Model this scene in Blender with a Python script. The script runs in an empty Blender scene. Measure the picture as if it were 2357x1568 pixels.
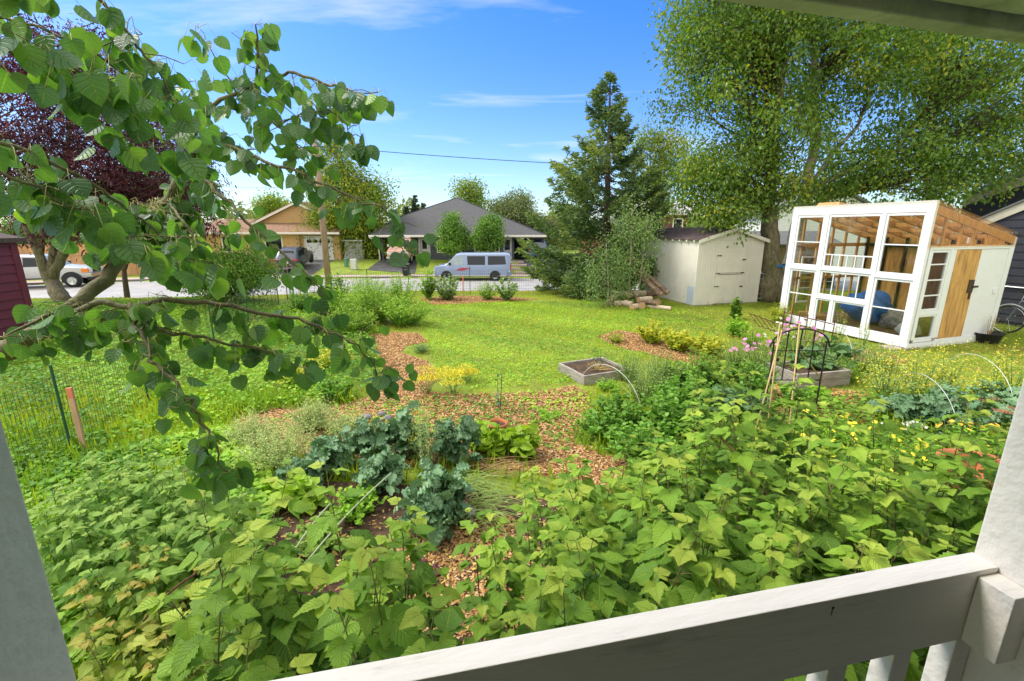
import bpy, math, random
import numpy as np
from mathutils import Vector, Matrix

random.seed(7)
rng = np.random.default_rng(11)
SC = bpy.context.scene
COL = SC.collection
R = math.radians

# ------------------------------------------------------------------ camera, sky, sun, exposure
CAM_H = 2.5
PITCH = R(13.93)
cam_d = bpy.data.cameras.new('camera')
cam_d.sensor_width = 36.0
cam_d.lens = 16.0
cam_d.clip_start = 0.02
cam_d.clip_end = 2000
cam = bpy.data.objects.new('camera', cam_d)
COL.objects.link(cam)
cam.location = (0, 0, CAM_H)
cam.rotation_euler = (R(90) - PITCH, 0, 0)
SC.camera = cam
SC.view_settings.view_transform = 'Standard'
SC.view_settings.look = 'None'
SC.view_settings.gamma = 1
SC.view_settings.exposure = 1.48

SUN_EL, SUN_AZ = R(50), R(-74)          # azimuth measured from +Y towards +X
sun_d = bpy.data.lights.new('sun', 'SUN')
sun_d.energy = 1.5
sun_d.angle = R(24)
sun_d.color = (1.0, 0.95, 0.86)
sun = bpy.data.objects.new('sun', sun_d)
COL.objects.link(sun)
sdir = Vector((math.sin(SUN_AZ) * math.cos(SUN_EL), math.cos(SUN_AZ) * math.cos(SUN_EL), math.sin(SUN_EL)))
sun.rotation_euler = (-sdir).to_track_quat('-Z', 'Y').to_euler()

world = bpy.data.worlds.new('World')
SC.world = world
world.use_nodes = True
nt = world.node_tree
nt.nodes.clear()
def wn(t, **k):
    n = nt.nodes.new(t)
    for a, b in k.items():
        setattr(n, a, b)
    return n
out = wn('ShaderNodeOutputWorld')
bg = wn('ShaderNodeBackground')
bg.inputs['Strength'].default_value = 0.105
sky = wn('ShaderNodeTexSky', sky_type='NISHITA', sun_disc=False, sun_elevation=SUN_EL, sun_rotation=SUN_AZ,
         altitude=50, air_density=1.0, dust_density=0.6, ozone_density=2.2)
hsv = wn('ShaderNodeHueSaturation')
hsv.inputs['Saturation'].default_value = 1.42
hsv.inputs['Value'].default_value = 0.88
hsv.inputs['Hue'].default_value = 0.513
nt.links.new(sky.outputs[0], hsv.inputs['Color'])
tc = wn('ShaderNodeTexCoord')
sep = wn('ShaderNodeSeparateXYZ')
nt.links.new(tc.outputs['Generated'], sep.inputs[0])
def wmath(op, a, b=None, c=None):
    n = wn('ShaderNodeMath', operation=op)
    for i, v in enumerate((a, b, c)):
        if v is None:
            continue
        if isinstance(v, (int, float)):
            n.inputs[i].default_value = v
        else:
            nt.links.new(v, n.inputs[i])
    return n.outputs[0]
zz = wmath('MAXIMUM', wmath('ADD', sep.outputs['Z'], 0.08), 0.03)
cx = wmath('DIVIDE', sep.outputs['X'], zz)
cy = wmath('DIVIDE', sep.outputs['Y'], zz)
comb = wn('ShaderNodeCombineXYZ')
nt.links.new(cx, comb.inputs[0]); nt.links.new(cy, comb.inputs[1])
mp = wn('ShaderNodeMapping')
mp.inputs['Scale'].default_value = (0.42, 1.0, 1)
mp.inputs['Rotation'].default_value = (0, 0, R(14))
mp.inputs['Location'].default_value = (3.3, 1.9, 0)
nt.links.new(comb.outputs[0], mp.inputs[0])
nz = wn('ShaderNodeTexNoise')
nz.inputs['Scale'].default_value = 1.25
nz.inputs['Detail'].default_value = 9
nz.inputs['Roughness'].default_value = 0.56
nz.inputs['Distortion'].default_value = 0.5
nt.links.new(mp.outputs[0], nz.inputs['Vector'])
cr = wn('ShaderNodeValToRGB')
cr.color_ramp.elements[0].position = 0.56
cr.color_ramp.elements[0].color = (0, 0, 0, 1)
cr.color_ramp.elements[1].position = 0.86
cr.color_ramp.elements[1].color = (0.9, 0.9, 0.9, 1)
nt.links.new(nz.outputs['Fac'], cr.inputs[0])
# low band of thin bright cloud near the horizon
hz = wmath('MULTIPLY', wmath('POWER', wmath('SUBTRACT', 1.0, wmath('MINIMUM', wmath('MAXIMUM', wmath('MULTIPLY', sep.outputs['Z'], 2.3), 0.0), 1.0)), 2.0), 0.10)
# unseen cloud added over the sky behind the camera, for neutral fill
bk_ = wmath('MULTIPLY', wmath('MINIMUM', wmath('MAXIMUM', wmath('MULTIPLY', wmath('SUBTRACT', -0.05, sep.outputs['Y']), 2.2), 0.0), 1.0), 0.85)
cf = wmath('MINIMUM', wmath('ADD', wmath('ADD', cr.outputs[0], hz), bk_), 0.96)
mx = wn('ShaderNodeMix', data_type='RGBA')
nt.links.new(cf, mx.inputs['Factor'])
hb = wmath('SUBTRACT', 1.0, wmath('MINIMUM', wmath('MAXIMUM', wmath('MULTIPLY', sep.outputs['Z'], 2.2), 0.0), 1.0))
mh = wn('ShaderNodeMix', data_type='RGBA', blend_type='MULTIPLY')
nt.links.new(hb, mh.inputs['Factor']); nt.links.new(hsv.outputs[0], mh.inputs['A']); mh.inputs['B'].default_value = (0.62, 0.74, 0.95, 1)
nt.links.new(mh.outputs['Result'], mx.inputs['A'])
mx.inputs['B'].default_value = (4.3, 4.3, 4.2, 1)
# added overcast, unseen above and behind, as bright fill; blue stays in front
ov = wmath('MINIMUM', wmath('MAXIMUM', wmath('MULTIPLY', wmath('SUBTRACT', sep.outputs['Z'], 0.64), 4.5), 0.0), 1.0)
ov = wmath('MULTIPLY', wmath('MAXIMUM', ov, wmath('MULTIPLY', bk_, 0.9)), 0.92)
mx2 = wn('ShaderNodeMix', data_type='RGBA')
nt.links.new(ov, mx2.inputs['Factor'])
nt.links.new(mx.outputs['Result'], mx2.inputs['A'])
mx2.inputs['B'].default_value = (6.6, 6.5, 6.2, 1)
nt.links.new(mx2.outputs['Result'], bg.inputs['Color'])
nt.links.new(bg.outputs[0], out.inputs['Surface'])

# ------------------------------------------------------------------ picture point -> place in the yard
FP, PCX, PCY = 1047.6, 1178.5, 784.0
_c, _s = math.cos(PITCH), math.sin(PITCH)
def _ray(x, y):
    r = (x - PCX) / FP; d = (y - PCY) / FP
    return r, _c - d * _s, -_s - d * _c
def P(x, y, z=0.0):
    r = _ray(x, y); k = (z - CAM_H) / r[2]
    return Vector((r[0] * k, r[1] * k, z))
def PY(x, y, Y):
    r = _ray(x, y); k = Y / r[1]
    return Vector((r[0] * k, Y, CAM_H + r[2] * k))

# ------------------------------------------------------------------ terrain function
def sst(t):
    t = np.clip(t, 0, 1)
    return t * t * (3 - 2 * t)
def far_y(x): return np.where(x > -8, 37.4, 37.4 + 0.4 * (x + 8))
def near_y(x): return np.where(x > -8, 27.9, 27.9 + 0.4 * (x + 8))
def road_z(x): return -1.5 + 0.5 * np.clip((-8 - x) / 16, 0, 1)
def bank_y(x): return np.minimum(np.where(x > -4, 17.3, np.maximum(15.3, 17.3 + (x + 4) * 0.25)), near_y(x) - 4)
def terr(x, y):
    x = np.asarray(x, float); y = np.asarray(y, float)
    n, f, rz, b = near_y(x), far_y(x), road_z(x), bank_y(x)
    bank = rz * sst((y - b) / (n - 0.3 - b))
    up = rz + 0.13 + (-0.42 - rz - 0.13) * np.clip((y - f - 1.6) / (43 - f - 1.6), 0, 1)
    h = np.where(y < b, 0.0, np.where(y < n, bank, np.where(y < f, rz, up)))
    return h
def T(x, y): return float(terr(x, y))

# ------------------------------------------------------------------ mesh builder
class MB:
    def __init__(self):
        self.V = []; self.F = []; self.R_ = []; self.U = []; self.n = 0
    def add(self, V, F, rnd=0.0, uv=None):
        V = np.asarray(V, float).reshape(-1, 3)
        if not isinstance(F, list) or (len(F) and not isinstance(F[0], np.ndarray)):
            g = {}
            for f in F:
                g.setdefault(len(f), []).append(f)
            F = [np.asarray(v, np.int64) for v in g.values()]
        for f in F:
            self.F.append(f + self.n)
        self.V.append(V)
        m = len(V)
        self.R_.append(np.broadcast_to(np.asarray(rnd, float), (m,)))
        self.U.append(np.zeros((m, 2)) if uv is None else np.asarray(uv, float))
        self.n += m
        return self
    def box(self, c, s, rz=0.0, M=None, rnd=0.0):
        s = np.asarray(s) / 2
        v = np.array([[x, y, z] for x in (-1, 1) for y in (-1, 1) for z in (-1, 1)], float) * s
        if M is not None: v = v @ np.asarray(M).T
        elif rz:
            a, b = math.cos(rz), math.sin(rz)
            v = v @ np.array([[a, b, 0], [-b, a, 0], [0, 0, 1]])
        return self.add(v + np.asarray(c), [(0, 1, 3, 2), (4, 6, 7, 5), (0, 4, 5, 1), (2, 3, 7, 6), (0, 2, 6, 4), (1, 5, 7, 3)], rnd)
    def bb(self, x0, x1, y0, y1, z0, z1, rnd=0.0):
        return self.box(((x0 + x1) / 2, (y0 + y1) / 2, (z0 + z1) / 2), (abs(x1 - x0), abs(y1 - y0), abs(z1 - z0)), rnd=rnd)
    def beam(self, a, b, w, h, up=(0, 0, 1), rnd=0.0):
        a = Vector(a); b = Vector(b); d = (b - a); L = d.length; d.normalize()
        s = d.cross(Vector(up))
        if s.length < 1e-5: s = d.cross(Vector((1, 0, 0)))
        s.normalize(); u = s.cross(d)
        M = np.array([list(d), list(s), list(u)]).T
        return self.box(list((a + b) / 2), (L, w, h), M=M, rnd=rnd)
    def hexa(self, p, rnd=0.0):
        return self.add(p, [(0, 3, 2, 1), (4, 5, 6, 7), (0, 1, 5, 4), (1, 2, 6, 5), (2, 3, 7, 6), (3, 0, 4, 7)], rnd)
    def poly(self, pts, rnd=0.0):
        return self.add(pts, [tuple(range(len(pts)))], rnd)
    def prism(self, pts, vec, rnd=0.0):
        n = len(pts); a = np.asarray(pts, float); b = a + np.asarray(vec, float)
        F = [tuple(range(n))[::-1], tuple(range(n, 2 * n))] + [(i, (i + 1) % n, (i + 1) % n + n, i + n) for i in range(n)]
        return self.add(np.vstack([a, b]), F, rnd)
    def tube(self, pts, r, n=6, rnd=0.0, cap=True):
        pts = [Vector(p) for p in pts]; m = len(pts)
        if np.isscalar(r): r = [r] * m
        up = Vector((0, 0, 1)); V = []
        pv = None
        for i, p in enumerate(pts):
            d = (pts[min(i + 1, m - 1)] - pts[max(i - 1, 0)])
            if d.length < 1e-9: d = Vector((0, 0, 1))
            d.normalize()
            if pv is None:
                s = d.cross(up)
                if s.length < 0.1: s = d.cross(Vector((1, 0, 0)))
            else:
                s = pv - d * pv.dot(d)
            s.normalize(); pv = s; t = d.cross(s)
            for k in range(n):
                a = 2 * math.pi * k / n
                V.append(p + (s * math.cos(a) + t * math.sin(a)) * r[i])
        F = [(i * n + k, i * n + (k + 1) % n, (i + 1) * n + (k + 1) % n, (i + 1) * n + k) for i in range(m - 1) for k in range(n)]
        if cap: F += [tuple(range(n))[::-1], tuple(range((m - 1) * n, m * n))]
        return self.add([list(v) for v in V], F, rnd)
    def lathe(self, prof, n=16, c=(0, 0, 0), axis='z', rnd=0.0):
        V = []
        for r, h in prof:
            for k in range(n):
                a = 2 * math.pi * k / n
                q = (r * math.cos(a), r * math.sin(a), h)
                if axis == 'y': q = (q[0], q[2], q[1])
                if axis == 'x': q = (q[2], q[0], q[1])
                V.append((q[0] + c[0], q[1] + c[1], q[2] + c[2]))
        m = len(prof)
        F = [(i * n + k, i * n + (k + 1) % n, (i + 1) * n + (k + 1) % n, (i + 1) * n + k) for i in range(m - 1) for k in range(n)]
        return self.add(V, F, rnd)
    def blob(self, c, r, n=10, amp=0.15, rnd=0.0, seed=0):
        g = np.random.default_rng(seed); V = []; F = []
        ph = g.random(6) * 6.28
        for i in range(n + 1):
            t = math.pi * i / n
            for k in range(2 * n):
                a = math.pi * k / n
                d = np.array([math.sin(t) * math.cos(a), math.sin(t) * math.sin(a), math.cos(t)])
                q = 1 + amp * (math.sin(3 * d[0] + ph[0]) * math.sin(4 * d[1] + ph[1]) + .6 * math.sin(7 * d[2] + ph[2] + 5 * d[0]) * math.sin(6 * d[1] + ph[3]))
                V.append(np.asarray(c) + d * np.asarray(r) * q)
        for i in range(n):
            for k in range(2 * n):
                F.append((i * 2 * n + k, (i + 1) * 2 * n + k, (i + 1) * 2 * n + (k + 1) % (2 * n), i * 2 * n + (k + 1) % (2 * n)))
        return self.add(V, F, rnd)
    def build(self, name, mat, parent=None, smooth=False, loc=None, bevel=0):
        me = bpy.data.meshes.new(name)
        V = np.vstack(self.V)
        me.vertices.add(len(V)); me.vertices.foreach_set('co', V.ravel())
        tot = [np.full(len(f), f.shape[1]) for f in self.F]
        loops = np.concatenate([f.ravel() for f in self.F]); tot = np.concatenate(tot)
        st = np.concatenate([[0], np.cumsum(tot)[:-1]])
        me.loops.add(len(loops)); me.loops.foreach_set('vertex_index', loops.astype(np.int32))
        me.polygons.add(len(tot))
        me.polygons.foreach_set('loop_start', st.astype(np.int32))
        me.polygons.foreach_set('loop_total', tot.astype(np.int32))
        me.polygons.foreach_set('use_smooth', np.full(len(tot), smooth))
        rn = np.concatenate(self.R_)
        a = me.attributes.new('rnd', 'FLOAT', 'POINT'); a.data.foreach_set('value', rn.astype(np.float32))
        uv = np.vstack(self.U)
        if uv.any():
            u = me.uv_layers.new(name='UVMap'); u.data.foreach_set('uv', uv[loops].astype(np.float32).ravel())
        me.update(calc_edges=True)
        me.validate()
        me.materials.append(mat)
        o = bpy.data.objects.new(name, me); COL.objects.link(o)
        if parent is not None: o.parent = parent
        if loc is not None: o.location = loc
        if bevel:
            m = o.modifiers.new('bevel', 'BEVEL'); m.width = bevel; m.segments = 2; m.limit_method = 'ANGLE'
        return o

def tag(o, label=None, cat=None, group=None, kind=None):
    if label: o['label'] = label
    if cat: o['category'] = cat
    if group: o['group'] = group
    if kind: o['kind'] = kind
    return o
def thing(name, label, cat, loc=(0, 0, 0), rz=0.0, group=None):
    o = bpy.data.objects.new(name, None); COL.objects.link(o)
    o.empty_display_size = 0.1
    o.location = loc; o.rotation_euler = (0, 0, rz)
    return tag(o, label, cat, group)
def dup(root, loc, rz=0.0, label=None, scale=None, tilt=None):
    def cp(o, par):
        c = o.copy(); COL.objects.link(c)
        if par is not None: c.parent = par
        for ch in list(o.children): cp(ch, c)
        return c
    r = cp(root, None)
    r.location = loc; r.rotation_euler = (tilt[0] if tilt else 0, tilt[1] if tilt else 0, rz)
    if scale: r.scale = (scale,) * 3 if np.isscalar(scale) else scale
    if label: r['label'] = label
    return r

# ------------------------------------------------------------------ materials
def new_mat(name):
    m = bpy.data.materials.new(name); m.use_nodes = True
    nt = m.node_tree; b = nt.nodes['Principled BSDF']
    return m, nt, b
def N(nt, t, **k):
    n = nt.nodes.new(t)
    for a, b in k.items(): setattr(n, a, b)
    return n
def L(nt, a, b): nt.links.new(a, b)
def surf(name, c, rough=0.7, var=0.18, scale=6.0, bump=0.0, bscale=40.0, metal=0.0, stretch=(1, 1, 1), c2=None, c2amt=0.5, c2scale=2.0, spec=0.35, rnd=0.0):
    """plain surface: base colour broken up by two octaves of noise, optional second colour in patches, fine bump"""
    m, nt, b = new_mat(name)
    tc = N(nt, 'ShaderNodeTexCoord'); mp = N(nt, 'ShaderNodeMapping'); mp.inputs['Scale'].default_value = stretch
    L(nt, tc.outputs['Object'], mp.inputs[0])
    n1 = N(nt, 'ShaderNodeTexNoise'); n1.inputs['Scale'].default_value = scale; n1.inputs['Detail'].default_value = 6; n1.inputs['Roughness'].default_value = 0.6
    L(nt, mp.outputs[0], n1.inputs['Vector'])
    r1 = N(nt, 'ShaderNodeValToRGB')
    r1.color_ramp.elements[0].position = 0.3; r1.color_ramp.elements[1].position = 0.7
    r1.color_ramp.elements[0].color = tuple(max(0, x * (1 - var)) for x in c[:3]) + (1,)
    r1.color_ramp.elements[1].color = tuple(min(1, x * (1 + var)) for x in c[:3]) + (1,)
    L(nt, n1.outputs['Fac'], r1.inputs[0]); col = r1.outputs[0]
    if c2 is not None:
        n2 = N(nt, 'ShaderNodeTexNoise'); n2.inputs['Scale'].default_value = c2scale; n2.inputs['Detail'].default_value = 8; n2.inputs['Roughness'].default_value = 0.7
        L(nt, mp.outputs[0], n2.inputs['Vector'])
        r2 = N(nt, 'ShaderNodeValToRGB'); r2.color_ramp.elements[0].position = 0.62 - 0.3 * c2amt; r2.color_ramp.elements[1].position = 0.82 - 0.3 * c2amt
        L(nt, n2.outputs['Fac'], r2.inputs[0])
        mx = N(nt, 'ShaderNodeMix', data_type='RGBA'); L(nt, r2.outputs[0], mx.inputs['Factor']); L(nt, col, mx.inputs['A'])
        mx.inputs['B'].default_value = tuple(c2[:3]) + (1,); col = mx.outputs['Result']
    if rnd:
        at = N(nt, 'ShaderNodeAttribute', attribute_name='rnd'); ma = N(nt, 'ShaderNodeMath', operation='MULTIPLY_ADD')
        L(nt, at.outputs['Fac'], ma.inputs[0]); ma.inputs[1].default_value = rnd; ma.inputs[2].default_value = 1 - rnd / 2
        h = N(nt, 'ShaderNodeHueSaturation'); L(nt, col, h.inputs['Color']); L(nt, ma.outputs[0], h.inputs['Value']); col = h.outputs[0]
    L(nt, col, b.inputs['Base Color'])
    b.inputs['Roughness'].default_value = rough; b.inputs['Metallic'].default_value = metal
    b.inputs['Specular IOR Level'].default_value = spec
    if bump:
        n3 = N(nt, 'ShaderNodeTexNoise'); n3.inputs['Scale'].default_value = bscale; n3.inputs['Detail'].default_value = 5
        L(nt, mp.outputs[0], n3.inputs['Vector'])
        bp = N(nt, 'ShaderNodeBump'); bp.inputs['Strength'].default_value = bump; bp.inputs['Distance'].default_value = 0.02
        L(nt, n3.outputs['Fac'], bp.inputs['Height']); L(nt, bp.outputs[0], b.inputs['Normal'])
    return m
def leafmat(name, cols, trans=0.35, rough=0.5, vein=0.0, veins=9.0, spec=0.3, var=0.25, tcol=(1.25, 1.3, 0.55), under=None):
    """leaf: colour from the per-leaf 'rnd' attribute, veins and pleats from the leaf's own UV, light passes through"""
    m, nt, b = new_mat(name)
    at = N(nt, 'ShaderNodeAttribute', attribute_name='rnd')
    r = N(nt, 'ShaderNodeValToRGB'); e = r.color_ramp.elements
    while len(e) < len(cols): e.new(0.5)
    for i, c in enumerate(cols):
        e[i].position = i / max(1, len(cols) - 1); e[i].color = tuple(c[:3]) + (1,)
    L(nt, at.outputs['Fac'], r.inputs[0]); col = r.outputs[0]
    oi = N(nt, 'ShaderNodeObjectInfo')
    h = N(nt, 'ShaderNodeHueSaturation')
    ma = N(nt, 'ShaderNodeMath', operation='MULTIPLY_ADD'); L(nt, oi.outputs['Random'], ma.inputs[0]); ma.inputs[1].default_value = var; ma.inputs[2].default_value = 1 - var / 2
    L(nt, ma.outputs[0], h.inputs['Value']); L(nt, col, h.inputs['Color']); col = h.outputs[0]
    if vein:
        tc = N(nt, 'ShaderNodeTexCoord'); sp = N(nt, 'ShaderNodeSeparateXYZ'); L(nt, tc.outputs['UV'], sp.inputs[0])
        def mm(op, a, bb=None):
            n = N(nt, 'ShaderNodeMath', operation=op)
            for i, v in enumerate((a, bb)):
                if v is None: continue
                if isinstance(v, (int, float)): n.inputs[i].default_value = v
                else: L(nt, v, n.inputs[i])
            return n.outputs[0]
        au = mm('ABSOLUTE', mm('SUBTRACT', sp.outputs[0], 0.5))
        fr = mm('FRACT', mm('MULTIPLY', mm('SUBTRACT', sp.outputs[1], mm('MULTIPLY', au, 0.62)), veins))
        lat = mm('SUBTRACT', 1.0, mm('MINIMUM', mm('MULTIPLY', mm('ABSOLUTE', mm('SUBTRACT', fr, 0.5)), 7.0), 1.0))
        mid = mm('SUBTRACT', 1.0, mm('MINIMUM', mm('MULTIPLY', au, 30.0), 1.0))
        vv = mm('MINIMUM', mm('ADD', mm('MULTIPLY', lat, 0.55), mid), 1.0)
        mx = N(nt, 'ShaderNodeMix', data_type='RGBA'); L(nt, mm('MULTIPLY', vv, vein), mx.inputs['Factor']); L(nt, col, mx.inputs['A'])
        c = cols[len(cols) // 2]; mx.inputs['B'].default_value = (min(1, c[0] * 2.2 + .05), min(1, c[1] * 1.7 + .05), min(1, c[2] * 1.6 + .02), 1)
        col = mx.outputs['Result']
        bp = N(nt, 'ShaderNodeBump'); bp.inputs['Strength'].default_value = 0.8; bp.inputs['Distance'].default_value = 0.007; bp.invert = True
        L(nt, vv, bp.inputs['Height']); L(nt, bp.outputs[0], b.inputs['Normal'])
    if under is not None:
        ge = N(nt, 'ShaderNodeNewGeometry'); mx = N(nt, 'ShaderNodeMix', data_type='RGBA')
        mu = N(nt, 'ShaderNodeMath', operation='MULTIPLY'); L(nt, ge.outputs['Backfacing'], mu.inputs[0]); mu.inputs[1].default_value = 0.7
        L(nt, mu.outputs[0], mx.inputs['Factor']); L(nt, col, mx.inputs['A']); mx.inputs['B'].default_value = tuple(under) + (1,); col = mx.outputs['Result']
    L(nt, col, b.inputs['Base Color'])
    b.inputs['Roughness'].default_value = rough; b.inputs['Specular IOR Level'].default_value = spec
    tr = N(nt, 'ShaderNodeBsdfTranslucent')
    vm = N(nt, 'ShaderNodeVectorMath', operation='MULTIPLY'); L(nt, col, vm.inputs[0]); vm.inputs[1].default_value = tcol
    L(nt, vm.outputs[0], tr.inputs['Color'])
    ms = N(nt, 'ShaderNodeMixShader'); ms.inputs[0].default_value = trans
    o = nt.nodes['Material Output']
    L(nt, b.outputs[0], ms.inputs[1]); L(nt, tr.outputs[0], ms.inputs[2]); L(nt, ms.outputs[0], o.inputs['Surface'])
    return m
def glassmat(name, tint=(0.9, 0.95, 0.95), opac=0.25, rough=0.02, fm=1.0):
    m, nt, b = new_mat(name)
    o = nt.nodes['Material Output']
    g = N(nt, 'ShaderNodeBsdfGlossy'); g.inputs['Roughness'].default_value = rough
    t = N(nt, 'ShaderNodeBsdfTransparent'); t.inputs['Color'].default_value = tuple(tint) + (1,)
    f = N(nt, 'ShaderNodeFresnel'); f.inputs['IOR'].default_value = 1.5
    a = N(nt, 'ShaderNodeMath', operation='MULTIPLY_ADD'); L(nt, f.outputs[0], a.inputs[0]); a.inputs[1].default_value = fm; a.inputs[2].default_value = opac; a.use_clamp = True
    ms = N(nt, 'ShaderNodeMixShader'); L(nt, a.outputs[0], ms.inputs[0]); L(nt, t.outputs[0], ms.inputs[1]); L(nt, g.outputs[0], ms.inputs[2])
    L(nt, ms.outputs[0], o.inputs['Surface'])
    return m
def paint(name, c, rough=0.25, metal=0.0, coat=0.6):
    m = surf(name, c, rough=rough, var=0.05, scale=3, metal=metal, spec=0.5)
    b = m.node_tree.nodes['Principled BSDF']; b.inputs['Coat Weight'].default_value = coat; b.inputs['Coat Roughness'].default_value = 0.08
    return m

M = {}
M['white'] = surf('white paint', (0.80, 0.80, 0.80), 0.5, var=0.04, scale=4, bump=0.10, bscale=30, stretch=(1, 1, 1))
M['white_rail'] = surf('porch white paint', (0.76, 0.72, 0.65), 0.5, var=0.05, scale=9, bump=0.22, bscale=45, stretch=(.22, 1, 1), c2=(0.36, 0.33, 0.28), c2amt=0.04, c2scale=16)
M['soffit'] = surf('soffit paint', (0.52, 0.53, 0.42), 0.8, var=0.22, scale=9, c2=(0.20, 0.23, 0.13), c2amt=0.35, c2scale=5, bump=0.2)
M['deck'] = surf('deck boards', (0.25, 0.22, 0.19), 0.8, var=0.3, scale=8, stretch=(0.2, 3, 1), bump=0.2)
M['road'] = surf('asphalt', (0.37, 0.355, 0.34), 0.62, var=0.16, scale=1.2, c2=(0.25, 0.24, 0.23), c2amt=0.3, c2scale=0.35, bump=0.3, bscale=60)
M['drive'] = surf('driveway asphalt', (0.085, 0.085, 0.088), 0.5, var=0.25, scale=1.5, c2=(0.16, 0.155, 0.15), c2amt=0.35, c2scale=0.8, bump=0.3, bscale=60)
M['concrete'] = surf('concrete', (0.46, 0.35, 0.32), 0.85, var=0.15, scale=3, c2=(0.25, 0.23, 0.21), c2amt=0.2, bump=0.2)
M['trunk'] = surf('bark', (0.085, 0.06, 0.045), 0.9, var=0.4, scale=18, bump=0.7, bscale=35, stretch=(1, 1, 0.35))
M['twig'] = surf('twig bark', (0.10, 0.07, 0.045), 0.85, var=0.3, scale=30)
M['birchbark'] = surf('birch bark', (0.46, 0.38, 0.30), 0.8, var=0.25, scale=4, c2=(0.05, 0.04, 0.03), c2amt=0.38, c2scale=5, stretch=(1, 1, 3.0), bump=0.5, bscale=20)
M['mossbark'] = surf('old mossy bark', (0.19, 0.16, 0.10), 0.95, var=0.5, scale=14, c2=(0.11, 0.12, 0.035), c2amt=0.45, c2scale=6, bump=1.0, bscale=28, stretch=(1, 1, 0.5))
M['limb'] = surf('aspen limb bark', (0.16, 0.145, 0.06), 0.75, var=0.3, scale=20, c2=(0.05, 0.035, 0.03), c2amt=0.3, c2scale=14, bump=0.4, bscale=60)
M['steel'] = surf('galvanised steel', (0.45, 0.46, 0.47), 0.4, var=0.15, metal=0.8)
M['chrome'] = surf('chrome', (0.62, 0.63, 0.65), 0.15, var=0.05, metal=1.0)
M['black'] = surf('black plastic', (0.02, 0.02, 0.022), 0.5, var=0.2)
M['rubber'] = surf('tyre rubber', (0.022, 0.022, 0.023), 0.8, var=0.3, bump=0.2)
M['iron'] = surf('dark iron', (0.035, 0.03, 0.028), 0.6, var=0.3, metal=0.3)
M['rust'] = surf('rusty iron', (0.10, 0.038, 0.022), 0.9, var=0.4, scale=30)
M['bamboo'] = surf('bamboo', (0.50, 0.36, 0.15), 0.6, var=0.2, scale=20, c2=(0.25, 0.16, 0.06), c2amt=0.2, c2scale=25)
M['pine'] = surf('new pine lumber', (0.56, 0.30, 0.11), 0.7, var=0.25, scale=3, stretch=(6, 6, 1), c2=(0.32, 0.14, 0.05), c2amt=0.15, c2scale=3)
M['ply'] = surf('weathered plywood', (0.58, 0.32, 0.10), 0.75, var=0.3, scale=2.5, stretch=(5, 5, 0.7), c2=(0.16, 0.075, 0.03), c2amt=0.35, c2scale=2.2)
M['greywood'] = surf('weathered grey wood', (0.36, 0.32, 0.27), 0.9, var=0.35, scale=5, stretch=(1, 1, 8), bump=0.4, c2=(0.10, 0.08, 0.065), c2amt=0.3)
M['floorwood'] = surf('stained floor', (0.17, 0.085, 0.045), 0.7, var=0.35, scale=4, stretch=(1, 8, 1))
M['glass'] = glassmat('window glass', (0.95, 0.97, 0.96), 0.0, .02, .8)
M['darkglass'] = surf('dark glazing', (0.012, 0.015, 0.018), 0.05, var=0.3, scale=1.0, spec=0.45)
M['clay'] = surf('terracotta', (0.48, 0.16, 0.06), 0.8, var=0.15, scale=12)
M['soil'] = surf('dark soil', (0.07, 0.042, 0.026), 0.95, var=0.5, scale=14, c2=(0.15, 0.085, 0.04), c2amt=0.45, c2scale=6, bump=0.9, bscale=50)
# ------------------------------------------------------------------ ground, road, pavement, drives
M['ground'] = surf('lawn ground', (0.20, 0.27, 0.03), 0.95, var=0.35, scale=3.0, c2=(0.20, 0.15, 0.05), c2amt=0.30, c2scale=1.1, bump=0.5, bscale=30)
xs = np.concatenate([[-260, -140, -90], np.arange(-60, 60.1, 1.0), [90, 140, 260]])
ys = np.concatenate([[-30, -10], np.arange(-2, 46, 0.5), [50, 60, 90, 140, 300, 600]])
X, Y = np.meshgrid(xs, ys, indexing='ij')
Z = terr(np.clip(X, -45, 60), Y) - np.where((Y > near_y(X)) & (Y < far_y(X)), 0.02, 0)
nx, ny = X.shape
idx = np.arange(nx * ny).reshape(nx, ny)
F = np.stack([idx[:-1, :-1], idx[1:, :-1], idx[1:, 1:], idx[:-1, 1:]], -1).reshape(-1, 4)
tag(MB().add(np.stack([X, Y, Z], -1).reshape(-1, 3), [F]).build('ground', M['ground'], smooth=True), kind='structure')

def strip(name, xs, ya, yb, za, zb, mat, n=4):
    V = []; F = []
    for i, x in enumerate(xs):
        for j in range(n + 1):
            t = j / n; y = ya(x) * (1 - t) + yb(x) * t
            V.append((x, y, za(x, y) if callable(za) else za))
    for i in range(len(xs) - 1):
        for j in range(n):
            a = i * (n + 1) + j
            F.append((a, a + n + 1, a + n + 2, a + 1))
    return tag(MB().add(V, F).build(name, mat, smooth=True), kind='structure')
rx = np.concatenate([np.arange(-60, -8, 2.0), [-8.0], np.arange(-6, 62, 4.0)])
strip('road', rx, lambda x: float(near_y(x)), lambda x: float(far_y(x)), lambda x, y: float(road_z(x)) + 0.004, 0, M['road'])
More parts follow.
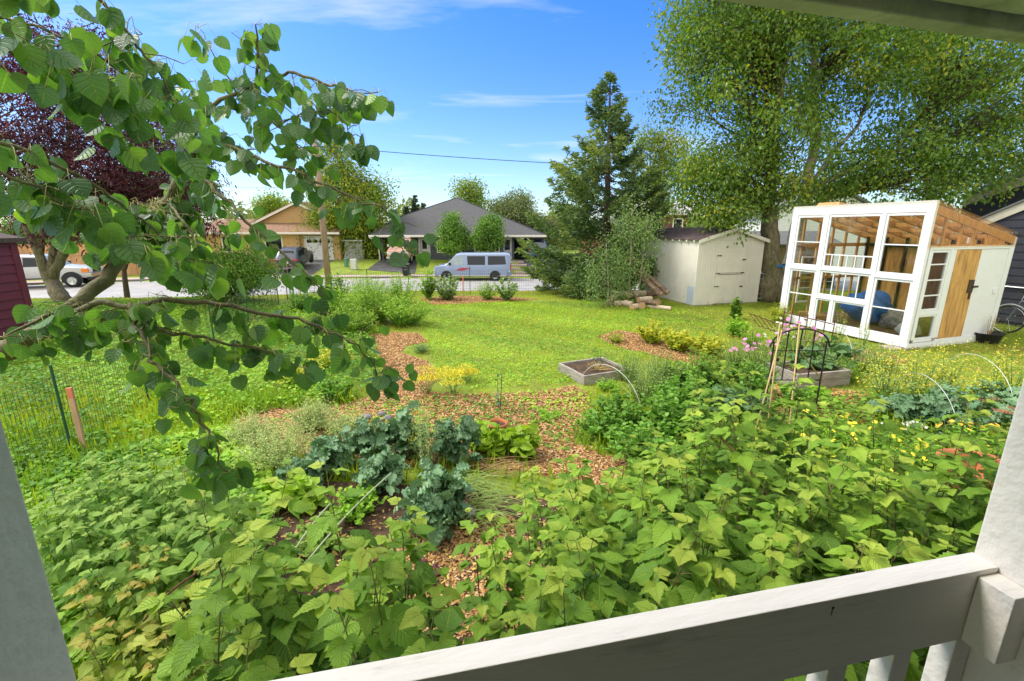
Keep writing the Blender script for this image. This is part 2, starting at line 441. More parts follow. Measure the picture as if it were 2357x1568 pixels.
# kerb and pavement on the far side
kb = MB()
for i in range(len(rx) - 1):
    a, b = rx[i], rx[i + 1]
    fa, fb, za, zb = float(far_y(a)), float(far_y(b)), float(road_z(a)), float(road_z(b))
    kb.hexa([(a, fa, za - .05), (b, fb, zb - .05), (b, fb + .18, zb - .05), (a, fa + .18, za - .05), (a, fa, za + .13), (b, fb, zb + .13), (b, fb + .18, zb + .13), (a, fa + .18, za + .13)])
tag(kb.build('kerb', surf('kerb concrete', (0.20, 0.18, 0.165), 0.9)), kind='structure')
strip('pavement', rx, lambda x: float(far_y(x)) + .18, lambda x: float(far_y(x)) + 1.6, lambda x, y: float(road_z(x)) + 0.135, 0, M['concrete'], 2)
def drape(name, poly_x0, poly_x1, y0, y1, mat, off=0.02, kind='structure'):
    """a strip laid on the terrain between two x(y) lines"""
    V = []; F = []; n = 14
    for i in range(n + 1):
        y = y0 + (y1 - y0) * i / n; t = i / n
        xa = poly_x0[0] + (poly_x0[1] - poly_x0[0]) * t; xb = poly_x1[0] + (poly_x1[1] - poly_x1[0]) * t
        for j in range(5):
            x = xa + (xb - xa) * j / 4; V.append((x, y, T(x, y) + off))
    for i in range(n):
        for j in range(4):
            a = i * 5 + j; F.append((a, a + 1, a + 6, a + 5))
    return tag(MB().add(V, F).build(name, mat, smooth=True), kind=kind)
drape('driveway', (-19.6, -19.6), (-15.6, -16.6), 35.3, 43.0, M['drive'])
drape('driveway', (-12.3, -12.2), (-8.3, -8.9), 38.9, 47.0, M['drive'])
drape('driveway', (1.0, 0.0), (6.6, 3.2), 38.9, 47.0, M['drive'])
M['grassfar'] = surf('kept lawn', (0.23, 0.30, 0.03), 0.9, var=0.3, scale=3, bump=0.5, bscale=30)
drape('front_lawn', (-14.2, -14.2), (-12.35, -12.25), 39.0, 43.5, M['grassfar'])
drape('front_lawn', (-8.2, -8.8), (1.0, -0.2), 39.0, 43.0, M['grassfar'])
for i in range(4):
    y = 39.4 + i * 1.0; x = 1.0 - i * 0.26
    s = MB().bb(x - .85, x + .85, y - .32, y + .32, -.1, .10).build('paving_slab', M['concrete'], loc=(0, 0, T(x, y)), bevel=.01)
    tag(s, 'pale concrete step slab in the lawn beside the right carport, ' + ['nearest the kerb', 'second up from the kerb', 'third up from the kerb', 'farthest from the kerb'][i], 'paving slab', 'step slabs by the driveway')

# mulch and soil areas (flat sheets just above the ground, loose chips come later)
def inpoly(x, y, poly):
    x = np.asarray(x); y = np.asarray(y); c = np.zeros(x.shape, bool); n = len(poly)
    for i in range(n):
        x0, y0 = poly[i][:2]; x1, y1 = poly[(i + 1) % n][:2]
        if y0 == y1: continue
        hit = ((y0 > y) != (y1 > y)) & (x < (x1 - x0) * (y - y0) / (y1 - y0) + x0)
        c ^= hit
    return c
def gp(pts): return [tuple(P(x, y, 0))[:2] for x, y in pts]
CH1 = gp([(845, 772), (900, 766), (965, 768), (985, 788), (935, 797), (925, 812), (985, 832), (1000, 850), (1003, 875), (985, 905), (1060, 908), (1200, 906), (1325, 888), (1350, 905), (1365, 950), (1320, 1020), (1400, 1050), (1560, 1100), (1400, 1130), (1200, 1085), (900, 1075), (740, 1055), (640, 1040), (545, 985), (560, 962), (640, 940), (730, 945), (800, 930), (880, 900), (888, 850), (870, 810)])
CH2 = gp([(965, 688), (1040, 681), (1180, 684), (1240, 690), (1130, 696), (1080, 699), (1000, 703)])
CH3 = gp([(1372, 775), (1420, 760), (1470, 768), (1560, 795), (1640, 830), (1600, 845), (1480, 812), (1420, 800)])
CH4 = gp([(1800, 870), (1850, 890), (1990, 905), (2020, 960), (1900, 1010), (1800, 1010), (1740, 950)])
CH5 = gp([(1870, 790), (1960, 800), (2040, 815), (2090, 830), (2060, 850), (1960, 830), (1860, 810)])
CHIPS = [CH1, CH2, CH3, CH4, CH5]
SOIL = gp([(560, 1130), (760, 1110), (1000, 1120), (1250, 1150), (1450, 1250), (1500, 1560), (800, 1568), (560, 1400), (500, 1250)])
M['mulch'] = surf('mulch bed', (0.30, 0.15, 0.06), 0.95, var=0.5, scale=30, c2=(0.10, 0.05, 0.025), c2amt=0.5, c2scale=18, bump=0.8, bscale=70)
def flat(name, poly, z, mat):
    bm_ = MB(); 
    import mathutils.geometry as mg
    v = [Vector((p[0], p[1], 0)) for p in poly]
    tris = mg.tessellate_polygon([v])
    bm_.add([(p[0], p[1], z) for p in poly], [tuple(t) for t in tris])
    return tag(bm_.build(name, mat), kind='structure')
for i, c in enumerate(CHIPS): flat('mulch_path', c, 0.004, M['mulch'])
flat('garden_soil', SOIL, 0.008, M['soil'])

# ------------------------------------------------------------------ porch (own frame: x along the railing, y outward)
PA = math.atan2(0.235, 1.12)
PO = P(2240, 1270, 1.95)
por = Vector((PO.x, PO.y, 0))
def porch(name, label, cat, group=None, z=1.0): return thing(name, label, cat, (por.x, por.y, z), PA, group)
rail = porch('porch_railing', 'white painted porch railing with wide top board and square balusters', 'railing')
MB().bb(-1.37, -0.001, -0.038, 0, .81, .95).build('top_rail', M['white_rail'], rail, bevel=.0014)
MB().bb(-1.37, -0.001, -0.038, 0, .06, .15).build('bottom_rail', M['white_rail'], rail, bevel=.0014)
for i in range(9):
    x = -0.140 - i * 0.132
    MB().bb(x - .038, x, -0.036, -.002, .152, .808).build('baluster', M['white_rail'], rail, bevel=.002)
MB().bb(-.044, -.001, -.088, -.039, .812, .94).build('mounting_block', M['white_rail'], rail, bevel=.0014)
for x, z in ((-.33, .935),):
    MB().lathe([(.001, 0), (.0022, 0), (.0022, .0008), (.001, .001)], 10, c=(x, -.0396, z), axis='y').build('nail_head', M['rust'], rail)
    MB().bb(x - .001, x + .001, -.0389, -.0382, z - .014, z - .003).build('rust_streak', surf('rust streak', (.30, .15, .09), .8), rail)
p1 = porch('porch_post', 'white square porch post at the right end of the railing', 'post')
MB().bb(0.0, 0.14, -0.14, 0.0, 0.0, 2.2).build('shaft', M['white_rail'], p1, bevel=.004)
MB().bb(-0.042, -.003, -.034, 0.0, .16, .805).build('side_board', M['white_rail'], p1, bevel=.002)
p2 = porch('porch_post', 'white square porch post at the left edge, below the aspen branches', 'post')
M['post_l'] = M['white_rail']
def at_rail_x(px, py):
    r = _ray(px, py); n = (-math.sin(PA), math.cos(PA)); k = (por.x * n[0] + por.y * n[1]) / (r[0] * n[0] + r[1] * n[1])
    return (r[0] * k - por.x) * math.cos(PA) + (r[1] * k - por.y) * math.sin(PA), CAM_H + r[2] * k
lx, _ = at_rail_x(182, 1568)
MB().bb(lx - .14, lx, -0.125, 0.0, 0.0, 1.55).build('shaft', M['white_rail'], p2, bevel=.004)
MB().bb(lx - .15, lx + .006, -.131, .006, 1.551, 1.575).build('cap', M['white_rail'], p2, bevel=.003)
# roof over the porch
roof = thing('porch_roof', 'green tinged porch eave with grooved soffit boards overhead', 'roof', (0.338, 0.782, .744), math.atan2(.467, 1.80))
u0 = PY(1700, 0, 1.42)
zc = 2.10
n_out = 0.0
bo = MB()
for k in range(7):
    bo.bb(-2.9, 6.0, n_out - .295 - k * .3, n_out - k * .3 - .005 - (0 if k else .04), zc, zc + .02)
bo.build('soffit', M['soffit'], roof, bevel=.002)
MB().bb(-2.9, 6.0, n_out - .035, n_out, zc - .02, zc + .16).build('fascia', M['soffit'], roof, bevel=.003)
MB().bb(-2.9, 6.0, n_out - 2.2, n_out + .04, zc + .162, zc + .18).build('roofing', M['black'], roof)
dk = porch('porch_deck', 'grey board porch deck behind the railing', 'deck')
bo = MB()
for k in range(10): bo.bb(-2.2, 2.2, -.15 - .14 * k, -.02 - .14 * k, -.04, 0)
bo.build('boards', M['deck'], dk)
MB().bb(-2.2, 2.2, -1.4, -.02, -.95, -.05).build('skirt', M['greywood'], dk)
hw = porch('house_wall', 'dark lap siding house wall behind the porch', 'wall', z=0)
bo = MB()
for k in range(19): bo.hexa([(-3.4, -1.45, k * .16), (6, -1.45, k * .16), (6, -1.5, k * .16), (-3.4, -1.5, k * .16), (-3.4, -1.465, k * .16 + .158), (6, -1.465, k * .16 + .158), (6, -1.5, k * .16 + .158), (-3.4, -1.5, k * .16 + .158)])
bo.build('siding', surf('house siding', (0.10, 0.095, 0.085), 0.7), hw)

# ------------------------------------------------------------------ greenhouse (x away from the tall front, y along the front)
G = thing('greenhouse', 'white framed lean-to greenhouse made of old windows with a plywood door', 'greenhouse', (8.31, 9.28, 0), R(18.1))
LN, DP = 3.12, 2.75
def gbox(name, boxes, mat, bevel=.004, parent=None):
    b = MB()
    for q in boxes: b.bb(*q)
    return b.build(name, mat, parent or G, bevel=bevel)
M['white_gh'] = surf('greenhouse white paint', (0.82, 0.82, 0.82), 0.5, var=0.03, scale=5, bump=0.15, bscale=40, c2=(0.55, 0.52, 0.48), c2amt=0.0, c2scale=9)
t = .05   # frame depth
WZ = lambda y0, y1, z0, z1, d=0.0: (-t + d, t * .6, y0, y1, z0, z1)
# front frame: fascia, corner posts, mullions, rails, sill board
gbox('front_frame', [(-.04, .04, -.02, LN + .02, 2.80, 3.02), WZ(-.02, .10, .045, 2.798), WZ(LN - .14, LN + .02, .045, 2.798),
     WZ(.86, .94, .22, 2.798), WZ(2.14, 2.24, .22, 2.798), (-.055, .03, .10, .86, 1.44, 1.52), (-.055, .03, .94, 2.14, 1.49, 1.55), (-.055, .03, 2.24, LN - .14, 1.46, 1.55),
     (-.055, .03, .94, 2.14, .80, .87), WZ(1.69, 1.75, .22, .80), (-.06, .04, .10, LN - .14, .045, .215)], M['white_gh'])
def sash(y0, y1, z0, z1, muntz=(), munty=(), fr=.045, plane='x', x=-.012):
    a = (lambda u0, u1, w0, w1, d0=-.02, d1=.02: (x + d0, x + d1, u0, u1, w0, w1)) if plane == 'x' else (lambda u0, u1, w0, w1, d0=-.02, d1=.02: (u0, u1, x + d0, x + d1, w0, w1))
    bx = [a(y0, y0 + fr, z0, z1), a(y1 - fr, y1, z0, z1), a(y0 + fr, y1 - fr, z0, z0 + fr), a(y0 + fr, y1 - fr, z1 - fr, z1)]
    for z in muntz: bx.append(a(y0 + fr, y1 - fr, z - .013, z + .013, -.012, .012))
    for q in munty: bx.append(a(q[0] - .011, q[0] + .011, q[1], q[2], -.011, .011))
    w = gbox('window', bx, M['white_gh'], .002)
    g = a(y0 + .01, y1 - .01, z0 + .01, z1 - .01, -.002, .002)
    gbox('pane', [g], M['glass'], 0, w)
sash(.105, .855, 1.525, 2.79, (2.15,))
sash(.105, .855, .22, 1.435, (.80,))
sash(.945, 2.135, 1.555, 2.79, (1.87,), [(1.18 + i * .187, 1.6, 1.857) for i in range(5)])
sash(.945, 2.135, .875, 1.485, (), [(1.21, .92, 1.44), (1.52, .92, 1.44), (1.81, .92, 1.44)])
sash(.945, 1.685, .22, .795, fr=.035)
sash(1.755, 2.135, .22, .795, fr=.035)
sash(2.245, 2.975, 1.555, 2.79, (2.15,))
sash(2.245, 2.975, .22, 1.455, (.84,))
# side wall at y=0
S = lambda x0, x1, z0, z1, a=-.03, b=.03: (x0, x1, a, b, z0, z1)
gbox('side_frame', [S(.055, .13, .20, 2.06), S(.70, .80, .20, 2.06), S(.80, .90, .20, 2.06, -.02), S(.055, 2.62, 2.062, 2.13), S(2.62, 2.76, .03, 2.13), S(.13, .70, .72, .80), S(.13, .70, .14, .20), S(.80, 2.62, .10, .17, -.035),
     (-.05, 2.62, -.036, -.01, -.0, .13)], M['white_gh'])
sash(.135, .695, .805, 2.055, (1.13, 1.45, 1.77), plane='y', x=0.0)
sash(.135, .695, .205, .715, plane='y', x=0.0, fr=.03)
door = gbox('door', [S(.905, 1.69, .175, 2.055, -.025, .015)], M['ply'])
gbox('lock_plate', [S(1.50, 1.66, 1.14, 1.42, -.045, -.026), S(1.60, 1.78, 1.25, 1.29, -.07, -.046), S(1.58, 1.62, 1.0, 1.14, -.05, -.027)], surf('rusted hasp', (.07, .045, .03), .7), .003, door)
gbox('side_panel', [S(1.695, 2.615, .175, 2.055, -.018, .012)], M['white_gh'])
gbox('latch', [S(2.40, 2.52, 1.10, 1.20, -.045, -.019)], M['white_gh'])
# roof: rafters, purlins, clear corrugated sheets; gable with studs behind clear sheet
def rz_(x): return 2.99 - (2.99 - 2.33) * (x + .05) / (DP + .15)
b = MB()
for i in range(7):
    y = .04 + i * (LN - .08) / 6
    b.hexa([(-.02, y - .02, rz_(-.02) - .16), (DP, y - .02, rz_(DP) - .16), (DP, y + .02, rz_(DP) - .16), (-.02, y + .02, rz_(-.02) - .16),
            (-.02, y - .02, rz_(-.02) - .03), (DP, y - .02, rz_(DP) - .03), (DP, y + .02, rz_(DP) - .03), (-.02, y + .02, rz_(-.02) - .03)])
for i in range(5):
    x = .25 + i * .55
    b.bb(x - .04, x + .04, .062, LN - .062, rz_(x) - .15, rz_(x) - .065)
b.build('rafters', M['pine'], G)
b = MB()
for x in (.42, .95, 1.38, 1.85, 2.3):
    b.bb(x - .03, x + .03, .0, .035, 2.132, rz_(x) - .165)
b.hexa([(.0, -.006, rz_(0) - .20), (DP, -.006, rz_(DP) - .20), (DP, .03, rz_(DP) - .20), (0, .03, rz_(0) - .20), (0, -.006, rz_(0) - .03), (DP, -.006, rz_(DP) - .03), (DP, .03, rz_(DP) - .03), (0, .03, rz_(0) - .03)])
b.bb(.05, 2.62, .032, .07, 2.0, 2.16)
b.build('gable_studs', M['pine'], G)
M['clear'] = glassmat('clear corrugated sheet', (0.97, 0.90, 0.78), 0.02, 0.15, .35)
b = MB(); V = []; Fq = []; n = 150
for i in range(n + 1):
    x = -.06 + (DP + .16) * i / n
    z1 = rz_(x) - .02; y = -.038 + .009 * math.sin(i * 2 * math.pi / 3.3)
    V += [(x, y, 2.10), (x, y, z1)]
for i in range(n): Fq.append((2 * i, 2 * i + 2, 2 * i + 3, 2 * i + 1))
b.add(V, Fq).build('gable_sheet', M['clear'], G, smooth=True)
b = MB(); V = []; Fq = []; n = 190
for i in range(n + 1):
    y = -.09 + (LN + .2) * i / n; dz = .012 * math.sin(i * 2 * math.pi / 4.4)
    V += [(-.10, y, rz_(-.1) + .018 + dz), (DP + .12, y, rz_(DP + .12) + .018 + dz)]
for i in range(n): Fq.append((2 * i, 2 * i + 1, 2 * i + 3, 2 * i + 2))
b.add(V, Fq).build('roof_sheet', M['clear'], G, smooth=True)
# back wall, left end wall, floor, base
b = MB()
for i in range(7):
    b.bb(DP - .09, DP - .02, .06 + i * .49, .10 + i * .49, .18, 2.25)
b.bb(DP - .09, DP - .02, .04, LN, 2.0, 2.08)
b.build('back_studs', surf('dark stud', (.045, .03, .022), .8), G)
gbox('back_wall', [(DP - .018, DP, .03, LN - .03, .15, 2.28)], M['ply'])
b = MB()
for x in (.35, .9, 1.4, 1.9, 2.4): b.bb(x - .03, x + .03, LN - .06, LN - .02, .18, rz_(x) - .17)
b.bb(.05, DP, LN - .06, LN - .02, 1.15, 1.21); b.bb(.05, DP, LN - .06, LN - .02, 2.0, 2.09)
b.build('end_studs', M['pine'], G)
sash(.45, .98, .5, 1.75, (.9, 1.3), plane='y', x=LN - .01)
gbox('floor', [(.03, DP - .02, .04, LN - .06, .14, .18)], M['floorwood'])
gbox('back_frame', [(DP - .0, DP + .05, -.02, LN + .02, .03, 2.30)], M['white_gh'])
for (x, y) in ((-.02, .02), (.12, -.03), (2.5, .1)):
    gbox('footing_block', [(x - .35 if x < 0 else x - .2, x + .2, y - .03, y + .3, 0.0, .043)], M['greywood'])
# light fittings in the gable
for x in (.48, 1.42): gbox('bulb_holder', [(x - .03, x + .03, .075, .12, 2.17, 2.30)], M['white'], .005)
vb = thing('crate', 'small pine board box lying on the greenhouse roof', 'box', (8.31, 9.28, 0), R(18.1))
b = MB(); b.hexa([(.06, 2.02, rz_(.06) + .045), (.40, 2.02, rz_(.40) + .045), (.40, 2.62, rz_(.40) + .045), (.06, 2.62, rz_(.06) + .045), (.10, 2.06, rz_(.06) + .13), (.36, 2.06, rz_(.40) + .17), (.36, 2.58, rz_(.40) + .17), (.10, 2.58, rz_(.06) + .13)])
b.build('box_body', M['pine'], vb, bevel=.006)
def gw(x, y, z=.18): 
    a = R(18.1); return (8.31 + x * math.cos(a) - y * math.sin(a), 9.28 + x * math.sin(a) + y * math.cos(a), z)
M['tarp'] = surf('blue tarpaulin', (0.015, 0.13, 0.50), 0.35, var=0.4, scale=7, bump=0.6, bscale=9)
M['greycloth'] = surf('grey wrapping', (0.30, 0.28, 0.25), 0.7, var=0.5, scale=9, bump=0.7, bscale=9)
tp = MB().blob((0, 0, .34), (.42, .62, .40), 18, .22, seed=3).build('tarpaulin', M['tarp'], smooth=True, loc=gw(1.35, 1.75)); tag(tp, 'crumpled blue tarpaulin heaped on the greenhouse floor', 'tarpaulin')
tp = MB().blob((0, 0, .18), (.28, .34, .22), 14, .3, seed=8).build('cloth_bundle', M['greycloth'], smooth=True, loc=gw(1.15, 1.0)); tag(tp, 'grey crumpled bundle beside the blue tarpaulin in the greenhouse', 'bundle')
pts = [Vector(gw(.95 + .25 * math.sin(i * .4), .95 - i * .055, .26)) for i in range(14)]
hs = MB(); rr = [0.06 + .008 * (j % 2) for j in range(53)]
fine = [pts[0].lerp(pts[1], 0)] * 0
for i in range(13):
    for j in range(4): fine.append(pts[i].lerp(pts[i + 1], j / 4))
fine.append(pts[-1])
hs.tube(fine, rr, 10); o = hs.build('ribbed_hose', surf('off white hose', (.60, .57, .52), .7), smooth=True); tag(o, 'off-white ribbed hose lying across the greenhouse floor', 'hose')
bg_ = MB().blob((0, 0, .16), (.18, .24, .16), 12, .2, seed=5).build('paper_bag', surf('white sack', (.62, .60, .57), .7, bump=.4, bscale=12), smooth=True, loc=gw(.42, .28)); tag(bg_, 'white sack behind the low side window of the greenhouse', 'bag')
bx_ = MB().bb(-.2, .2, -.35, .35, 0, .12).build('timber_block', M['pine'], loc=gw(.5, 2.55), bevel=.01); tag(bx_, 'pine timber block at the left end of the greenhouse floor', 'timber')

# ------------------------------------------------------------------ garden shed
SO = P(1597, 705, 0)
sa = math.atan2(0.72, 2.48)
SH = thing('garden_shed', 'off-white board garden shed with a gabled brown shingle roof', 'shed', (SO.x, SO.y, 0), sa)
W, D, EH, RH = 2.52, 3.35, 2.10, 2.46
M['shedw'] = surf('shed paint', (0.80, 0.765, 0.68), 0.7, var=0.06, scale=2.5, c2=(0.42, 0.37, 0.30), c2amt=0.05, c2scale=3, bump=0.15, bscale=30)
b = MB()
b.prism([(0, 0.02, 0.06), (W, 0.02, 0.06), (W, 0.02, EH), (W / 2, 0.02, RH - .04), (0, 0.02, EH)], (0, D - .04, 0))
b.build('core', M['shedw'], SH)
b = MB(); n = 25; w = W / n
for i in range(n):
    x0, x1 = i * w + .004, (i + 1) * w - .004
    zt = lambda x: EH + (RH - .04 - EH) * (1 - abs(x - W / 2) / (W / 2))
    for yy, s in ((0.0, .018), (D - .018, .018)):
        b.hexa([(x0, yy, .03), (x1, yy, .03), (x1, yy + s, .03), (x0, yy + s, .03), (x0, yy, zt(x0)), (x1, yy, zt(x1)), (x1, yy + s, zt(x1)), (x0, yy + s, zt(x0))])
n = 33; w = D / n
for i in range(n):
    for xx in (-.018, W): b.bb(xx, xx + .018, i * w + .004, (i + 1) * w - .004, .03, EH)
b.build('siding', M['shedw'], SH)
gpn = MB().bb(-.0215, -.0185, .05, .38, .05, .62).build('patch', surf('pale blue paint patch', (.52, .60, .72), .6, var=.1, c2=(.60, .585, .52), c2amt=.35, c2scale=6), SH)
b = MB(); ov = .10
M['shingle'] = surf('brown shingles', (0.12, 0.085, 0.078), 0.9, var=0.35, scale=14, stretch=(1, 1, 1), bump=0.3, rnd=0.5)
sl = math.hypot(W / 2 + ov, (RH - EH) * (W / 2 + ov) / (W / 2))
for side in (-1, 1):
    rows = 11
    for k in range(rows):
        f0, f1 = k / rows, (k + 1) / rows + .03
        xa = W / 2 + side * (W / 2 + ov) * (1 - f0); xb = W / 2 + side * (W / 2 + ov) * (1 - min(1, f1))
        za = RH + .05 - (RH - EH) * abs(xa - W / 2) / (W / 2); zb = RH + .05 - (RH - EH) * abs(xb - W / 2) / (W / 2)
        m_ = 14
        for j in range(m_):
            y0 = -ov + (D + 2 * ov) * j / m_; y1 = -ov + (D + 2 * ov) * (j + 1) / m_ - .006
            b.hexa([(xa, y0, za - .012), (xb, y0, zb - .012), (xb, y1, zb - .012), (xa, y1, za - .012), (xa, y0, za + .012), (xb, y0, zb), (xb, y1, zb), (xa, y1, za + .012)], rnd=random.random())
b.build('roof', M['shingle'], SH)
b = MB()
for side in (-1, 1):
    xa = W / 2 + side * (W / 2 + ov + .01); za = RH - (RH - EH) * (W / 2 + ov) / (W / 2)
    for yy in (-ov - .022, D + ov):
        b.hexa([(W / 2, yy, RH - .06), (xa, yy, za - .06), (xa, yy + .02, za - .06), (W / 2, yy + .02, RH - .06), (W / 2, yy, RH + .045), (xa, yy, za + .045), (xa, yy + .02, za + .045), (W / 2, yy + .02, RH + .045)])
b.bb(.02, W - .02, -.03, -.002, EH + .02, EH + .05)
b.build('bargeboard', M['shedw'], SH)
for i in range(9):
    for xx in (-.10, W + .02):
        if xx > 0: continue
        MB().bb(xx, xx + .078, .15 + i * .38, .20 + i * .38, EH - .05, EH + .01).build('rafter_tail', M['shedw'], SH)
dx0, dx1, dz0, dz1 = .80, 1.72, .06, 1.86
dr = MB().bb(dx0, dx1, -.03, -.004, dz0, dz1).build('door', M['shedw'], SH, bevel=.003)
b = MB(); n = 9
for i in range(n):
    w = (dx1 - dx0 - .14) / n
    b.bb(dx0 + .07 + i * w + .003, dx0 + .07 + (i + 1) * w - .003, -.037, -.0305, dz0 + .05, dz1 - .08)
b.build('door_boards', M['shedw'], dr)
b = MB(); b.bb(dx0, dx1, -.045, -.0375, 1.0, 1.02); b.bb(dx0, dx1, -.045, -.0375, 1.05, 1.06)
b.build('door_seam', surf('seam shadow line wood', (.18, .15, .12), .9), dr)
MB().bb(dx0 - .03, dx1 + .03, -.034, -.003, dz1 + .002, dz1 + .07).bb(dx0 - .07, dx0 - .004, -.034, -.003, dz0, dz1).bb(dx1 + .004, dx1 + .07, -.034, -.003, dz0, dz1).build('door_frame', M['shedw'], SH, bevel=.003)
for z in (1.62, 1.05, .62): MB().bb(dx0 - .12, dx0 + .05, -.05, -.038, z - .012, z + .012).build('hinge', M['iron'], dr)
for z in (1.48, 1.05, .60): MB().bb(dx1 - .03, dx1 + .08, -.06, -.038, z - .015, z + .015).build('latch', M['iron'], dr)
MB().bb(-.03, W + .03, -.0, D, -.0, .028).build('sill', M['greywood'], SH)
# wire rack of odds and ends between the shed and the birch
rk = thing('wire_shelf', 'narrow white wire rack standing between the shed and the birch trunk', 'rack', (8.55, 15.55, 0), .25)
for i in range(6):
    MB().bb(0, .32, 0, .4, .12 + i * .17, .128 + i * .17).build('shelf', M['white'], rk)
for x, y in ((0, 0), (.32, 0), (0, .4), (.32, .4)): MB().tube([(x, y, 0), (x, y, 1.15)], .008, 5).build('upright', M['steel'], rk)

# ------------------------------------------------------------------ maroon building at the left edge
mw = thing('maroon_shed', 'maroon lap-sided outbuilding at the left edge behind the aspen branches', 'outbuilding', (-11.05, 3.0, 0))
M['maroon'] = surf('maroon paint', (0.145, 0.028, 0.045), 0.55, var=0.10, scale=3, bump=0.1)
def lap(b, p0, p1, z0, z1, pitch=.15, out=(0, -1), th=.02, gap=.006):
    """lap boards between two plan points, facing 'out'"""
    p0 = np.array(p0, float); p1 = np.array(p1, float); o = np.array(out, float)
    z = z0
    while z < z1 - .01:
        zt = min(z + pitch - gap, z1)
        a0 = p0 + o * th; a1 = p1 + o * th; c0 = p0 + o * th * .35; c1 = p1 + o * th * .35
        b.hexa([(*a0, z), (*a1, z), (*p1, z), (*p0, z), (*c0, zt), (*c1, zt), (*p1, zt), (*p0, zt)])
        z += pitch
b = MB(); lap(b, (0, 0), (0, 7.2), .2, 2.2, .19, (1, 0), .03); lap(b, (0, 7.3), (-5, 7.3), .2, 2.2, .19, (0, 1), .03)
b.build('siding', M['maroon'], mw)
MB().bb(-5, -.002, 0, 7.298, .0, 2.2).build('core', M['maroon'], mw)
MB().bb(-.01, .045, 7.2, 7.34, .1, 2.2).build('corner_board', M['maroon'], mw, bevel=.004)
b = MB(); b.prism([(.12, -.2, 2.18), (.12, -.2, 2.28), (-5.3, -.2, 3.3), (-5.3, -.2, 3.2)], (0, 7.7, 0))
b.build('roof', M['shingle'], mw)

# ------------------------------------------------------------------ dark house at the right edge
ang = math.atan2(-.94, .35)
A0 = Vector((12.75, 12.6, 0))
dh = thing('dark_house', 'charcoal board house with cream bargeboards behind the greenhouse', 'house', tuple(A0), 0)
dv = Vector((math.cos(ang), math.sin(ang), 0)); nv = Vector((dv.y, -dv.x, 0))   # nv points away from the viewer? corrected below
if nv.dot(-A0) < 0: nv = -nv
M['charcoal'] = surf('charcoal siding paint', (0.040, 0.040, 0.052), 0.6, var=0.12, scale=3)
M['cream'] = surf('cream trim', (0.60, 0.55, 0.42), 0.6, var=0.08)
def onw(px, py):
    r = _ray(px, py); k = (A0.dot(nv)) / (r[0] * nv.x + r[1] * nv.y)
    q = Vector((r[0] * k, r[1] * k, CAM_H + r[2] * k)); return (q - A0).dot(dv), q.z
s1, z1 = onw(2275, 516); s2, z2 = onw(2357, 483)
sl_ = (z2 - z1) / (s2 - s1)
def rk_(s): return z1 + sl_ * (s - s1)
s0 = s1 - 2.0
b = MB(); z = 0.1; pit = .2
while z < rk_(5.0):
    sa_ = max(s0, (z - z1) / sl_ + s1)
    if sa_ < 5.0:
        q0 = dv * sa_; q1 = dv * 5.0; o = nv * .025; o2 = nv * .008; zt = z + pit - .012
        sa2 = max(s0, (zt - z1) / sl_ + s1)
        q0b = dv * sa2
        b.hexa([tuple(q0 + o + Vector((0, 0, z))), tuple(q1 + o + Vector((0, 0, z))), tuple(q1 + Vector((0, 0, z))), tuple(q0 + Vector((0, 0, z))),
                tuple(q0b + o2 + Vector((0, 0, zt))), tuple(q1 + o2 + Vector((0, 0, zt))), tuple(q1 + Vector((0, 0, zt))), tuple(q0b + Vector((0, 0, zt)))])
    z += pit
b.build('siding', M['charcoal'], dh)
b = MB(); q = lambda s, z, o=0.0: tuple(dv * s + nv * o + Vector((0, 0, z)))
b.prism([q(s0, 0, -.01), q(5, 0, -.01), q(5, rk_(5), -.01), q(s0, rk_(s0), -.01)], tuple(nv * -4.5))
b.build('core', M['charcoal'], dh)
b = MB(); b.prism([q(s0 - .4, rk_(s0 - .4) - .02, .03), q(5, rk_(5) - .02, .03), q(5, rk_(5) + .20, .03), q(s0 - .4, rk_(s0 - .4) + .20, .03)], tuple(nv * .04))
b.build('bargeboard', M['cream'], dh)
M['greyroof'] = surf('grey shingles', (0.17, 0.17, 0.165), 0.9, var=0.2, scale=9, bump=0.3, stretch=(1, 1, 4))
b = MB(); b.prism([q(s0 - .5, rk_(s0 - .5) + .21, .12), q(5, rk_(5) + .21, .12), q(5, rk_(5) + .26, .12), q(s0 - .5, rk_(s0 - .5) + .26, .12)], tuple(nv * -4.0))
b.build('roof', M['greyroof'], dh)
# rear wing: higher roof behind, set back 3 m
u1, w1 = onw(2230, 472); u2, w2 = onw(2357, 426)
kf = 1.25
def far(px, py):
    r = _ray(px, py); k = (A0.dot(nv) - 3.2) / (r[0] * nv.x + r[1] * nv.y) if False else (A0.dot(nv) + (-3.2)) / (r[0] * nv.x + r[1] * nv.y)
    return Vector((r[0] * k, r[1] * k, CAM_H + r[2] * k)) - A0
fa, fb = far(2215, 476), far(2440, 396)
b = MB(); up = Vector((0, 0, .26))
b.prism([tuple(fa), tuple(fb), tuple(fb + up), tuple(fa + up)], tuple(nv * -.05)); b.build('upper_bargeboard', M['cream'], dh)
b = MB(); b.prism([tuple(fa - Vector((0, 0, 1.2))), tuple(fb - Vector((0, 0, 1.8))), tuple(fb), tuple(fa)], tuple(nv * -.4)); 
b.build('upper_wall', M['charcoal'], dh)
rb = -nv * 3.5 + Vector((0, 0, 0.0)); sd = (fb - fa).normalized()
b = MB(); b.prism([tuple(fa + up - sd * .2), tuple(fb + up), tuple(fb + up * 1.2), tuple(fa + up * 1.2 - sd * .2)], tuple(-nv * 3.5 + Vector((0, 0, 1.3)))); b.build('upper_roof', M['greyroof'], dh)
cd = MB().tube([q(-1.0, 1.02, .06), q(4, .98, .06)], .018, 6).build('conduit', M['steel'], dh)
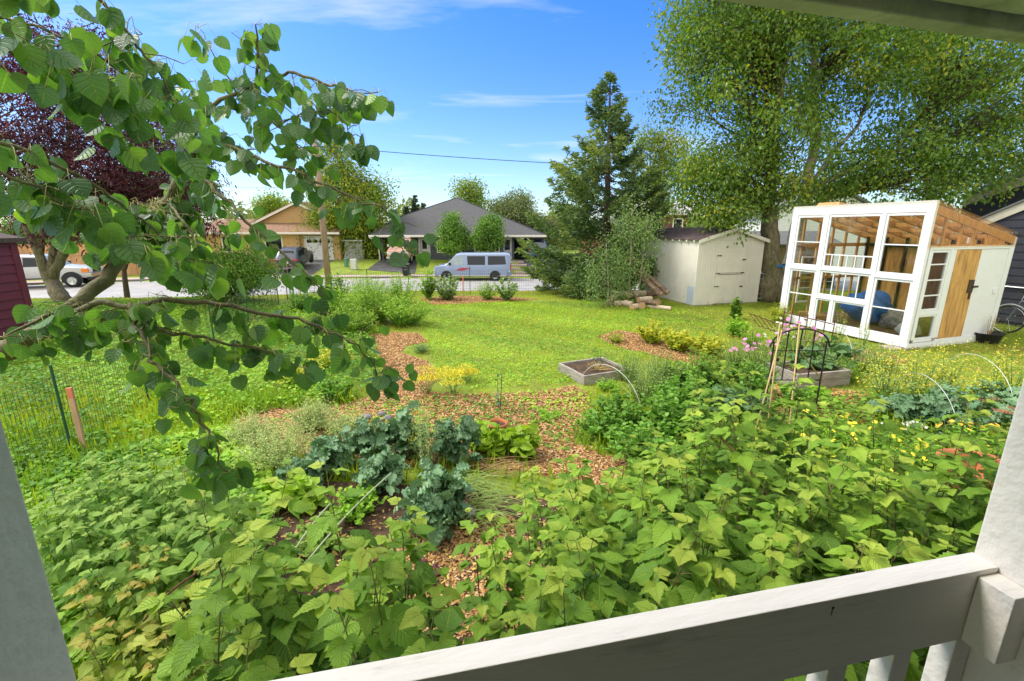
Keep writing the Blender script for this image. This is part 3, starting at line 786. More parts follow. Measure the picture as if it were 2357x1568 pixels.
# ------------------------------------------------------------------ grey duplex across the road
M['slate'] = surf('dark slate siding', (0.085, 0.09, 0.11), 0.6, var=0.1, scale=2)
M['roof_slate'] = surf('charcoal shingles', (0.085, 0.083, 0.085), 0.85, var=0.30, scale=5, stretch=(0.5, 0.5, 9), c2=(0.13, 0.125, 0.125), c2amt=.2, c2scale=7)
M['trim'] = surf('cream white trim', (0.78, 0.74, 0.64), 0.6, var=0.04)
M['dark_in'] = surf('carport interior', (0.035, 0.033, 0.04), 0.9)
gz0 = -0.42
dp = thing('grey_duplex', 'low dark grey duplex with a hipped charcoal roof across the road', 'house', (-5.0, 43.3, gz0))
def q5(x, y, z): return (x + 5.0, y - 43.3, z - gz0)
b = MB(); lap(b, (-8.75 + 5, 0), (.2 + 5, 0), 0, 2.15, .19, (0, -1), .02); b.build('siding', M['slate'], dp)
MB().bb(-3.8, 5.2, .002, 14, 0, 2.15).build('core', M['slate'], dp)
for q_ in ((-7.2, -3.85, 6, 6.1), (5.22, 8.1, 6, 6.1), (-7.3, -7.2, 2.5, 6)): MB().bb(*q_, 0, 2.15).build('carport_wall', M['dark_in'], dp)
FL, FR, AP, KK = (-13.0, 42.3, 1.86), (3.1, 42.3, 1.86), (-5.77, 50.0, 5.56), (-10.72, 45.97, 3.62)
BL_, BR_, AP2, K2 = (-13.0, 60, 1.86), (3.1, 60, 1.86), (-5.77, 54, 5.56), (-10.72, 58, 3.62)
b = MB()
b.add([q5(*p) for p in (FL, FR, AP, KK, BL_, BR_, AP2, K2)], [(0, 1, 2, 3), (1, 5, 6, 2), (0, 3, 7, 4), (3, 2, 6, 7), (4, 7, 6, 5)])
b.add([q5(*p) for p in ((-13.0, 42.3, 1.84), (3.1, 42.3, 1.84), (3.1, 60, 1.84), (-13, 60, 1.84))], [(0, 3, 2, 1)])
b.build('roof', M['roof_slate'], dp)
b = MB()
for a, c in ((FR, AP), (AP, KK), (KK, FL)): b.beam(q5(*a), q5(*c), .16, .05)
b.build('ridge_cap', surf('ridge shingles', (.05, .05, .06), .9), dp)
MB().bb(-8.0, 8.12, -1.06, -1.0, 2.08, 2.27).build('gutter', M['trim'], dp, bevel=.02)
b = MB(); b.bb(-8, 8.1, -1.0, .0, 2.06, 2.08); b.bb(-7.3, -3.85, 0, .1, 1.88, 2.06).bb(5.2, 8.0, 0, .1, 1.88, 2.06).bb(-3.85, -1.2, -.06, -.03, 1.88, 2.06); b.build('eave_beam', M['slate'], dp)
b = MB(); b.tube([(-7.95, -.98, 2.05), (-7.5, -.9, 1.85), (-7.35, -.5, 1.7), (-7.3, -.3, .1), (-7.3, -.5, .04)], .055, 6); b.build('downspout', M['trim'], dp)
MB().bb(-7.05, -6.93, -.3, -.18, 0, 2.07).build('carport_post', M['slate'], dp)
MB().bb(7.85, 7.97, -.3, -.18, 0, 2.07).build('carport_post', M['slate'], dp)
d1 = MB().bb(-3.72, -2.62, -.06, -.03, .0, 2.05).build('door', surf('pale door', (.55, .54, .55), .5), dp)
MB().bb(-3.35, -2.92, -.075, -.062, 1.0, 1.78).build('door_glass', M['darkglass'], d1)
MB().bb(-3.52, -3.47, -.085, -.062, .7, 1.7).build('door_stile', surf('aluminium stile', (.3, .29, .3), .5), d1)
d2 = MB().bb(4.2, 4.98, -.06, -.03, .0, 2.05).build('door', surf('pale door b', (.45, .46, .5), .5), dp)
MB().bb(4.33, 4.80, -.075, -.062, .9, 1.8).build('door_glass', M['darkglass'], d2)
for x0, x1, z0, z1 in ((-2.0, -.95, .62, 1.82), (1.5, 2.9, .7, 1.8), (3.4, 3.85, .7, 1.8)):
    w = MB().bb(x0, x1, -.07, -.03, z0, z0 + .08).bb(x0, x1, -.07, -.03, z1 - .08, z1).bb(x0, x0 + .09, -.07, -.03, z0 + .081, z1 - .081).bb(x1 - .09, x1, -.07, -.03, z0 + .081, z1 - .081).build('window', M['trim'], dp)
    MB().bb(x0 + .08, x1 - .08, -.045, -.031, z0 + .07, z1 - .07).build('pane', M['darkglass'], w)
MB().bb(-2.35, -2.05, -.13, -.03, .95, 1.15).build('letter_box', M['black'], dp)
MB().bb(-2.45, -2.25, -.15, -.03, 1.55, 1.78).build('porch_lamp', M['trim'], dp)
def text_obj(txt, size, loc, rot, mat, parent, name, ext=.008):
    cu = bpy.data.curves.new(name, 'FONT'); cu.body = txt; cu.size = size; cu.extrude = ext; cu.offset = size * .015
    o = bpy.data.objects.new(name, cu); COL.objects.link(o)
    dg = bpy.context.evaluated_depsgraph_get(); me = bpy.data.meshes.new_from_object(o.evaluated_get(dg))
    bpy.data.objects.remove(o)
    m = bpy.data.objects.new(name, me); COL.objects.link(m); me.materials.clear(); me.materials.append(mat)
    m.parent = parent; m.location = loc; m.rotation_euler = rot
    return m
text_obj('1630', .24, (-3.75, -.075, 1.90), (R(90), 0, 0), M['trim'], dp, 'house_number')
text_obj('1628', .24, (5.35, -.015, 1.90), (R(90), 0, 0), M['trim'], dp, 'house_number')
MB().tube([(-3.9, 5.0, 4.1), (-3.9, 5.0, 4.9)], .04, 6).build('roof_vent', M['black'], dp)

# ------------------------------------------------------------------ tan house across the road
M['tan'] = surf('tan lap siding', (0.60, 0.38, 0.17), 0.65, var=0.07, scale=2)
M['tanroof'] = surf('brown patterned shingles', (0.24, 0.14, 0.085), 0.9, var=0.35, scale=4, stretch=(1, 1, 7), c2=(0.36, .25, .16), c2amt=.3, c2scale=5)
th = thing('tan_house', 'tan sided house with brown shingle roof and white garage door', 'house', (-21.0, 43.0, gz0))
def q6(x, y, z): return (x + 21.0, y - 43.0, z - gz0)
b = MB(); lap(b, (-7.2, 0), (1.35, 0), 0, 2.35, .17, (0, -1), .018); lap(b, (1.35, .25), (4.95, .25), 0, 2.35, .17, (0, -1), .018); b.build('siding', M['tan'], th)
MB().bb(-7.2, 1.35, .002, 12, 0, 2.35).bb(1.351, 4.95, .252, 12, 0, 2.35).build('core', M['tan'], th)
b = MB(); b.add([q6(-29, 42.3, 2.02), q6(-15.7, 42.3, 2.02), q6(-15.7, 46.5, 3.3), q6(-29, 46.5, 3.3)], [(0, 1, 2, 3)])
b.add([q6(-21.3, 42.24, 2.06), q6(-17.2, 42.24, 2.06), q6(-19.4, 45.4, 3.02), q6(-24.5, 45.4, 3.02), q6(-28, 42.24, 2.06)], [(4, 1, 2, 3)])
b.build('roof', M['tanroof'], th)
MB().bb(-8.2, 5.4, -.78, -.70, 2.33, 2.50).build('gutter', M['trim'], th, bevel=.02)
MB().bb(-8.2, 5.3, -.70, .2, 2.34, 2.36).build('soffit', M['trim'], th)
ga = q6(-20.5, 45.2, 4.72); gl = q6(-26.5, 45.2, 2.0); gr = q6(-14.5, 45.2, 2.0)
b = MB(); b.prism([gl, gr, ga], (0, .2, 0)); b.build('gable_wall', M['tan'], th)
rows = MB()
for k in range(14):
    z = 3.1 - gz0 + k * .15; hw_ = (ga[2] - z) / (ga[2] - gl[2]) * 6.0
    if hw_ > .3: rows.bb(ga[0] - hw_, ga[0] + hw_, 2.18, 2.197, z, z + .012)
rows.build('shingle_rows', surf('tan shingle edge', (.30, .18, .07), .8), th)
b = MB()
for sx in (gl, gr):
    e = Vector(sx) + (Vector(sx) - Vector(ga)) * .02
    b.beam(Vector(ga) + Vector((0, -.35, .08)), e + Vector((0, -.35, .08)), .06, .22)
b.build('bargeboard', M['trim'], th)
b = MB(); b.prism([tuple(Vector(gl) + Vector((0, -.4, .2))), tuple(Vector(ga) + Vector((0, -.4, .2))), tuple(Vector(gr) + Vector((0, -.4, .2))), tuple(Vector(gr) + Vector((0, -.4, .27))), tuple(Vector(ga) + Vector((0, -.4, .27))), tuple(Vector(gl) + Vector((0, -.4, .27)))], (0, 9, 0)); b.build('upper_roof', M['tanroof'], th)
gd = MB().bb(1.85, 4.25, .17, .2, .0, 2.05).build('garage_door', M['white'], th)
for i in range(4): MB().bb(1.98 + i * .58, 2.38 + i * .58, .155, .168, 1.55, 1.83).build('door_glass', M['darkglass'], gd)
for k in range(4): MB().bb(1.86, 4.24, .158, .169, .42 + k * .4, .432 + k * .4).build('panel_seam', surf('door seam', (.4, .4, .4), .6), gd)
b = MB(); b.bb(1.72, 1.84, .15, .21, 0, 2.16).bb(4.26, 4.38, .15, .21, 0, 2.16).bb(1.841, 4.259, .15, .21, 2.06, 2.16); b.build('garage_frame', M['trim'], th)
for x0, x1 in ((-1.84, -.16), (-5.8, -4.9)):
    w = MB().bb(x0, x1, -.07, -.025, .68, .8).bb(x0, x1, -.07, -.025, 2.1, 2.22).bb(x0, x0 + .12, -.07, -.025, .801, 2.099).bb(x1 - .12, x1, -.07, -.025, .801, 2.099).build('window', M['trim'], th)
    MB().bb(x0 + .1, x1 - .1, -.045, -.026, .78, 2.12).build('pane', M['darkglass'], w)
tw = thing('driveway_wall', 'low tan boarded wall stepping down beside the garage driveway', 'wall', (-20.0, 39, 0))
M['cedar'] = surf('cedar boards', (0.60, 0.34, 0.16), 0.8, var=0.22, scale=4, stretch=(4, 4, .4), rnd=.3)
b = MB()
for i in range(26):
    y = -3.4 + i * .27; x = .0
    hgt = .75 + .55 * (i / 26)
    b.bb(x - .03, x + .03, y, y + .262, T(-20, 39 + y) - .1, T(-20, 39 + y) + hgt, rnd=random.random())
b.build('boards', M['cedar'], tw)
MB().hexa([(-.06, -3.45, T(-20, 35.6) + .73), (-.06, 3.6, T(-20, 42.6) + 1.29), (.06, 3.6, T(-20, 42.6) + 1.29), (.06, -3.45, T(-20, 35.6) + .73), (-.06, -3.45, T(-20, 35.6) + .78), (-.06, 3.6, T(-20, 42.6) + 1.34), (.06, 3.6, T(-20, 42.6) + 1.34), (.06, -3.45, T(-20, 35.6) + .78)]).build('cap', M['cedar'], tw)
sx = thing('metal_shed', 'pale grey board shed with white corrugated roof beside the tan house', 'shed', (-15.0, 43.6, gz0))
b = MB()
for i in range(16): b.bb(-.75 + i * .105, -.75 + i * .105 + .098, -.02, 0, .1, 1.7)
b.build('boards', surf('pale grey boards', (.42, .42, .39), .8), sx)
MB().bb(-.75, .93, .002, 2.5, 0, 1.7).build('core', M['greywood'], sx)
b = MB()
for i in range(18): b.bb(-.85 + i * .105, -.85 + i * .105 + .06, -.25, 2.6, 1.72 + (i % 2) * .0, 1.80)
b.bb(-.85, 1.05, -.22, 2.6, 1.70, 1.73)
b.build('roof', M['white'], sx)

# cedar fence behind the pickup
def board_fence(name, label, pts, h, pitch=.14, mat='cedar', cat='fence', cap=True):
    f = thing(name, label, cat, (pts[0][0], pts[0][1], 0)); b = MB(); c = MB(); pmb = []
    ox, oy = pts[0]
    for (x0, y0), (x1, y1) in zip(pts[:-1], pts[1:]):
        L_ = math.hypot(x1 - x0, y1 - y0); n = max(1, int(L_ / pitch)); a = math.atan2(y1 - y0, x1 - x0)
        for i in range(n):
            t_ = (i + .5) / n; x = x0 + (x1 - x0) * t_; y = y0 + (y1 - y0) * t_; z = T(x, y)
            hh = h + random.uniform(-.008, .008)
            b.box((x - ox, y - oy, z + hh / 2), (L_ / n - .006, .02, hh), a, rnd=random.random())
        m_ = max(1, int(L_ / 2.4))
        for i in range(m_ + 1):
            t_ = i / m_; x = x0 + (x1 - x0) * t_; y = y0 + (y1 - y0) * t_
            MB().box((x - ox + .06 * math.sin(a), y - oy - .06 * math.cos(a), T(x, y) + h / 2 + .04), (.09, .09, h + .08), a).build('post', M[mat], f)
        if cap:
            za, zb = T(x0, y0) + h, T(x1, y1) + h
            c.beam((x0 - ox, y0 - oy, za + .025), (x1 - ox, y1 - oy, zb + .025), .14, .04)
    b.build('boards', M[mat], f)
    if cap: c.build('cap_rail', M[mat], f)
    return f
board_fence('cedar_fence', 'long cedar board fence behind the parked pickup', [(-44, 26.4), (-34, 30.2), (-27, 33.0), (-20.6, 35.6)], 1.45)
board_fence('cedar_fence', 'taller cedar fence set back behind the long one, by the tan house', [(-40, 31.0), (-33, 34.0), (-28, 36.0)], 2.0)
M['tanwood'] = surf('tan fence boards', (0.36, 0.26, 0.13), 0.8, var=0.15, scale=3, stretch=(3, 3, .5), rnd=.25)
# neighbour's small tan shed seen between birch trunk and greenhouse
ns = thing('neighbour_shed', 'tan vertical board shed with grey roof between the birch trunk and the greenhouse', 'shed', (10.8, 19.3, 0), .05)
b = MB()
for i in range(16): b.bb(-.3 + i * .19, -.3 + i * .19 + .182, -.02, 0, .45, 1.85, rnd=random.random())
b.build('boards', M['tanwood'], ns)
MB().bb(-.3, 2.75, .002, 2.5, .1, 1.85).build('core', M['tanwood'], ns)
MB().hexa([(-.5, -.35, 1.78), (2.9, -.35, 1.78), (2.9, 1.3, 2.3), (-.5, 1.3, 2.3), (-.5, -.35, 1.84), (2.9, -.35, 1.84), (2.9, 1.3, 2.36), (-.5, 1.3, 2.36)]).build('roof', M['greyroof'], ns)
MB().tube([(-.6, -.12, .33), (3.2, -.12, .27)], .025, 6).build('pipe', M['steel'], ns)
MB().bb(-.4, 2.9, -.08, -.03, 0, .44).build('plinth', surf('dark plinth', (.05, .05, .05), .9), ns)

# chain link fence panel by the lawn strip
cf_ = thing('chain_fence', 'grey chain link fence with curved top rail beside the small metal shed', 'fence', (-14.3, 39.5, T(-14.3, 39.5)))
b = MB(); b.tube([(0, 0, 0), (0, 0, 1.0), (.05, .6, 1.2), (.3, 2.0, 1.35), (.6, 3.5, 1.4)], .03, 6); b.build('frame', M['steel'], cf_)
b = MB()
for i in range(30):
    y = i * .115; x = .17 * y / 1.0; b.tube([(x, y, 0.05), (x, y, 1.05 + .1 * y)], .006, 3)
for i in range(9): b.tube([(0, 0, .1 + i * .12), (.6, 3.5, .15 + i * .14)], .006, 3)
b.build('wire', M['steel'], cf_)

# brown house and white house behind the spruce and birch
br = thing('brown_house', 'brown two storey house with pale metal roof behind the spruce', 'house', (13.4, 41, -.4))
b = MB(); lap(b, (-1.9, 0), (1.9, 0), 0, 4.0, .2, (0, -1), .02); b.build('siding', surf('brown boards', (.15, .075, .05), .8), br)
MB().bb(-1.9, 1.9, .002, 6, 0, 4.0).build('core', surf('brown core', (.15, .075, .05), .8), br)
for x0, x1 in ((-1.4, -.4), (.6, 1.5)):
    w = MB().bb(x0, x1, -.06, -.025, 2.6, 3.7).build('window', M['trim'], br); MB().bb(x0 + .1, x1 - .1, -.07, -.061, 2.7, 3.6).build('pane', M['darkglass'], w)
b = MB()
for i in range(24):
    x = -2.5 + i * .21; b.hexa([(x, -.6, 3.95), (x + .19, -.6, 3.95), (x + .19, 3, 5.15), (x, 3, 5.15), (x, -.6, 3.99), (x + .19, -.6, 4.02), (x + .19, 3, 5.22), (x, 3, 5.19)])
b.build('roof', surf('pale metal roofing', (.50, .46, .43), .4, metal=.2), br)
wh = thing('white_house', 'white gabled house glimpsed behind the birch trunk', 'house', (19.6, 30, -.8))
b = MB(); lap(b, (-2.6, 0), (3.4, 0), 0, 4.4, .2, (0, -1), .02); b.build('siding', M['white'], wh)
b = MB(); b.prism([(-2.6, .02, 0), (3.4, .02, 0), (3.4, .02, 4.4), (.4, .02, 5.9), (-2.6, .02, 4.4)], (0, 6, 0)); b.build('core', M['white'], wh)
b = MB(); b.prism([(-3.1, -.3, 4.2), (.4, -.3, 5.95), (3.9, -.3, 4.2), (3.9, -.3, 4.32), (.4, -.3, 6.08), (-3.1, -.3, 4.32)], (0, 6.6, 0)); b.build('roof', M['greyroof'], wh)
rd = thing('red_house', 'reddish brown neighbour house behind the spruce with white trim', 'house', (9.2, 42, -.4))
b = MB(); lap(b, (-2.2, 0), (2.2, 0), 0, 2.5, .2, (0, -1), .02); b.build('siding', surf('red brown boards', (.22, .06, .04), .8), rd)
MB().bb(-2.2, 2.2, .002, 5, 0, 2.5).build('core', surf('red core', (.22, .06, .04), .8), rd)
MB().bb(-.5, .9, -.08, -.03, 1.9, 2.45).build('window', M['white'], rd)
b = MB(); b.prism([(-2.7, -.4, 2.45), (0, -.4, 3.9), (2.7, -.4, 2.45)], (0, 5.8, 0)); b.build('roof', M['greyroof'], rd)

# ------------------------------------------------------------------ utility pole and wire
M['polewood'] = surf('weathered pole', (0.36, 0.24, 0.17), 0.9, var=0.3, scale=6, stretch=(5, 5, .5), c2=(.16, .10, .07), c2amt=.3, c2scale=9, bump=.5)
pb = PY(757, 660, 24)
pl = thing('utility_pole', 'tall weathered wooden utility pole rising from the shrubs by the road', 'pole', (pb.x, 24, T(pb.x, 24)))
hp = PY(725, 308, 24).z - T(pb.x, 24)
MB().tube([(0, 0, -.3), (.01, 0, hp * .5), (0, 0, hp)], [.17, .15, .125], 14).build('shaft', M['polewood'], pl, smooth=True)
MB().tube([(0, -.14, hp * .93), (0, -.22, hp * .93)], .035, 8).build('insulator', M['steel'], pl)
ws = PY(742, 337, 23.8)
def cat(a, b_, sag, n=24):
    a = Vector(a); b_ = Vector(b_); return [a.lerp(b_, i / n) - Vector((0, 0, sag * 4 * (i / n) * (1 - i / n))) for i in range(n + 1)]
we = PY(2500, 470, 27.5)
wr = MB(); wm = PY(1260, 375, 25.1); wr.tube([ws] + [ws.lerp(wm, k / 6) - Vector((0, 0, .05 * math.sin(k / 6 * 3.14))) for k in range(1, 6)] + [wm] + [wm.lerp(we, k / 8) - Vector((0, 0, .10 * math.sin(k / 8 * 3.14))) for k in range(1, 8)] + [we], .016, 5)
wo = wr.build('overhead_wire', M['black']); tag(wo, 'single dark overhead wire running right from the utility pole', 'wire')
wr = MB(); wr.tube(cat(ws, PY(-300, 318, 21), .35), .016, 5); wo = wr.build('overhead_wire', M['black']); tag(wo, 'overhead wire running left from the utility pole past the purple tree', 'wire')
wr = MB(); wr.tube(cat(PY(731, 425, 24), PY(480, 424, 36), .2), .010, 4); wo = wr.build('overhead_wire', M['black']); tag(wo, 'thin service wire from the utility pole to the tan house', 'wire')

# ------------------------------------------------------------------ vehicles: lofted body, x forward, z up
class Car:
    def __init__(self, st): self.st = sorted(st)
    def at(self, x):
        s = self.st
        if x <= s[0][0]: return s[0]
        for a, b_ in zip(s[:-1], s[1:]):
            if x <= b_[0]:
                t_ = (x - a[0]) / (b_[0] - a[0]); return tuple(p * (1 - t_) + q * t_ for p, q in zip(a, b_))
        return s[-1]
    def ring(self, q):
        x, zb, zm, zr, w, wr = q
        half = [(w * .90, zb), (w * .985, zb + .10), (w, zb + (zm - zb) * .55), (w * .985, zm), (w * .985 + (wr - w * .985) * .9, zm + (zr - zm) * .88), (wr * .9, zm + (zr - zm) * .97), (wr * .55, zr)]
        return [(x, y, z) for y, z in half] + [(x, -y, z) for y, z in reversed(half)]
    def body(self, name, mat, parent):
        b = MB(); rs = [self.ring(self.at(x)) for x in self._xs()]
        n = len(rs[0]); V = [p for r in rs for p in r]; F = []
        for i in range(len(rs) - 1):
            for k in range(n):
                F.append((i * n + k, i * n + (k + 1) % n, (i + 1) * n + (k + 1) % n, (i + 1) * n + k))
        F += [tuple(range(n)), tuple(range((len(rs) - 1) * n, len(rs) * n))[::-1]]
        o = b.add(V, F).build(name, mat, parent, smooth=True)
        me = o.data; me.set_sharp_from_angle(angle=R(38)) if hasattr(me, 'set_sharp_from_angle') else None
        return o
    def _xs(self):
        xs = []
        s = self.st
        for a, b_ in zip(s[:-1], s[1:]):
            n = max(1, int((b_[0] - a[0]) / .35)); xs += [a[0] + (b_[0] - a[0]) * i / n for i in range(n)]
        return xs + [s[-1][0]]
    def side(self, x, z, off=.012):
        _, zb, zm, zr, w, wr = self.at(x)
        if z < zm: y = w * (1 if z > zb + (zm - zb) * .3 else .985)
        else: y = w * .985 + (wr - w * .985) * min(1, .9 * (z - zm) / (.88 * (zr - zm) + 1e-6))
        return y + off
    def panel(self, pts, name, mat, parent, sides=(-1, 1), off=.014):
        for s in sides:
            b = MB(); ins = [(x, s * self.side(x, z, off - .03), z) for x, z in pts]; o_ = [(x, s * self.side(x, z, off), z) for x, z in pts]
            n = len(pts); b.add(ins + o_, [tuple(range(n)), tuple(range(n, 2 * n))[::-1]] + [(i, (i + 1) % n, (i + 1) % n + n, i + n) for i in range(n)])
            b.build(name, mat, parent)
def wheel(parent, x, y, r, w, s, rimc='chrome'):
    t_ = MB().lathe([(r * .55, -w / 2), (r * .93, -w / 2), (r, -w * .35), (r, w * .35), (r * .93, w / 2), (r * .55, w / 2)], 24, axis='y').build('wheel', M['rubber'], parent, smooth=True, loc=(x, y, r))
    b = MB().lathe([(.001, s * w * .42), (r * .16, s * w * .44), (r * .2, s * w * .36), (r * .5, s * w * .40), (r * .60, s * w * .52), (r * .62, s * w * .44)], 20, axis='y')
    for k in range(5):
        a = k * 2 * math.pi / 5; b.box((r * .36 * math.cos(a), s * w * .43, r * .36 * math.sin(a)), (r * .42, w * .06, r * .12), M=np.array([[math.cos(a), 0, -math.sin(a)], [0, 1, 0], [math.sin(a), 0, math.cos(a)]]))
    b.build('rim', M[rimc], t_)
    return t_
def arch(parent, x, r, y, s, mat='black', rin=0.0):
    b = MB(); n = 16; ro = r * 1.18
    V = [(x + ro * math.cos(math.pi * i / n), y, r + ro * math.sin(math.pi * i / n)) for i in range(n + 1)] + [(x - ro, y, r * .7), (x + ro, y, r * .7)]
    pts = V[:n + 1] + [V[n + 1], V[n + 2]]
    b.prism(pts, (0, s * .012, 0)); return b.build('wheel_arch', M[mat], parent)
M['vanblue'] = paint('pale blue paint', (0.27, 0.34, 0.50))
M['vanlow'] = paint('blue grey lower paint', (0.17, 0.23, 0.35))
M['orange'] = surf('orange lamp', (.75, .22, .03), .3); M['redlamp'] = surf('red lamp', (.42, .03, .02), .3); M['lamp'] = surf('clear lamp', (.7, .7, .68), .15)
M['plate'] = surf('gold plate', (.75, .42, .10), .5)

# 1 pale blue passenger van, nose to the left
vz = -1.5
van = thing('passenger_van', 'pale blue passenger van with a red swoosh parked across the road', 'van', (-3.05, 36.25, vz + .004), math.pi)
st = [(2.98, .45, .95, .98, .78, .70), (2.9, .36, 1.05, 1.08, .95, .86), (2.5, .34, 1.12, 1.17, 1.0, .90), (2.05, .34, 1.16, 1.24, 1.01, .90), (1.25, .34, 1.17, 2.03, 1.01, .82), (1.0, .34, 1.17, 2.10, 1.01, .84), (-2.6, .34, 1.17, 2.12, 1.01, .84), (-2.88, .40, 1.17, 2.02, 1.0, .82), (-2.95, .5, 1.15, 1.90, .96, .80)]
c = Car(st); bd = c.body('body', M['vanblue'], van)
c.panel([(1.95, 1.24), (1.35, 1.82), (.72, 1.88), (.72, 1.22)], 'side_window', surf('pale tinted glass', (.30, .36, .36), .1, spec=.8), van)
c.panel([(.35, 1.24), (.45, 1.22), (-.98, 1.22), (-.98, 1.88), (.40, 1.88)], 'side_window', M['darkglass'], van)
c.panel([(-1.2, 1.22), (-2.60, 1.26), (-2.50, 1.88), (-1.2, 1.88)], 'side_window', M['darkglass'], van)
c.panel([(2.85, .42), (-2.85, .42), (-2.85, .70), (2.85, .70)], 'lower_trim', M['vanlow'], van, off=.006)
c.panel([(2.7, .71), (-2.9, .71), (-2.9, .745), (2.7, .745)], 'side_stripe', M['white'], van, off=.012)
c.panel([(2.6, .36), (-2.6, .36), (-2.6, .415), (2.6, .415)], 'side_step', M['trim'], van, off=.02)
c.panel([(1.25, .78), (1.1, .92), (.75, 1.0), (.15, .98), (.45, .86), (.8, .78)], 'red_swoosh', surf('red decal', (.45, .05, .07), .4), van, off=.010)
c.panel([(.62, .45), (.60, .45), (.60, 1.95), (.62, 1.95)], 'door_seam', M['vanlow'], van, off=.008)
c.panel([(-1.06, .45), (-1.08, .45), (-1.08, 1.95), (-1.06, 1.95)], 'door_seam', M['vanlow'], van, off=.008)
b = MB(); b.hexa([(2.03, -.84, 1.26), (2.03, .84, 1.26), (2.0, .84, 1.24), (2.0, -.84, 1.24), (1.33, -.74, 1.99), (1.33, .74, 1.99), (1.28, .74, 1.96), (1.28, -.74, 1.96)]); b.build('windscreen', M['darkglass'], van)
for s in (-1, 1):
    MB().bb(-2.99, -2.90, s * .80, s * .985, .85, 1.22).build('tail_light', M['redlamp'], van, bevel=.01)
    MB().bb(2.90, 2.98, s * .6, s * .9, .68, .86).build('headlight', M['lamp'], van, bevel=.01)
    MB().bb(1.62, 1.80, s * 1.03, s * 1.17, 1.20, 1.40).build('mirror', M['black'], van, bevel=.03)
    for x in (2.0, -1.75):
        arch(van, x, .36, s * 1.0, s); wheel(van, x, s * .90, .36, .24, s)
MB().bb(2.88, 3.05, -.95, .95, .42, .58).build('bumper', M['chrome'], van, bevel=.02)
MB().bb(-3.05, -2.9, -.95, .95, .44, .58).build('bumper', M['vanlow'], van, bevel=.02)
MB().bb(2.93, 2.99, -.55, .55, .66, .92).build('grille', M['black'], van)
# 2 silver pickup
ta = math.atan(.4)
tx, ty = -28.5, float(far_y(-28.5)) - 1.55
trk = thing('pickup_truck', 'silver white pickup truck parked in front of the cedar fence', 'pickup truck', (tx, ty, float(road_z(tx))), ta)
st = [(2.72, .62, 1.02, 1.05, .84, .80), (2.62, .55, 1.10, 1.15, .96, .88), (1.6, .52, 1.18, 1.27, 1.0, .88), (1.25, .52, 1.20, 1.30, 1.0, .88), (.55, .52, 1.22, 1.90, 1.0, .78), (.3, .52, 1.22, 1.95, 1.0, .78), (-1.2, .52, 1.22, 1.95, 1.0, .78), (-1.5, .52, 1.22, 1.85, 1.0, .76), (-1.52, .52, 1.20, 1.24, 1.0, .96), (-3.1, .55, 1.20, 1.24, 1.0, .96)]
c = Car(st); M['silver'] = paint('silver white paint', (0.52, 0.50, 0.48))
c.body('body', M['silver'], trk)
c.panel([(1.1, 1.28), (.62, 1.76), (-.25, 1.80), (-.25, 1.27)], 'side_window', M['darkglass'], trk)
c.panel([(-.38, 1.27), (-.38, 1.80), (-1.3, 1.78), (-1.35, 1.27)], 'side_window', M['darkglass'], trk)
MB().hexa([(1.24, -.82, 1.33), (1.24, .82, 1.33), (1.2, .82, 1.30), (1.2, -.82, 1.30), (.60, -.70, 1.86), (.60, .70, 1.86), (.55, .70, 1.83), (.55, -.70, 1.83)]).build('windscreen', surf('pale windscreen', (.30, .36, .40), .08, spec=.9), trk)
gr = MB().bb(2.66, 2.78, -.52, .52, .86, 1.10).build('grille', M['black'], trk, bevel=.02)
text_obj('GMC', .17, (2.79, -.21, .92), (R(90), 0, R(90)), surf('red lettering', (.5, .05, .04), .4), trk, 'grille_lettering')
MB().bb(2.62, 2.82, -.98, .98, .60, .82).build('bumper', M['chrome'], trk, bevel=.03)
MB().bb(2.55, 2.70, -.93, .93, .42, .59).build('skid_valance', M['black'], trk)
for s in (-1, 1):
    MB().bb(2.55, 2.745, s * .54, s * .9, .88, 1.10).build('headlight', M['lamp'], trk, bevel=.01)
    MB().bb(2.35, 2.70, s * .905, s * 1.0, .88, 1.10).build('turn_signal', M['orange'], trk, bevel=.01)
    MB().bb(.95, 1.1, s * 1.03, s * 1.22, 1.25, 1.48).build('mirror', M['black'], trk, bevel=.02)
    for x in (1.85, -1.85):
        arch(trk, x, .43, s * 1.0, s); wheel(trk, x, s * .92, .41, .28, s)
c.panel([(1.25, .54), (-1.3, .54), (-1.3, .60), (1.25, .60)], 'side_trim', M['black'], trk)
c.panel([(2.5, 1.13), (1.2, 1.20), (1.2, 1.215), (2.5, 1.145)], 'hood_seam', M['black'], trk, off=.006)
# 3 dark grey SUV, rear to the camera
sz = T(-18.2, 37.5)
suv = thing('suv', 'dark grey compact SUV parked nose-in before the white garage door', 'car', (-18.0, 38.4, sz + .24), R(96)); suv.rotation_euler = (0, R(-8.0), R(96))
st = [(2.2, .35, .70, .75, .75, .6), (1.9, .28, .88, .93, .9, .8), (1.1, .26, .98, 1.05, .92, .8), (.35, .26, 1.02, 1.58, .92, .68), (-.2, .26, 1.03, 1.66, .92, .68), (-1.5, .28, 1.04, 1.62, .91, .66), (-2.05, .32, 1.04, 1.12, .90, .70), (-2.25, .42, .85, .95, .82, .7)]
c = Car(st); M['suvgrey'] = paint('dark grey paint', (0.055, 0.06, 0.075)); c.body('body', M['suvgrey'], suv)
MB().hexa([(-1.98, -.60, 1.12), (-1.98, .60, 1.12), (-1.93, .60, 1.10), (-1.93, -.60, 1.10), (-1.60, -.54, 1.56), (-1.60, .54, 1.56), (-1.55, .54, 1.54), (-1.55, -.54, 1.54)]).build('rear_window', M['darkglass'], suv)
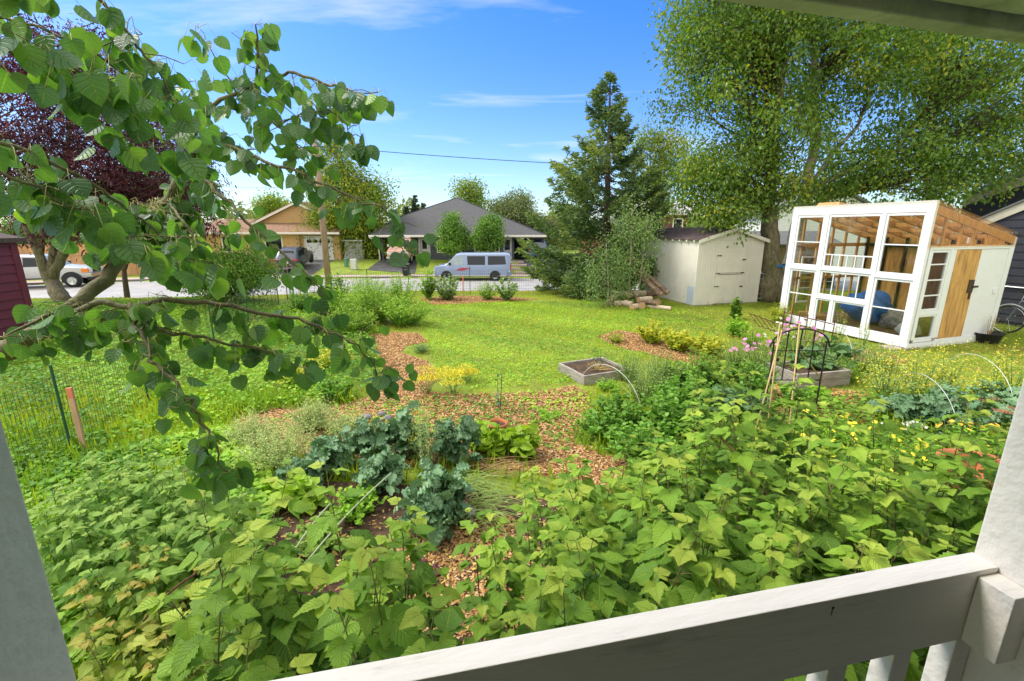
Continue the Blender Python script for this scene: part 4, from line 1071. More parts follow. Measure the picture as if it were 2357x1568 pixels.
c.panel([(1.0, 1.08), (.3, 1.5), (-.5, 1.52), (-.5, 1.07)], 'side_window', M['darkglass'], suv); c.panel([(-.58, 1.07), (-.58, 1.52), (-1.3, 1.46), (-1.6, 1.12)], 'side_window', M['darkglass'], suv)
for s in (-1, 1):
    MB().bb(-2.24, -2.0, s * .5, s * .90, .86, 1.02).build('tail_light', M['redlamp'], suv, bevel=.02)
    MB().bb(-2.30, -2.2, s * .62, s * .84, .50, .58).build('reflector', M['redlamp'], suv)
    MB().tube([(.2, s * .66, 1.66), (-1.3, s * .66, 1.67)], .02, 5).build('roof_rail', M['black'], suv)
    for x in (1.35, -1.4): arch(suv, x, .35, s * .91, s); wheel(suv, x, s * .82, .35, .22, s, 'black')
MB().bb(-2.33, -2.1, -.85, .85, .32, .46).build('bumper', M['black'], suv, bevel=.03)
MB().bb(-2.34, -2.32, -.6, .6, .34, .38).build('chrome_strip', M['chrome'], suv)
MB().bb(-2.27, -2.25, -.22, .22, .70, .84).build('licence_plate', M['trim'], suv)
# 4 peach old van facing the camera
pz = T(-10.4, 41)
pv = thing('old_camper_van', 'peach and white old van facing the road on the left driveway', 'van', (-9.9, 43.0, pz + .02), R(-93)); pv.rotation_euler = (0, R(5), R(-93)); pv.location.z = T(-10, 43) - .02
st = [(2.4, .5, 1.08, 1.12, .82, .78), (2.3, .45, 1.2, 1.24, .97, .9), (1.5, .42, 1.3, 1.4, 1.0, .9), (.85, .42, 1.32, 1.98, 1.0, .76), (.5, .42, 1.32, 2.08, 1.0, .78), (-2.3, .42, 1.32, 2.08, 1.0, .78), (-2.4, .5, 1.3, 1.95, .96, .76)]
c = Car(st); M['peach'] = paint('peach paint', (0.58, 0.33, 0.25)); c.body('body', M['peach'], pv)
MB().hexa([(1.46, -.82, 1.45), (1.46, .82, 1.45), (1.42, .82, 1.43), (1.42, -.82, 1.43), (.90, -.70, 1.95), (.90, .70, 1.95), (.85, .70, 1.92), (.85, -.70, 1.92)]).build('windscreen', M['darkglass'], pv)
MB().bb(-2.2, .7, -.70, .70, 2.07, 2.12).build('roof_cap', M['white'], pv, bevel=.02)
MB().bb(2.36, 2.43, -.92, .92, .72, 1.04).build('grille_surround', M['chrome'], pv, bevel=.02)
g_ = MB().bb(2.40, 2.45, -.52, .52, .76, 1.0).build('grille', M['black'], pv)
b = MB()
for k in range(3): b.bb(2.451, 2.46, -.50, .50, .80 + k * .07, .815 + k * .07)
b.build('grille_bars', M['chrome'], g_)
for s in (-1, 1):
    MB().lathe([(.001, 2.47), (.075, 2.465), (.09, 2.43)], 14, c=(0, s * .64, .93), axis='x').build('headlight', M['lamp'], pv)
    MB().lathe([(.001, 2.47), (.075, 2.465), (.09, 2.43)], 14, c=(0, s * .82, .93), axis='x').build('headlight', M['lamp'], pv)
    MB().bb(2.43, 2.46, s * .55, s * .91, .74, .82).build('turn_signal', M['orange'], pv)
    MB().bb(1.2, 1.35, s * 1.03, s * 1.22, 1.38, 1.62).build('mirror', M['chrome'], pv, bevel=.02)
    for x in (1.5, -1.5): wheel(pv, x, s * .88, .38, .24, s)
MB().bb(2.42, 2.58, -.99, .99, .52, .68).build('bumper', M['chrome'], pv, bevel=.02)
MB().bb(2.584, 2.60, -.20, .16, .50, .66).build('licence_plate', M['plate'], pv)
for s in (-.45, .45): MB().bb(2.50, 2.62, s - .03, s + .03, .40, .78).build('bumper_guard', M['black'], pv)
MB().bb(2.2, 2.45, -.9, .9, .36, .5).build('valance', M['black'], pv)
# 5 dark blue minivan in the right carport
bv = thing('minivan', 'dark blue minivan backed into view inside the right carport', 'van', (2.15, 45.2, T(1.9, 44) + .0), R(97))
st = [(2.3, .35, .75, .8, .75, .65), (1.9, .3, .98, 1.02, .92, .8), (1.2, .28, 1.08, 1.16, .94, .8), (.4, .28, 1.1, 1.68, .94, .70), (0, .28, 1.1, 1.74, .94, .72), (-1.8, .28, 1.1, 1.74, .94, .72), (-2.25, .34, 1.08, 1.6, .93, .68), (-2.38, .45, 1.0, 1.1, .9, .7)]
c = Car(st); M['navy'] = paint('navy paint', (0.03, 0.07, 0.26)); c.body('body', M['navy'], bv)
MB().hexa([(-2.39, -.68, 1.12), (-2.39, .68, 1.12), (-2.33, .68, 1.12), (-2.33, -.68, 1.12), (-2.25, -.62, 1.60), (-2.25, .62, 1.60), (-2.2, .62, 1.60), (-2.2, -.62, 1.60)]).build('rear_window', surf('grey blue glass', (.12, .14, .18), .1, spec=.8), bv)
c.panel([(.9, 1.16), (.3, 1.6), (-.6, 1.6), (-.6, 1.14)], 'side_window', M['darkglass'], bv); c.panel([(-.7, 1.14), (-.7, 1.6), (-2.0, 1.58), (-2.1, 1.16)], 'side_window', M['darkglass'], bv)
for s in (-1, 1):
    MB().bb(-2.42, -2.25, s * .76, s * .95, .78, 1.12).build('tail_light', M['redlamp'], bv, bevel=.02)
    for x in (1.4, -1.4): wheel(bv, x, s * .86, .34, .22, s)
MB().bb(-2.48, -2.3, -.9, .9, .40, .60).build('bumper', M['navy'], bv, bevel=.03)
MB().bb(-2.42, -2.40, -.2, .2, .68, .80).build('licence_plate', M['trim'], bv)

# ------------------------------------------------------------------ bins, cabinets, chair
def bin_(loc, label, rz=0.0, sc=1.0):
    t_ = thing('wheelie_bin', label, 'bin', loc, rz, 'black wheeled bins at the kerb'); t_.scale = (sc,) * 3
    MB().hexa([(-.24, -.28, .06), (.24, -.28, .06), (.24, .24, .06), (-.24, .24, .06), (-.31, -.36, .98), (.31, -.36, .98), (.31, .33, .98), (-.31, .33, .98)]).build('body', M['black'], t_, bevel=.02)
    MB().hexa([(-.33, -.39, .985), (.33, -.39, .985), (.33, .36, 1.0), (-.33, .36, 1.0), (-.28, -.33, 1.03), (.28, -.33, 1.03), (.28, .33, 1.08), (-.28, .33, 1.08)]).build('lid', surf('bin lid', (.07, .075, .07), .4), t_, bevel=.015)
    MB().tube([(-.25, .38, .98), (.25, .38, .98)], .02, 6).build('handle', M['black'], t_)
    for s in (-1, 1): MB().lathe([(.001, -.03), (.12, -.03), (.12, .03), (.001, .03)], 14, c=(s * .27, .30, .12), axis='x').build('wheel', M['rubber'], t_)
    for k in range(2): MB().bb(-.16, .16, -.358 + .0 * k, -.33, .55 + k * .24, .58 + k * .24).build('label_strip', surf('pale print', (.35, .35, .35), .6), t_)
q = PY(1232, 651, 37.0)
bin_((q.x, 36.9, -1.5 + .004), 'black wheeled bin standing alone on the road at the right of the van', .1)
q = PY(935, 640, 37.6); bin_((q.x, 37.75, -1.5 + .135), 'black wheeled bin in front of the old peach van', .05, .95)
q = PY(816, 629, 38.9); cb = MB().bb(-.25, .25, -.2, .2, 0, .88).build('utility_cabinet', surf('pale cabinet', (.60, .60, .54), .5), loc=(q.x, 38.9, T(q.x, 38.9)), bevel=.04); tag(cb, 'pale rounded utility cabinet at the edge of the front lawn', 'cabinet')
q = PY(798, 620, 39.8); cb = thing('transformer_box', 'small green utility pedestal beside the pale cabinet', 'pedestal', (q.x, 39.8, T(q.x, 39.8)))
M['greenbox'] = surf('utility green', (.06, .30, .13), .6); MB().bb(-.14, .14, -.12, .12, 0, .62).build('box_body', M['greenbox'], cb, bevel=.02); MB().bb(-.17, .17, -.15, .15, .622, .70).build('cap', M['greenbox'], cb, bevel=.03)
q = PY(690, 690, 16.6); ch = thing('garden_chair', 'pale green slatted plastic chair half hidden in the shrubs by the pole', 'chair', (q.x, 16.6, T(q.x, 16.6)), .25)
M['palegreen'] = surf('pale green plastic', (.30, .55, .36), .5)
for x in (-.24, .24):
    for y in (-.24, .24): MB().bb(x - .02, x + .02, y - .02, y + .02, 0, .42 if y > 0 else .42).build('leg', M['palegreen'], ch)
MB().bb(-.27, .27, -.27, .27, .421, .45).build('seat', M['palegreen'], ch)
b = MB()
for k in range(7): b.bb(-.22, .22, .245, .265, .5 + k * .065, .54 + k * .065)
b.bb(-.26, -.221, .24, .27, .451, .96).bb(.221, .26, .24, .27, .451, .96); b.build('backrest', M['palegreen'], ch)
q = PY(505, 620, 41.5)
hy = thing('porch_chair', 'wicker chair with orange planter under the left carport', 'chair', (-11.35, 44.0, gz0 + .0))
b = MB(); b.bb(-.3, .3, -.3, .3, .38, .44); b.tube([(-.3, .3, .4), (-.3, .35, .95), (.3, .35, .95), (.3, .3, .4)], .03, 6); b.build('wicker', M['bamboo'], hy)
for s in (-.27, .27):
    for t2 in (-.27, .27): MB().tube([(s, t2, 0), (s, t2, .379)], .025, 6).build('leg', M['bamboo'], hy)
pp = MB().bb(-.45, .45, -.15, .15, 0, .34).build('planter', surf('orange planter', (.5, .16, .05), .7), loc=(-11.3, 43.4, gz0 + .01), bevel=.02); tag(pp, 'orange rectangular planter on the ground beside the peach van', 'planter')

# ------------------------------------------------------------------ garden fence of wire mesh with posts, stakes
M['green_post'] = surf('green steel post', (.02, .09, .045), .5); M['meshwire'] = surf('dark mesh', (.05, .07, .04), .7)
M['stake'] = surf('raw stake', (.62, .36, .22), .8, var=.2, stretch=(3, 3, .5)); M['pinktip'] = surf('pink tip', (.75, .22, .13), .7)
def mesh_fence(name, label, pts, h, sp, rw=.0035, rows=9, posts=True, posth=None, z=None):
    f = thing(name, label, 'fence', (pts[0][0], pts[0][1], 0)); b = MB(); ox, oy = pts[0]
    for (x0, y0), (x1, y1) in zip(pts[:-1], pts[1:]):
        L_ = math.hypot(x1 - x0, y1 - y0); n = int(L_ / sp)
        for i in range(n):
            t_ = i / n; x, y = x0 + (x1 - x0) * t_, y0 + (y1 - y0) * t_; zz_ = T(x, y)
            s = .02 * math.sin(i * .7)
            b.tube([(x - ox, y - oy, zz_), (x - ox + s, y - oy, zz_ + h)], rw, 3, cap=False)
        for k in range(rows):
            zr = h * (k + .5) / rows
            b.tube([(x0 - ox + (x1 - x0) * j / 8, y0 - oy + (y1 - y0) * j / 8, T(x0 + (x1 - x0) * j / 8, y0 + (y1 - y0) * j / 8) + zr + .012 * math.sin(j * 2 + k)) for j in range(9)], rw, 3, cap=False)
    b.build('wire_mesh', M['meshwire'], f)
    if posts:
        for x, y in pts:
            MB().tube([(x - ox, y - oy, T(x, y) - .05), (x - ox, y - oy, T(x, y) + (posth or h + .12))], .014, 6).build('post', M['green_post'], f)
    return f
mesh_fence('garden_fence', 'green wire mesh garden fence along the left with dark green posts', [(-4.95, 3.2), (-4.95, 4.67), (-5.23, 6.15), (-6.0, 8.9), (-6.73, 11.42), (-7.4, 14.3)], .95, .045, .0022, 12)
mesh_fence('garden_fence', 'thin wire mesh fence at the far end of the lawn', [(-7.4, 14.9), (-5.2, 16.4), (-3.9, 17.2), (-1.61, 17.45), (1.9, 17.5), (3.2, 17.6)], .95, .07, .003, 10)
def stake(loc, h, label, lean=(0, 0), tip=.2, r=.02):
    t_ = thing('marker_stake', label, 'stake', loc); t_.rotation_euler = (lean[0], lean[1], .3)
    MB().bb(-r, r, -r * .7, r * .7, -.05, h - tip).build('shaft', M['stake'], t_)
    MB().bb(-r, r, -r * .7, r * .7, h - tip, h).build('painted_tip', M['pinktip'], t_)
stake(tuple(P(198, 1052, 0)), .82, 'pink tipped wooden stake at the wire fence near the left post', (0, 0), .12, .022)
stake((-1.86, 17.34, 0), .72, 'small orange tipped stake at the far end of the lawn', (0, 0), .3, .018)
# ------------------------------------------------------------------ vegetation tools
def tab(vs, ws): return lambda v: np.interp(v, vs, ws)
def leaf_tpl(prof, rows=6, cols=3, fold=.15, curl=.2, ruf=0.0, rf=6, serr=0.0, cord=0.0, seed=0):
    us = np.linspace(-1, 1, cols); V = []; U = []
    for i in range(rows):
        v = i / (rows - 1); w = float(prof(v))
        for j, u in enumerate(us):
            k = 1 + (serr * (1 if i % 2 else -1) if abs(u) > .99 else 0)
            x = u * w * k; y = v - cord * abs(u) * (1 - v) ** 3
            z = fold * abs(u) * w - curl * v * v + ruf * math.sin(rf * v * 6.28 + (2.1 if u > 0 else 0) + seed) * abs(u) ** 1.5
            V.append((x, y, z)); U.append((.5 + .5 * u * (w / .5 if False else 1), v))
    F = [(i * cols + j, i * cols + j + 1, (i + 1) * cols + j + 1, (i + 1) * cols + j) for i in range(rows - 1) for j in range(cols - 1)]
    return np.array(V), np.array(U), np.array(F)
TPL = dict(
    aspen=leaf_tpl(tab([0, .06, .2, .42, .65, .85, .95, 1], [.16, .38, .52, .54, .42, .20, .07, .01]), 9, 5, .10, .10, cord=.10),
    aspen2=leaf_tpl(tab([0, .06, .2, .42, .65, .85, .95, 1], [.14, .36, .50, .50, .40, .19, .07, .01]), 9, 5, .30, .22, cord=.10),
    aspen3=leaf_tpl(tab([0, .06, .2, .42, .65, .85, .95, 1], [.16, .38, .52, .54, .42, .20, .07, .01]), 9, 5, -.20, -.12, cord=.10, ruf=.02, rf=1),
    small=(np.array([(0, 0, 0), (.30, .45, .06), (0, 1, -.12), (-.30, .45, .06)]), np.array([(.5, 0), (1, .5), (.5, 1), (0, .5)]), np.array([(0, 1, 2, 3)])),
    round=(np.array([(0, 0, 0), (.34, .22, .05), (.36, .62, .05), (0, 1, -.08), (-.36, .62, .05), (-.34, .22, .05), (0, .45, 0)]),
           np.array([(.5, 0), (1, .2), (1, .6), (.5, 1), (0, .6), (0, .2), (.5, .45)]), np.array([(0, 1, 6, 5), (1, 2, 3, 6), (6, 3, 4, 5)])),
    rasp=leaf_tpl(tab([0, .07, .22, .40, .60, .80, .93, 1], [.05, .24, .38, .40, .30, .17, .06, .005]), 15, 5, .10, .22, serr=.075),
    rasp3=leaf_tpl(tab([0, .07, .22, .40, .60, .80, .93, 1], [.05, .26, .40, .42, .33, .18, .07, .005]), 17, 5, .28, .38, ruf=.02, rf=3, serr=.09),
    rasp4=leaf_tpl(tab([0, .07, .25, .45, .65, .82, .94, 1], [.05, .22, .34, .38, .30, .17, .06, .005]), 17, 5, -.12, .08, ruf=.03, rf=2, serr=.09, seed=1),
    rasp2=leaf_tpl(tab([0, .08, .26, .38, .48, .58, .78, .92, 1], [.06, .28, .40, .47, .36, .30, .17, .07, .005]), 15, 5, .20, .12, serr=.06),
    lance=leaf_tpl(tab([0, .3, .6, 1], [.03, .14, .11, .0]), 6, 3, .2, .35),
    broad=leaf_tpl(tab([0, .15, .45, .75, 1], [.06, .26, .40, .32, .02]), 8, 5, .15, .35, ruf=.035, rf=2),
    kale=leaf_tpl(tab([0, .18, .3, .6, .85, 1], [.02, .04, .20, .34, .28, .04]), 22, 7, .12, .30, ruf=.085, rf=4.5, serr=.16),
    kale2=leaf_tpl(tab([0, .18, .3, .6, .85, 1], [.02, .04, .22, .30, .24, .05]), 22, 7, .35, .45, ruf=.10, rf=5.3, serr=.22, seed=2),
    petal=(np.array([(0, 0, 0), (.25, .6, .05), (0, 1, -.05), (-.25, .6, .05)]), np.array([(.5, 0), (1, .5), (.5, 1), (0, .5)]), np.array([(0, 1, 2, 3)])),
    blade=(np.array([(-.06, 0, 0), (.06, 0, 0), (.035, .55, .06), (-.035, .55, .06), (0, 1, .30)]), np.zeros((5, 2)), [np.array([(0, 1, 2, 3)]), np.array([(3, 2, 4)])]),
)
def norm(a): return a / np.maximum(np.linalg.norm(a, axis=-1, keepdims=True), 1e-9)
def scatter(mb, tpl, pos, d, n, size, rnd):
    V, U, F = TPL[tpl] if isinstance(tpl, str) else tpl
    pos = np.atleast_2d(pos); m = len(pos)
    Yv = norm(np.broadcast_to(d, pos.shape)); n = np.broadcast_to(n, pos.shape)
    Xv = np.cross(Yv, n); bad = np.linalg.norm(Xv, axis=1) < 1e-3
    Xv[bad] = np.cross(Yv[bad], np.array([.3, .9, .1])); Xv = norm(Xv); Zv = np.cross(Xv, Yv)
    size = np.broadcast_to(size, (m,))
    W = pos[:, None, :] + size[:, None, None] * (V[None, :, 0:1] * Xv[:, None] + V[None, :, 1:2] * Yv[:, None] + V[None, :, 2:3] * Zv[:, None])
    k = len(V); Fs = F if isinstance(F, list) else [F]
    off = (np.arange(m) * k)[:, None, None]
    FF = [(f[None] + off).reshape(-1, f.shape[1]) for f in Fs]
    mb.add(W.reshape(-1, 3), FF, np.repeat(np.broadcast_to(rnd, (m,)), k), np.tile(U, (m, 1)))
def rdir(m, g=rng): return norm(g.normal(size=(m, 3)))

# leaf materials (base colours of the leaves themselves)
LM = dict(
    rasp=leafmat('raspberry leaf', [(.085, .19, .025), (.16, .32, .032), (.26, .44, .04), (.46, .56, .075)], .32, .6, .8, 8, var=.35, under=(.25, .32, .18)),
    rasplight=leafmat('young raspberry leaf', [(0.135, 0.300, 0.036), (0.270, 0.444, 0.072), (0.392, 0.540, 0.108)], .35, .6, .5, 8, var=.3, under=(.3, .38, .2)),
    raspyellow=leafmat('yellowing raspberry leaf', [(.12, .25, .03), (.26, .40, .05), (.45, .50, .09), (.50, .38, .08)], .35, .6, .5, 8, var=.3),
    aspen=leafmat('aspen leaf', [(.055, .13, .05), (.085, .19, .06), (.14, .27, .06), (.27, .42, .09)], .40, .42, .42, 5, spec=.5, var=.1, tcol=(2.0, 2.2, .6), under=(.11, .19, .09)),
    birch=leafmat('birch leaf', [(.07, .15, .02), (.13, .24, .03), (.23, .36, .04), (.52, .48, .05)], .38, .42, spec=.45, tcol=(1.4, 1.4, .45)),
    birchy=leafmat('yellowing birch leaf', [(.10, .18, .02), (.19, .30, .03), (.32, .41, .04), (.56, .46, .05)], .38, .45, tcol=(1.3, 1.3, .45)),
    plum=leafmat('purple leaf', [(.035, .008, .016), (.065, .015, .028), (.11, .028, .038), (.20, .06, .05)], .22, .5, tcol=(1.6, .6, .8)),
    shrub=leafmat('shrub leaf', [(0.068, 0.144, 0.023), (0.136, 0.272, 0.033), (0.272, 0.448, 0.046)], .34, .45),
    sapling=leafmat('sapling leaf', [(.11, .20, .06), (.22, .33, .11), (.36, .47, .16)], .34, .5),
    tallherb=leafmat('tall herb leaf', [(0.120, 0.250, 0.024), (0.240, 0.413, 0.036), (0.390, 0.550, 0.060)], .34, .55),
    willow=leafmat('willow leaf', [(0.140, 0.182, 0.065), (0.238, 0.280, 0.104)], .3, .6),
    kale=leafmat('kale leaf', [(.075, .165, .075), (.13, .26, .12), (.24, .39, .19)], .18, .45, .8, 5, spec=.4, tcol=(1.1, 1.2, .8)),
    lettuce=leafmat('lettuce leaf', [(0.240, 0.418, 0.030), (0.396, 0.572, 0.050)], .35, .5, .35, 5),
    yellowleaf=leafmat('yellow leaf', [(.24, .40, .03), (.46, .52, .05), (.60, .50, .06)], .35, .6),
    potato=leafmat('potato leaf', [(0.080, 0.203, 0.024), (0.144, 0.319, 0.036), (0.240, 0.435, 0.048)], .3, .5),
    squash=leafmat('squash leaf', [(0.070, 0.168, 0.060), (0.140, 0.266, 0.096)], .25, .5, .7, 5),
    cover=leafmat('ground cover leaf', [(0.102, 0.246, 0.022), (0.221, 0.435, 0.030), (0.408, 0.623, 0.048)], .3, .6),
    grass=leafmat('grass', [(0.150, 0.280, 0.018), (0.285, 0.434, 0.024), (0.450, 0.532, 0.036), (0.570, 0.504, 0.072)], .35, .55),
    dill=leafmat('feathery leaf', [(0.208, 0.336, 0.096), (0.390, 0.504, 0.144)], .3, .6),
)
FM = dict(yellow=surf('yellow petal', (.75, .66, .04), .6, rnd=.4), pink=surf('pink petal', (.68, .26, .48), .6, rnd=.5), orange=surf('orange petal', (.85, .50, .05), .6, rnd=.4), white=surf('white petal', (.75, .72, .62), .6), pale=surf('pale yellow flower', (.66, .70, .26), .7, rnd=.4), rose=surf('dull coral bloom', (.50, .20, .12), .7, rnd=.5))
SM = dict(green=surf('green stem', (.13, .22, .05), .6), pale=surf('pale stem', (.36, .42, .22), .6), brown=surf('brown stem', (.11, .06, .035), .8), yellow=surf('yellow petiole', (.38, .34, .10), .5), dry=surf('dry stalk', (.42, .28, .13), .8))

def arc(a, b_, rise, n=5):
    a = Vector(a); b_ = Vector(b_); return [a.lerp(b_, i / n) + Vector((0, 0, rise * math.sin(math.pi * i / n))) for i in range(n + 1)]
def herb(name, label, cat, loc, h, spread, nst, tpl, ls, nl, lm, sm='green', flower=None, leaf_from=.15, upright=.5, group=None, jit=.3, sr=.004, seed=None, lup=1.2, lean=(0, 0), rbase=0.06):
    """clump of stems fanning out of one spot, leaves along them, flowers at the tips"""
    g = np.random.default_rng(seed if seed is not None else int(abs(loc[0] * 977 + loc[1] * 613)) % 99991)
    t_ = thing(name, label, cat, tuple(loc), 0, group)
    sb, fb, wb = MB(), MB(), MB(); P_, D_, N_, S_, R2 = [], [], [], [], []; FP_ = []
    tps = [tpl] if isinstance(tpl, str) else list(tpl)
    for i in range(nst):
        a = g.random() * 6.28; rr = spread * math.sqrt(g.random()); hh = h * (1 - .45 * (rr / max(spread, 1e-3)) ** 2) * (1 - jit * g.random())
        tip = np.array([math.cos(a) * rr + lean[0] * hh, math.sin(a) * rr + lean[1] * hh, hh])
        b0 = np.array([math.cos(a), math.sin(a), 0]) * rbase * g.random() * (1 + 3 * (spread > .5))
        ts = np.linspace(0, 1, 6)[:, None]
        bow = np.array([math.cos(a), math.sin(a), 0]) * rr * .15
        pts = b0 + (tip - b0) * np.concatenate([ts ** (1 + upright), ts ** (1 + upright), ts], 1) + bow * np.sin(ts * 3.14)
        sb.tube([tuple(p) for p in pts], [sr * 1.3, sr * 1.2, sr, sr * .9, sr * .7, sr * .4], 4, cap=False)
        m = nl; tt = leaf_from + (1 - leaf_from) * g.random(m) ** .8
        idx_ = tt * 5; i0 = np.minimum(idx_.astype(int), 4); p = pts[i0] + (pts[i0 + 1] - pts[i0]) * (idx_ - i0)[:, None]
        d = g.normal(size=(m, 3)) * [1, 1, .35] + [0, 0, .25]; d = norm(d)
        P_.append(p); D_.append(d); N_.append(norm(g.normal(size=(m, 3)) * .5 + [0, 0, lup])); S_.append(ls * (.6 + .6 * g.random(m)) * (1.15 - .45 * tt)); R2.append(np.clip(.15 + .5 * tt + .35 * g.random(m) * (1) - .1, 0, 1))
        FP_.append(tip)
    P_, D_, N_, S_, R2 = map(np.concatenate, (P_, D_, N_, S_, R2))
    for k, tp in enumerate(tps):
        s = slice(k, None, len(tps)); scatter(fb, tp, P_[s], D_[s], N_[s], S_[s], R2[s])
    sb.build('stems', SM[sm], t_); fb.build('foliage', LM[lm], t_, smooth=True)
    if flower:
        kind, fs, fm, cnt = flower; FP_ = np.array(FP_)[:cnt] if cnt < len(FP_) else np.array(FP_)
        if kind == 'daisy':
            for p in FP_:
                nrm_ = norm(np.array([g.normal() * .5, g.normal() * .5 - .5, 1.0])); m = 9; aa = np.arange(m) * 6.28 / m
                e1 = norm(np.cross(nrm_, [0, 1, .2])); e2 = np.cross(nrm_, e1)
                dd = np.cos(aa)[:, None] * e1 + np.sin(aa)[:, None] * e2
                w1 = MB(); scatter(w1, 'petal', np.tile(p + [0, 0, .012], (m, 1)), dd, nrm_, fs, g.random()); w1.build('flower', FM[fm], t_)
        elif kind == 'spray':      # small florets scattered over the upper stem
            m = 40
            for p in FP_:
                q_ = p + g.normal(size=(m, 3)) * [fs * 1.6, fs * 1.6, fs * 5] + [0, 0, -fs * 4]
                w1 = MB(); scatter(w1, 'petal', q_, rdir(m, g), rdir(m, g), fs, g.random(m)); w1.build('flower_spray', FM[fm], t_)
        elif kind == 'umbel':
            m = 150
            for p in FP_:
                a = g.random(m) * 6.28; r_ = np.sqrt(g.random(m)) * fs * 6
                q_ = p + np.stack([np.cos(a) * r_, np.sin(a) * r_, .02 - (r_ * r_) * .8], 1)
                w1 = MB(); scatter(w1, 'petal', q_, rdir(m, g), rdir(m, g), fs, g.random(m)); w1.build('flower_head', FM[fm], t_)
        if wb.n: wb.build('flowers', FM[fm], t_)
    return t_
def tree(name, label, cat, base, trunk, radii, ells, tpl, ls, lpc, cr_, lm, bark='trunk', droop=.3, group=None, seed=1, twig=.012, shell=.45, hang=0.0, nsides=8, squash=.8, minz=None, leaf_up=.5, twigmat='twig', connect=True, cfac=1.0):
    g = np.random.default_rng(seed); base = Vector(base); t_ = thing(name, label, cat, tuple(base), 0, group)
    tb, bb_, fb = MB(), MB(), MB(); B = np.array(base)
    allp = []
    for pts, rr in zip(trunk, radii):
        pts = [np.array(p, float) for p in pts]
        dense = []
        for i in range(len(pts) - 1):
            for k in range(6): dense.append(pts[i] + (pts[i + 1] - pts[i]) * k / 6)
        dense.append(pts[-1]); r_ = np.interp(np.linspace(0, 1, len(dense)), np.linspace(0, 1, len(rr)), rr)
        w_ = [p + g.normal(size=3) * [.12, .12, 0] * q_ for p, q_ in zip(dense, r_)]; w_[0] = dense[0]
        tb.tube([tuple(p - B) for p in w_], list(r_), nsides)
        allp += [(p, q_) for p, q_ in zip(w_, r_)]
    ap = np.array([p for p, _ in allp]); ar = np.array([q_ for _, q_ in allp])
    PP, DD, NN, SS, RR = [], [], [], [], []
    for c_, rad, ncl in ells:
        ncl = int(ncl * cfac)
        c_ = np.array(c_, float); rad = np.array(rad, float)
        u = rdir(ncl, g) * (shell + (1 - shell) * g.random((ncl, 1)) ** .5) * (.85 + .3 * g.random((ncl, 1)))
        for q_ in (c_ + u * rad):
            if minz is not None and q_[2] < minz: continue
            if connect:
                hd = np.hypot(*(ap[:, :2] - q_[:2]).T); tgt = q_[2] - .55 * hd; zlo = B[2] + .30 * (ap[:, 2].max() - B[2])
                k = int(np.argmin(np.abs(ap[:, 2] - np.maximum(tgt, zlo)) + .5 * hd + 9 * (ap[:, 2] < zlo))); a0 = ap[k]; L_ = np.linalg.norm(q_ - a0)
                pts = arc(a0 - B, q_ - B, droop * L_ * .25, 5)
                pts = [pts[0]] + [p + Vector(g.normal(size=3) * .03 * L_) for p in pts[1:-1]] + [pts[-1]]
                r0 = min(ar[k] * .6, twig * (1 + L_ * .5)); bb_.tube(pts, [r0, r0 * .8, r0 * .6, r0 * .45, r0 * .3, r0 * .15], 4, cap=False)
            m = int(lpc * (.6 + .8 * g.random()))
            off = g.normal(size=(m, 3)) * cr_ * [1, 1, squash]
            if hang: off[:, 2] -= np.abs(g.normal(size=m)) * hang * cr_ * 2
            PP.append(q_ + off - B); base_r = np.clip(g.normal(.42, .20), .02, .9)
            out_ = norm(off + 1e-6)
            DD.append(norm(out_ * .6 + g.normal(size=(m, 3)) * .5 + [0, 0, -.5])); NN.append(norm(g.normal(size=(m, 3)) + out_ * .6 + [0, 0, leaf_up]))
            SS.append(ls * (.65 + .6 * g.random(m))); RR.append(np.clip(base_r + g.normal(size=m) * .14 + .10 * (g.random(m) < .03) * 4, 0, 1))
    scatter(fb, tpl, *map(np.concatenate, (PP, DD, NN, SS, RR)))
    tb.build('trunk', M[bark], t_, smooth=True)
    if connect and bb_.n: bb_.build('branches', M[twigmat], t_, smooth=True)
    fb.build('foliage', LM[lm], t_, smooth=False)
    return t_
def E_(px, py, Y_, rx, ry, depth, n):
    """ellipsoid read off the picture at distance Y_: centre and half sizes in picture points, half depth in metres"""
    c_ = PY(px, py, Y_); a = PY(px + rx, py, Y_); b_ = PY(px, py - ry, Y_)
    return (tuple(c_), (abs(a.x - c_.x), depth, abs(b_.z - c_.z)), n)

# ------------------------------------------------------------------ big birches behind the shed and greenhouse
b1 = P(1772, 694, 0)
T1 = [[b1, PY(1771, 560, 15.7), PY(1772, 470, 15.8), PY(1782, 300, 15.9), PY(1800, 150, 16), PY(1800, -60, 16.2)]]
tree('birch_tree', 'big birch with thick mossy trunk tied with blue cord beside the white shed', 'tree', b1, [T1[0]],
     [[.40, .29, .22, .17, .12, .05]],
     [E_(1660, 150, 16, 150, 150, 2.6, 150), E_(1640, 20, 16, 110, 120, 2.2, 60), E_(1740, 40, 16, 170, 120, 2.8, 120), E_(1690, 330, 15.5, 110, 110, 2.2, 95), E_(1625, 420, 15.2, 60, 90, 1.4, 60), E_(1690, 465, 15, 70, 55, 1.0, 45), E_(1800, 440, 15, 50, 40, .8, 16), E_(1800, 300, 15.5, 90, 170, 2.0, 80), E_(1700, -110, 16, 190, 140, 3, 90)],
     'small', .12, 88, .27, 'birch', 'mossbark', hang=.3, seed=3, twig=.012, nsides=14, shell=.15, cfac=.62)
bt = MB().lathe([(.405, -.04), (.41, -.03), (.41, .03), (.405, .04)], 18, c=(b1.x, b1.y, PY(1772, 612, 15.5).z)).build('cord', surf('blue cord', (.03, .16, .34), .6)); tag(bt, 'faded blue cord tied round the mossy birch trunk', 'cord')
b2 = Vector((9.75, 16.3, 0))
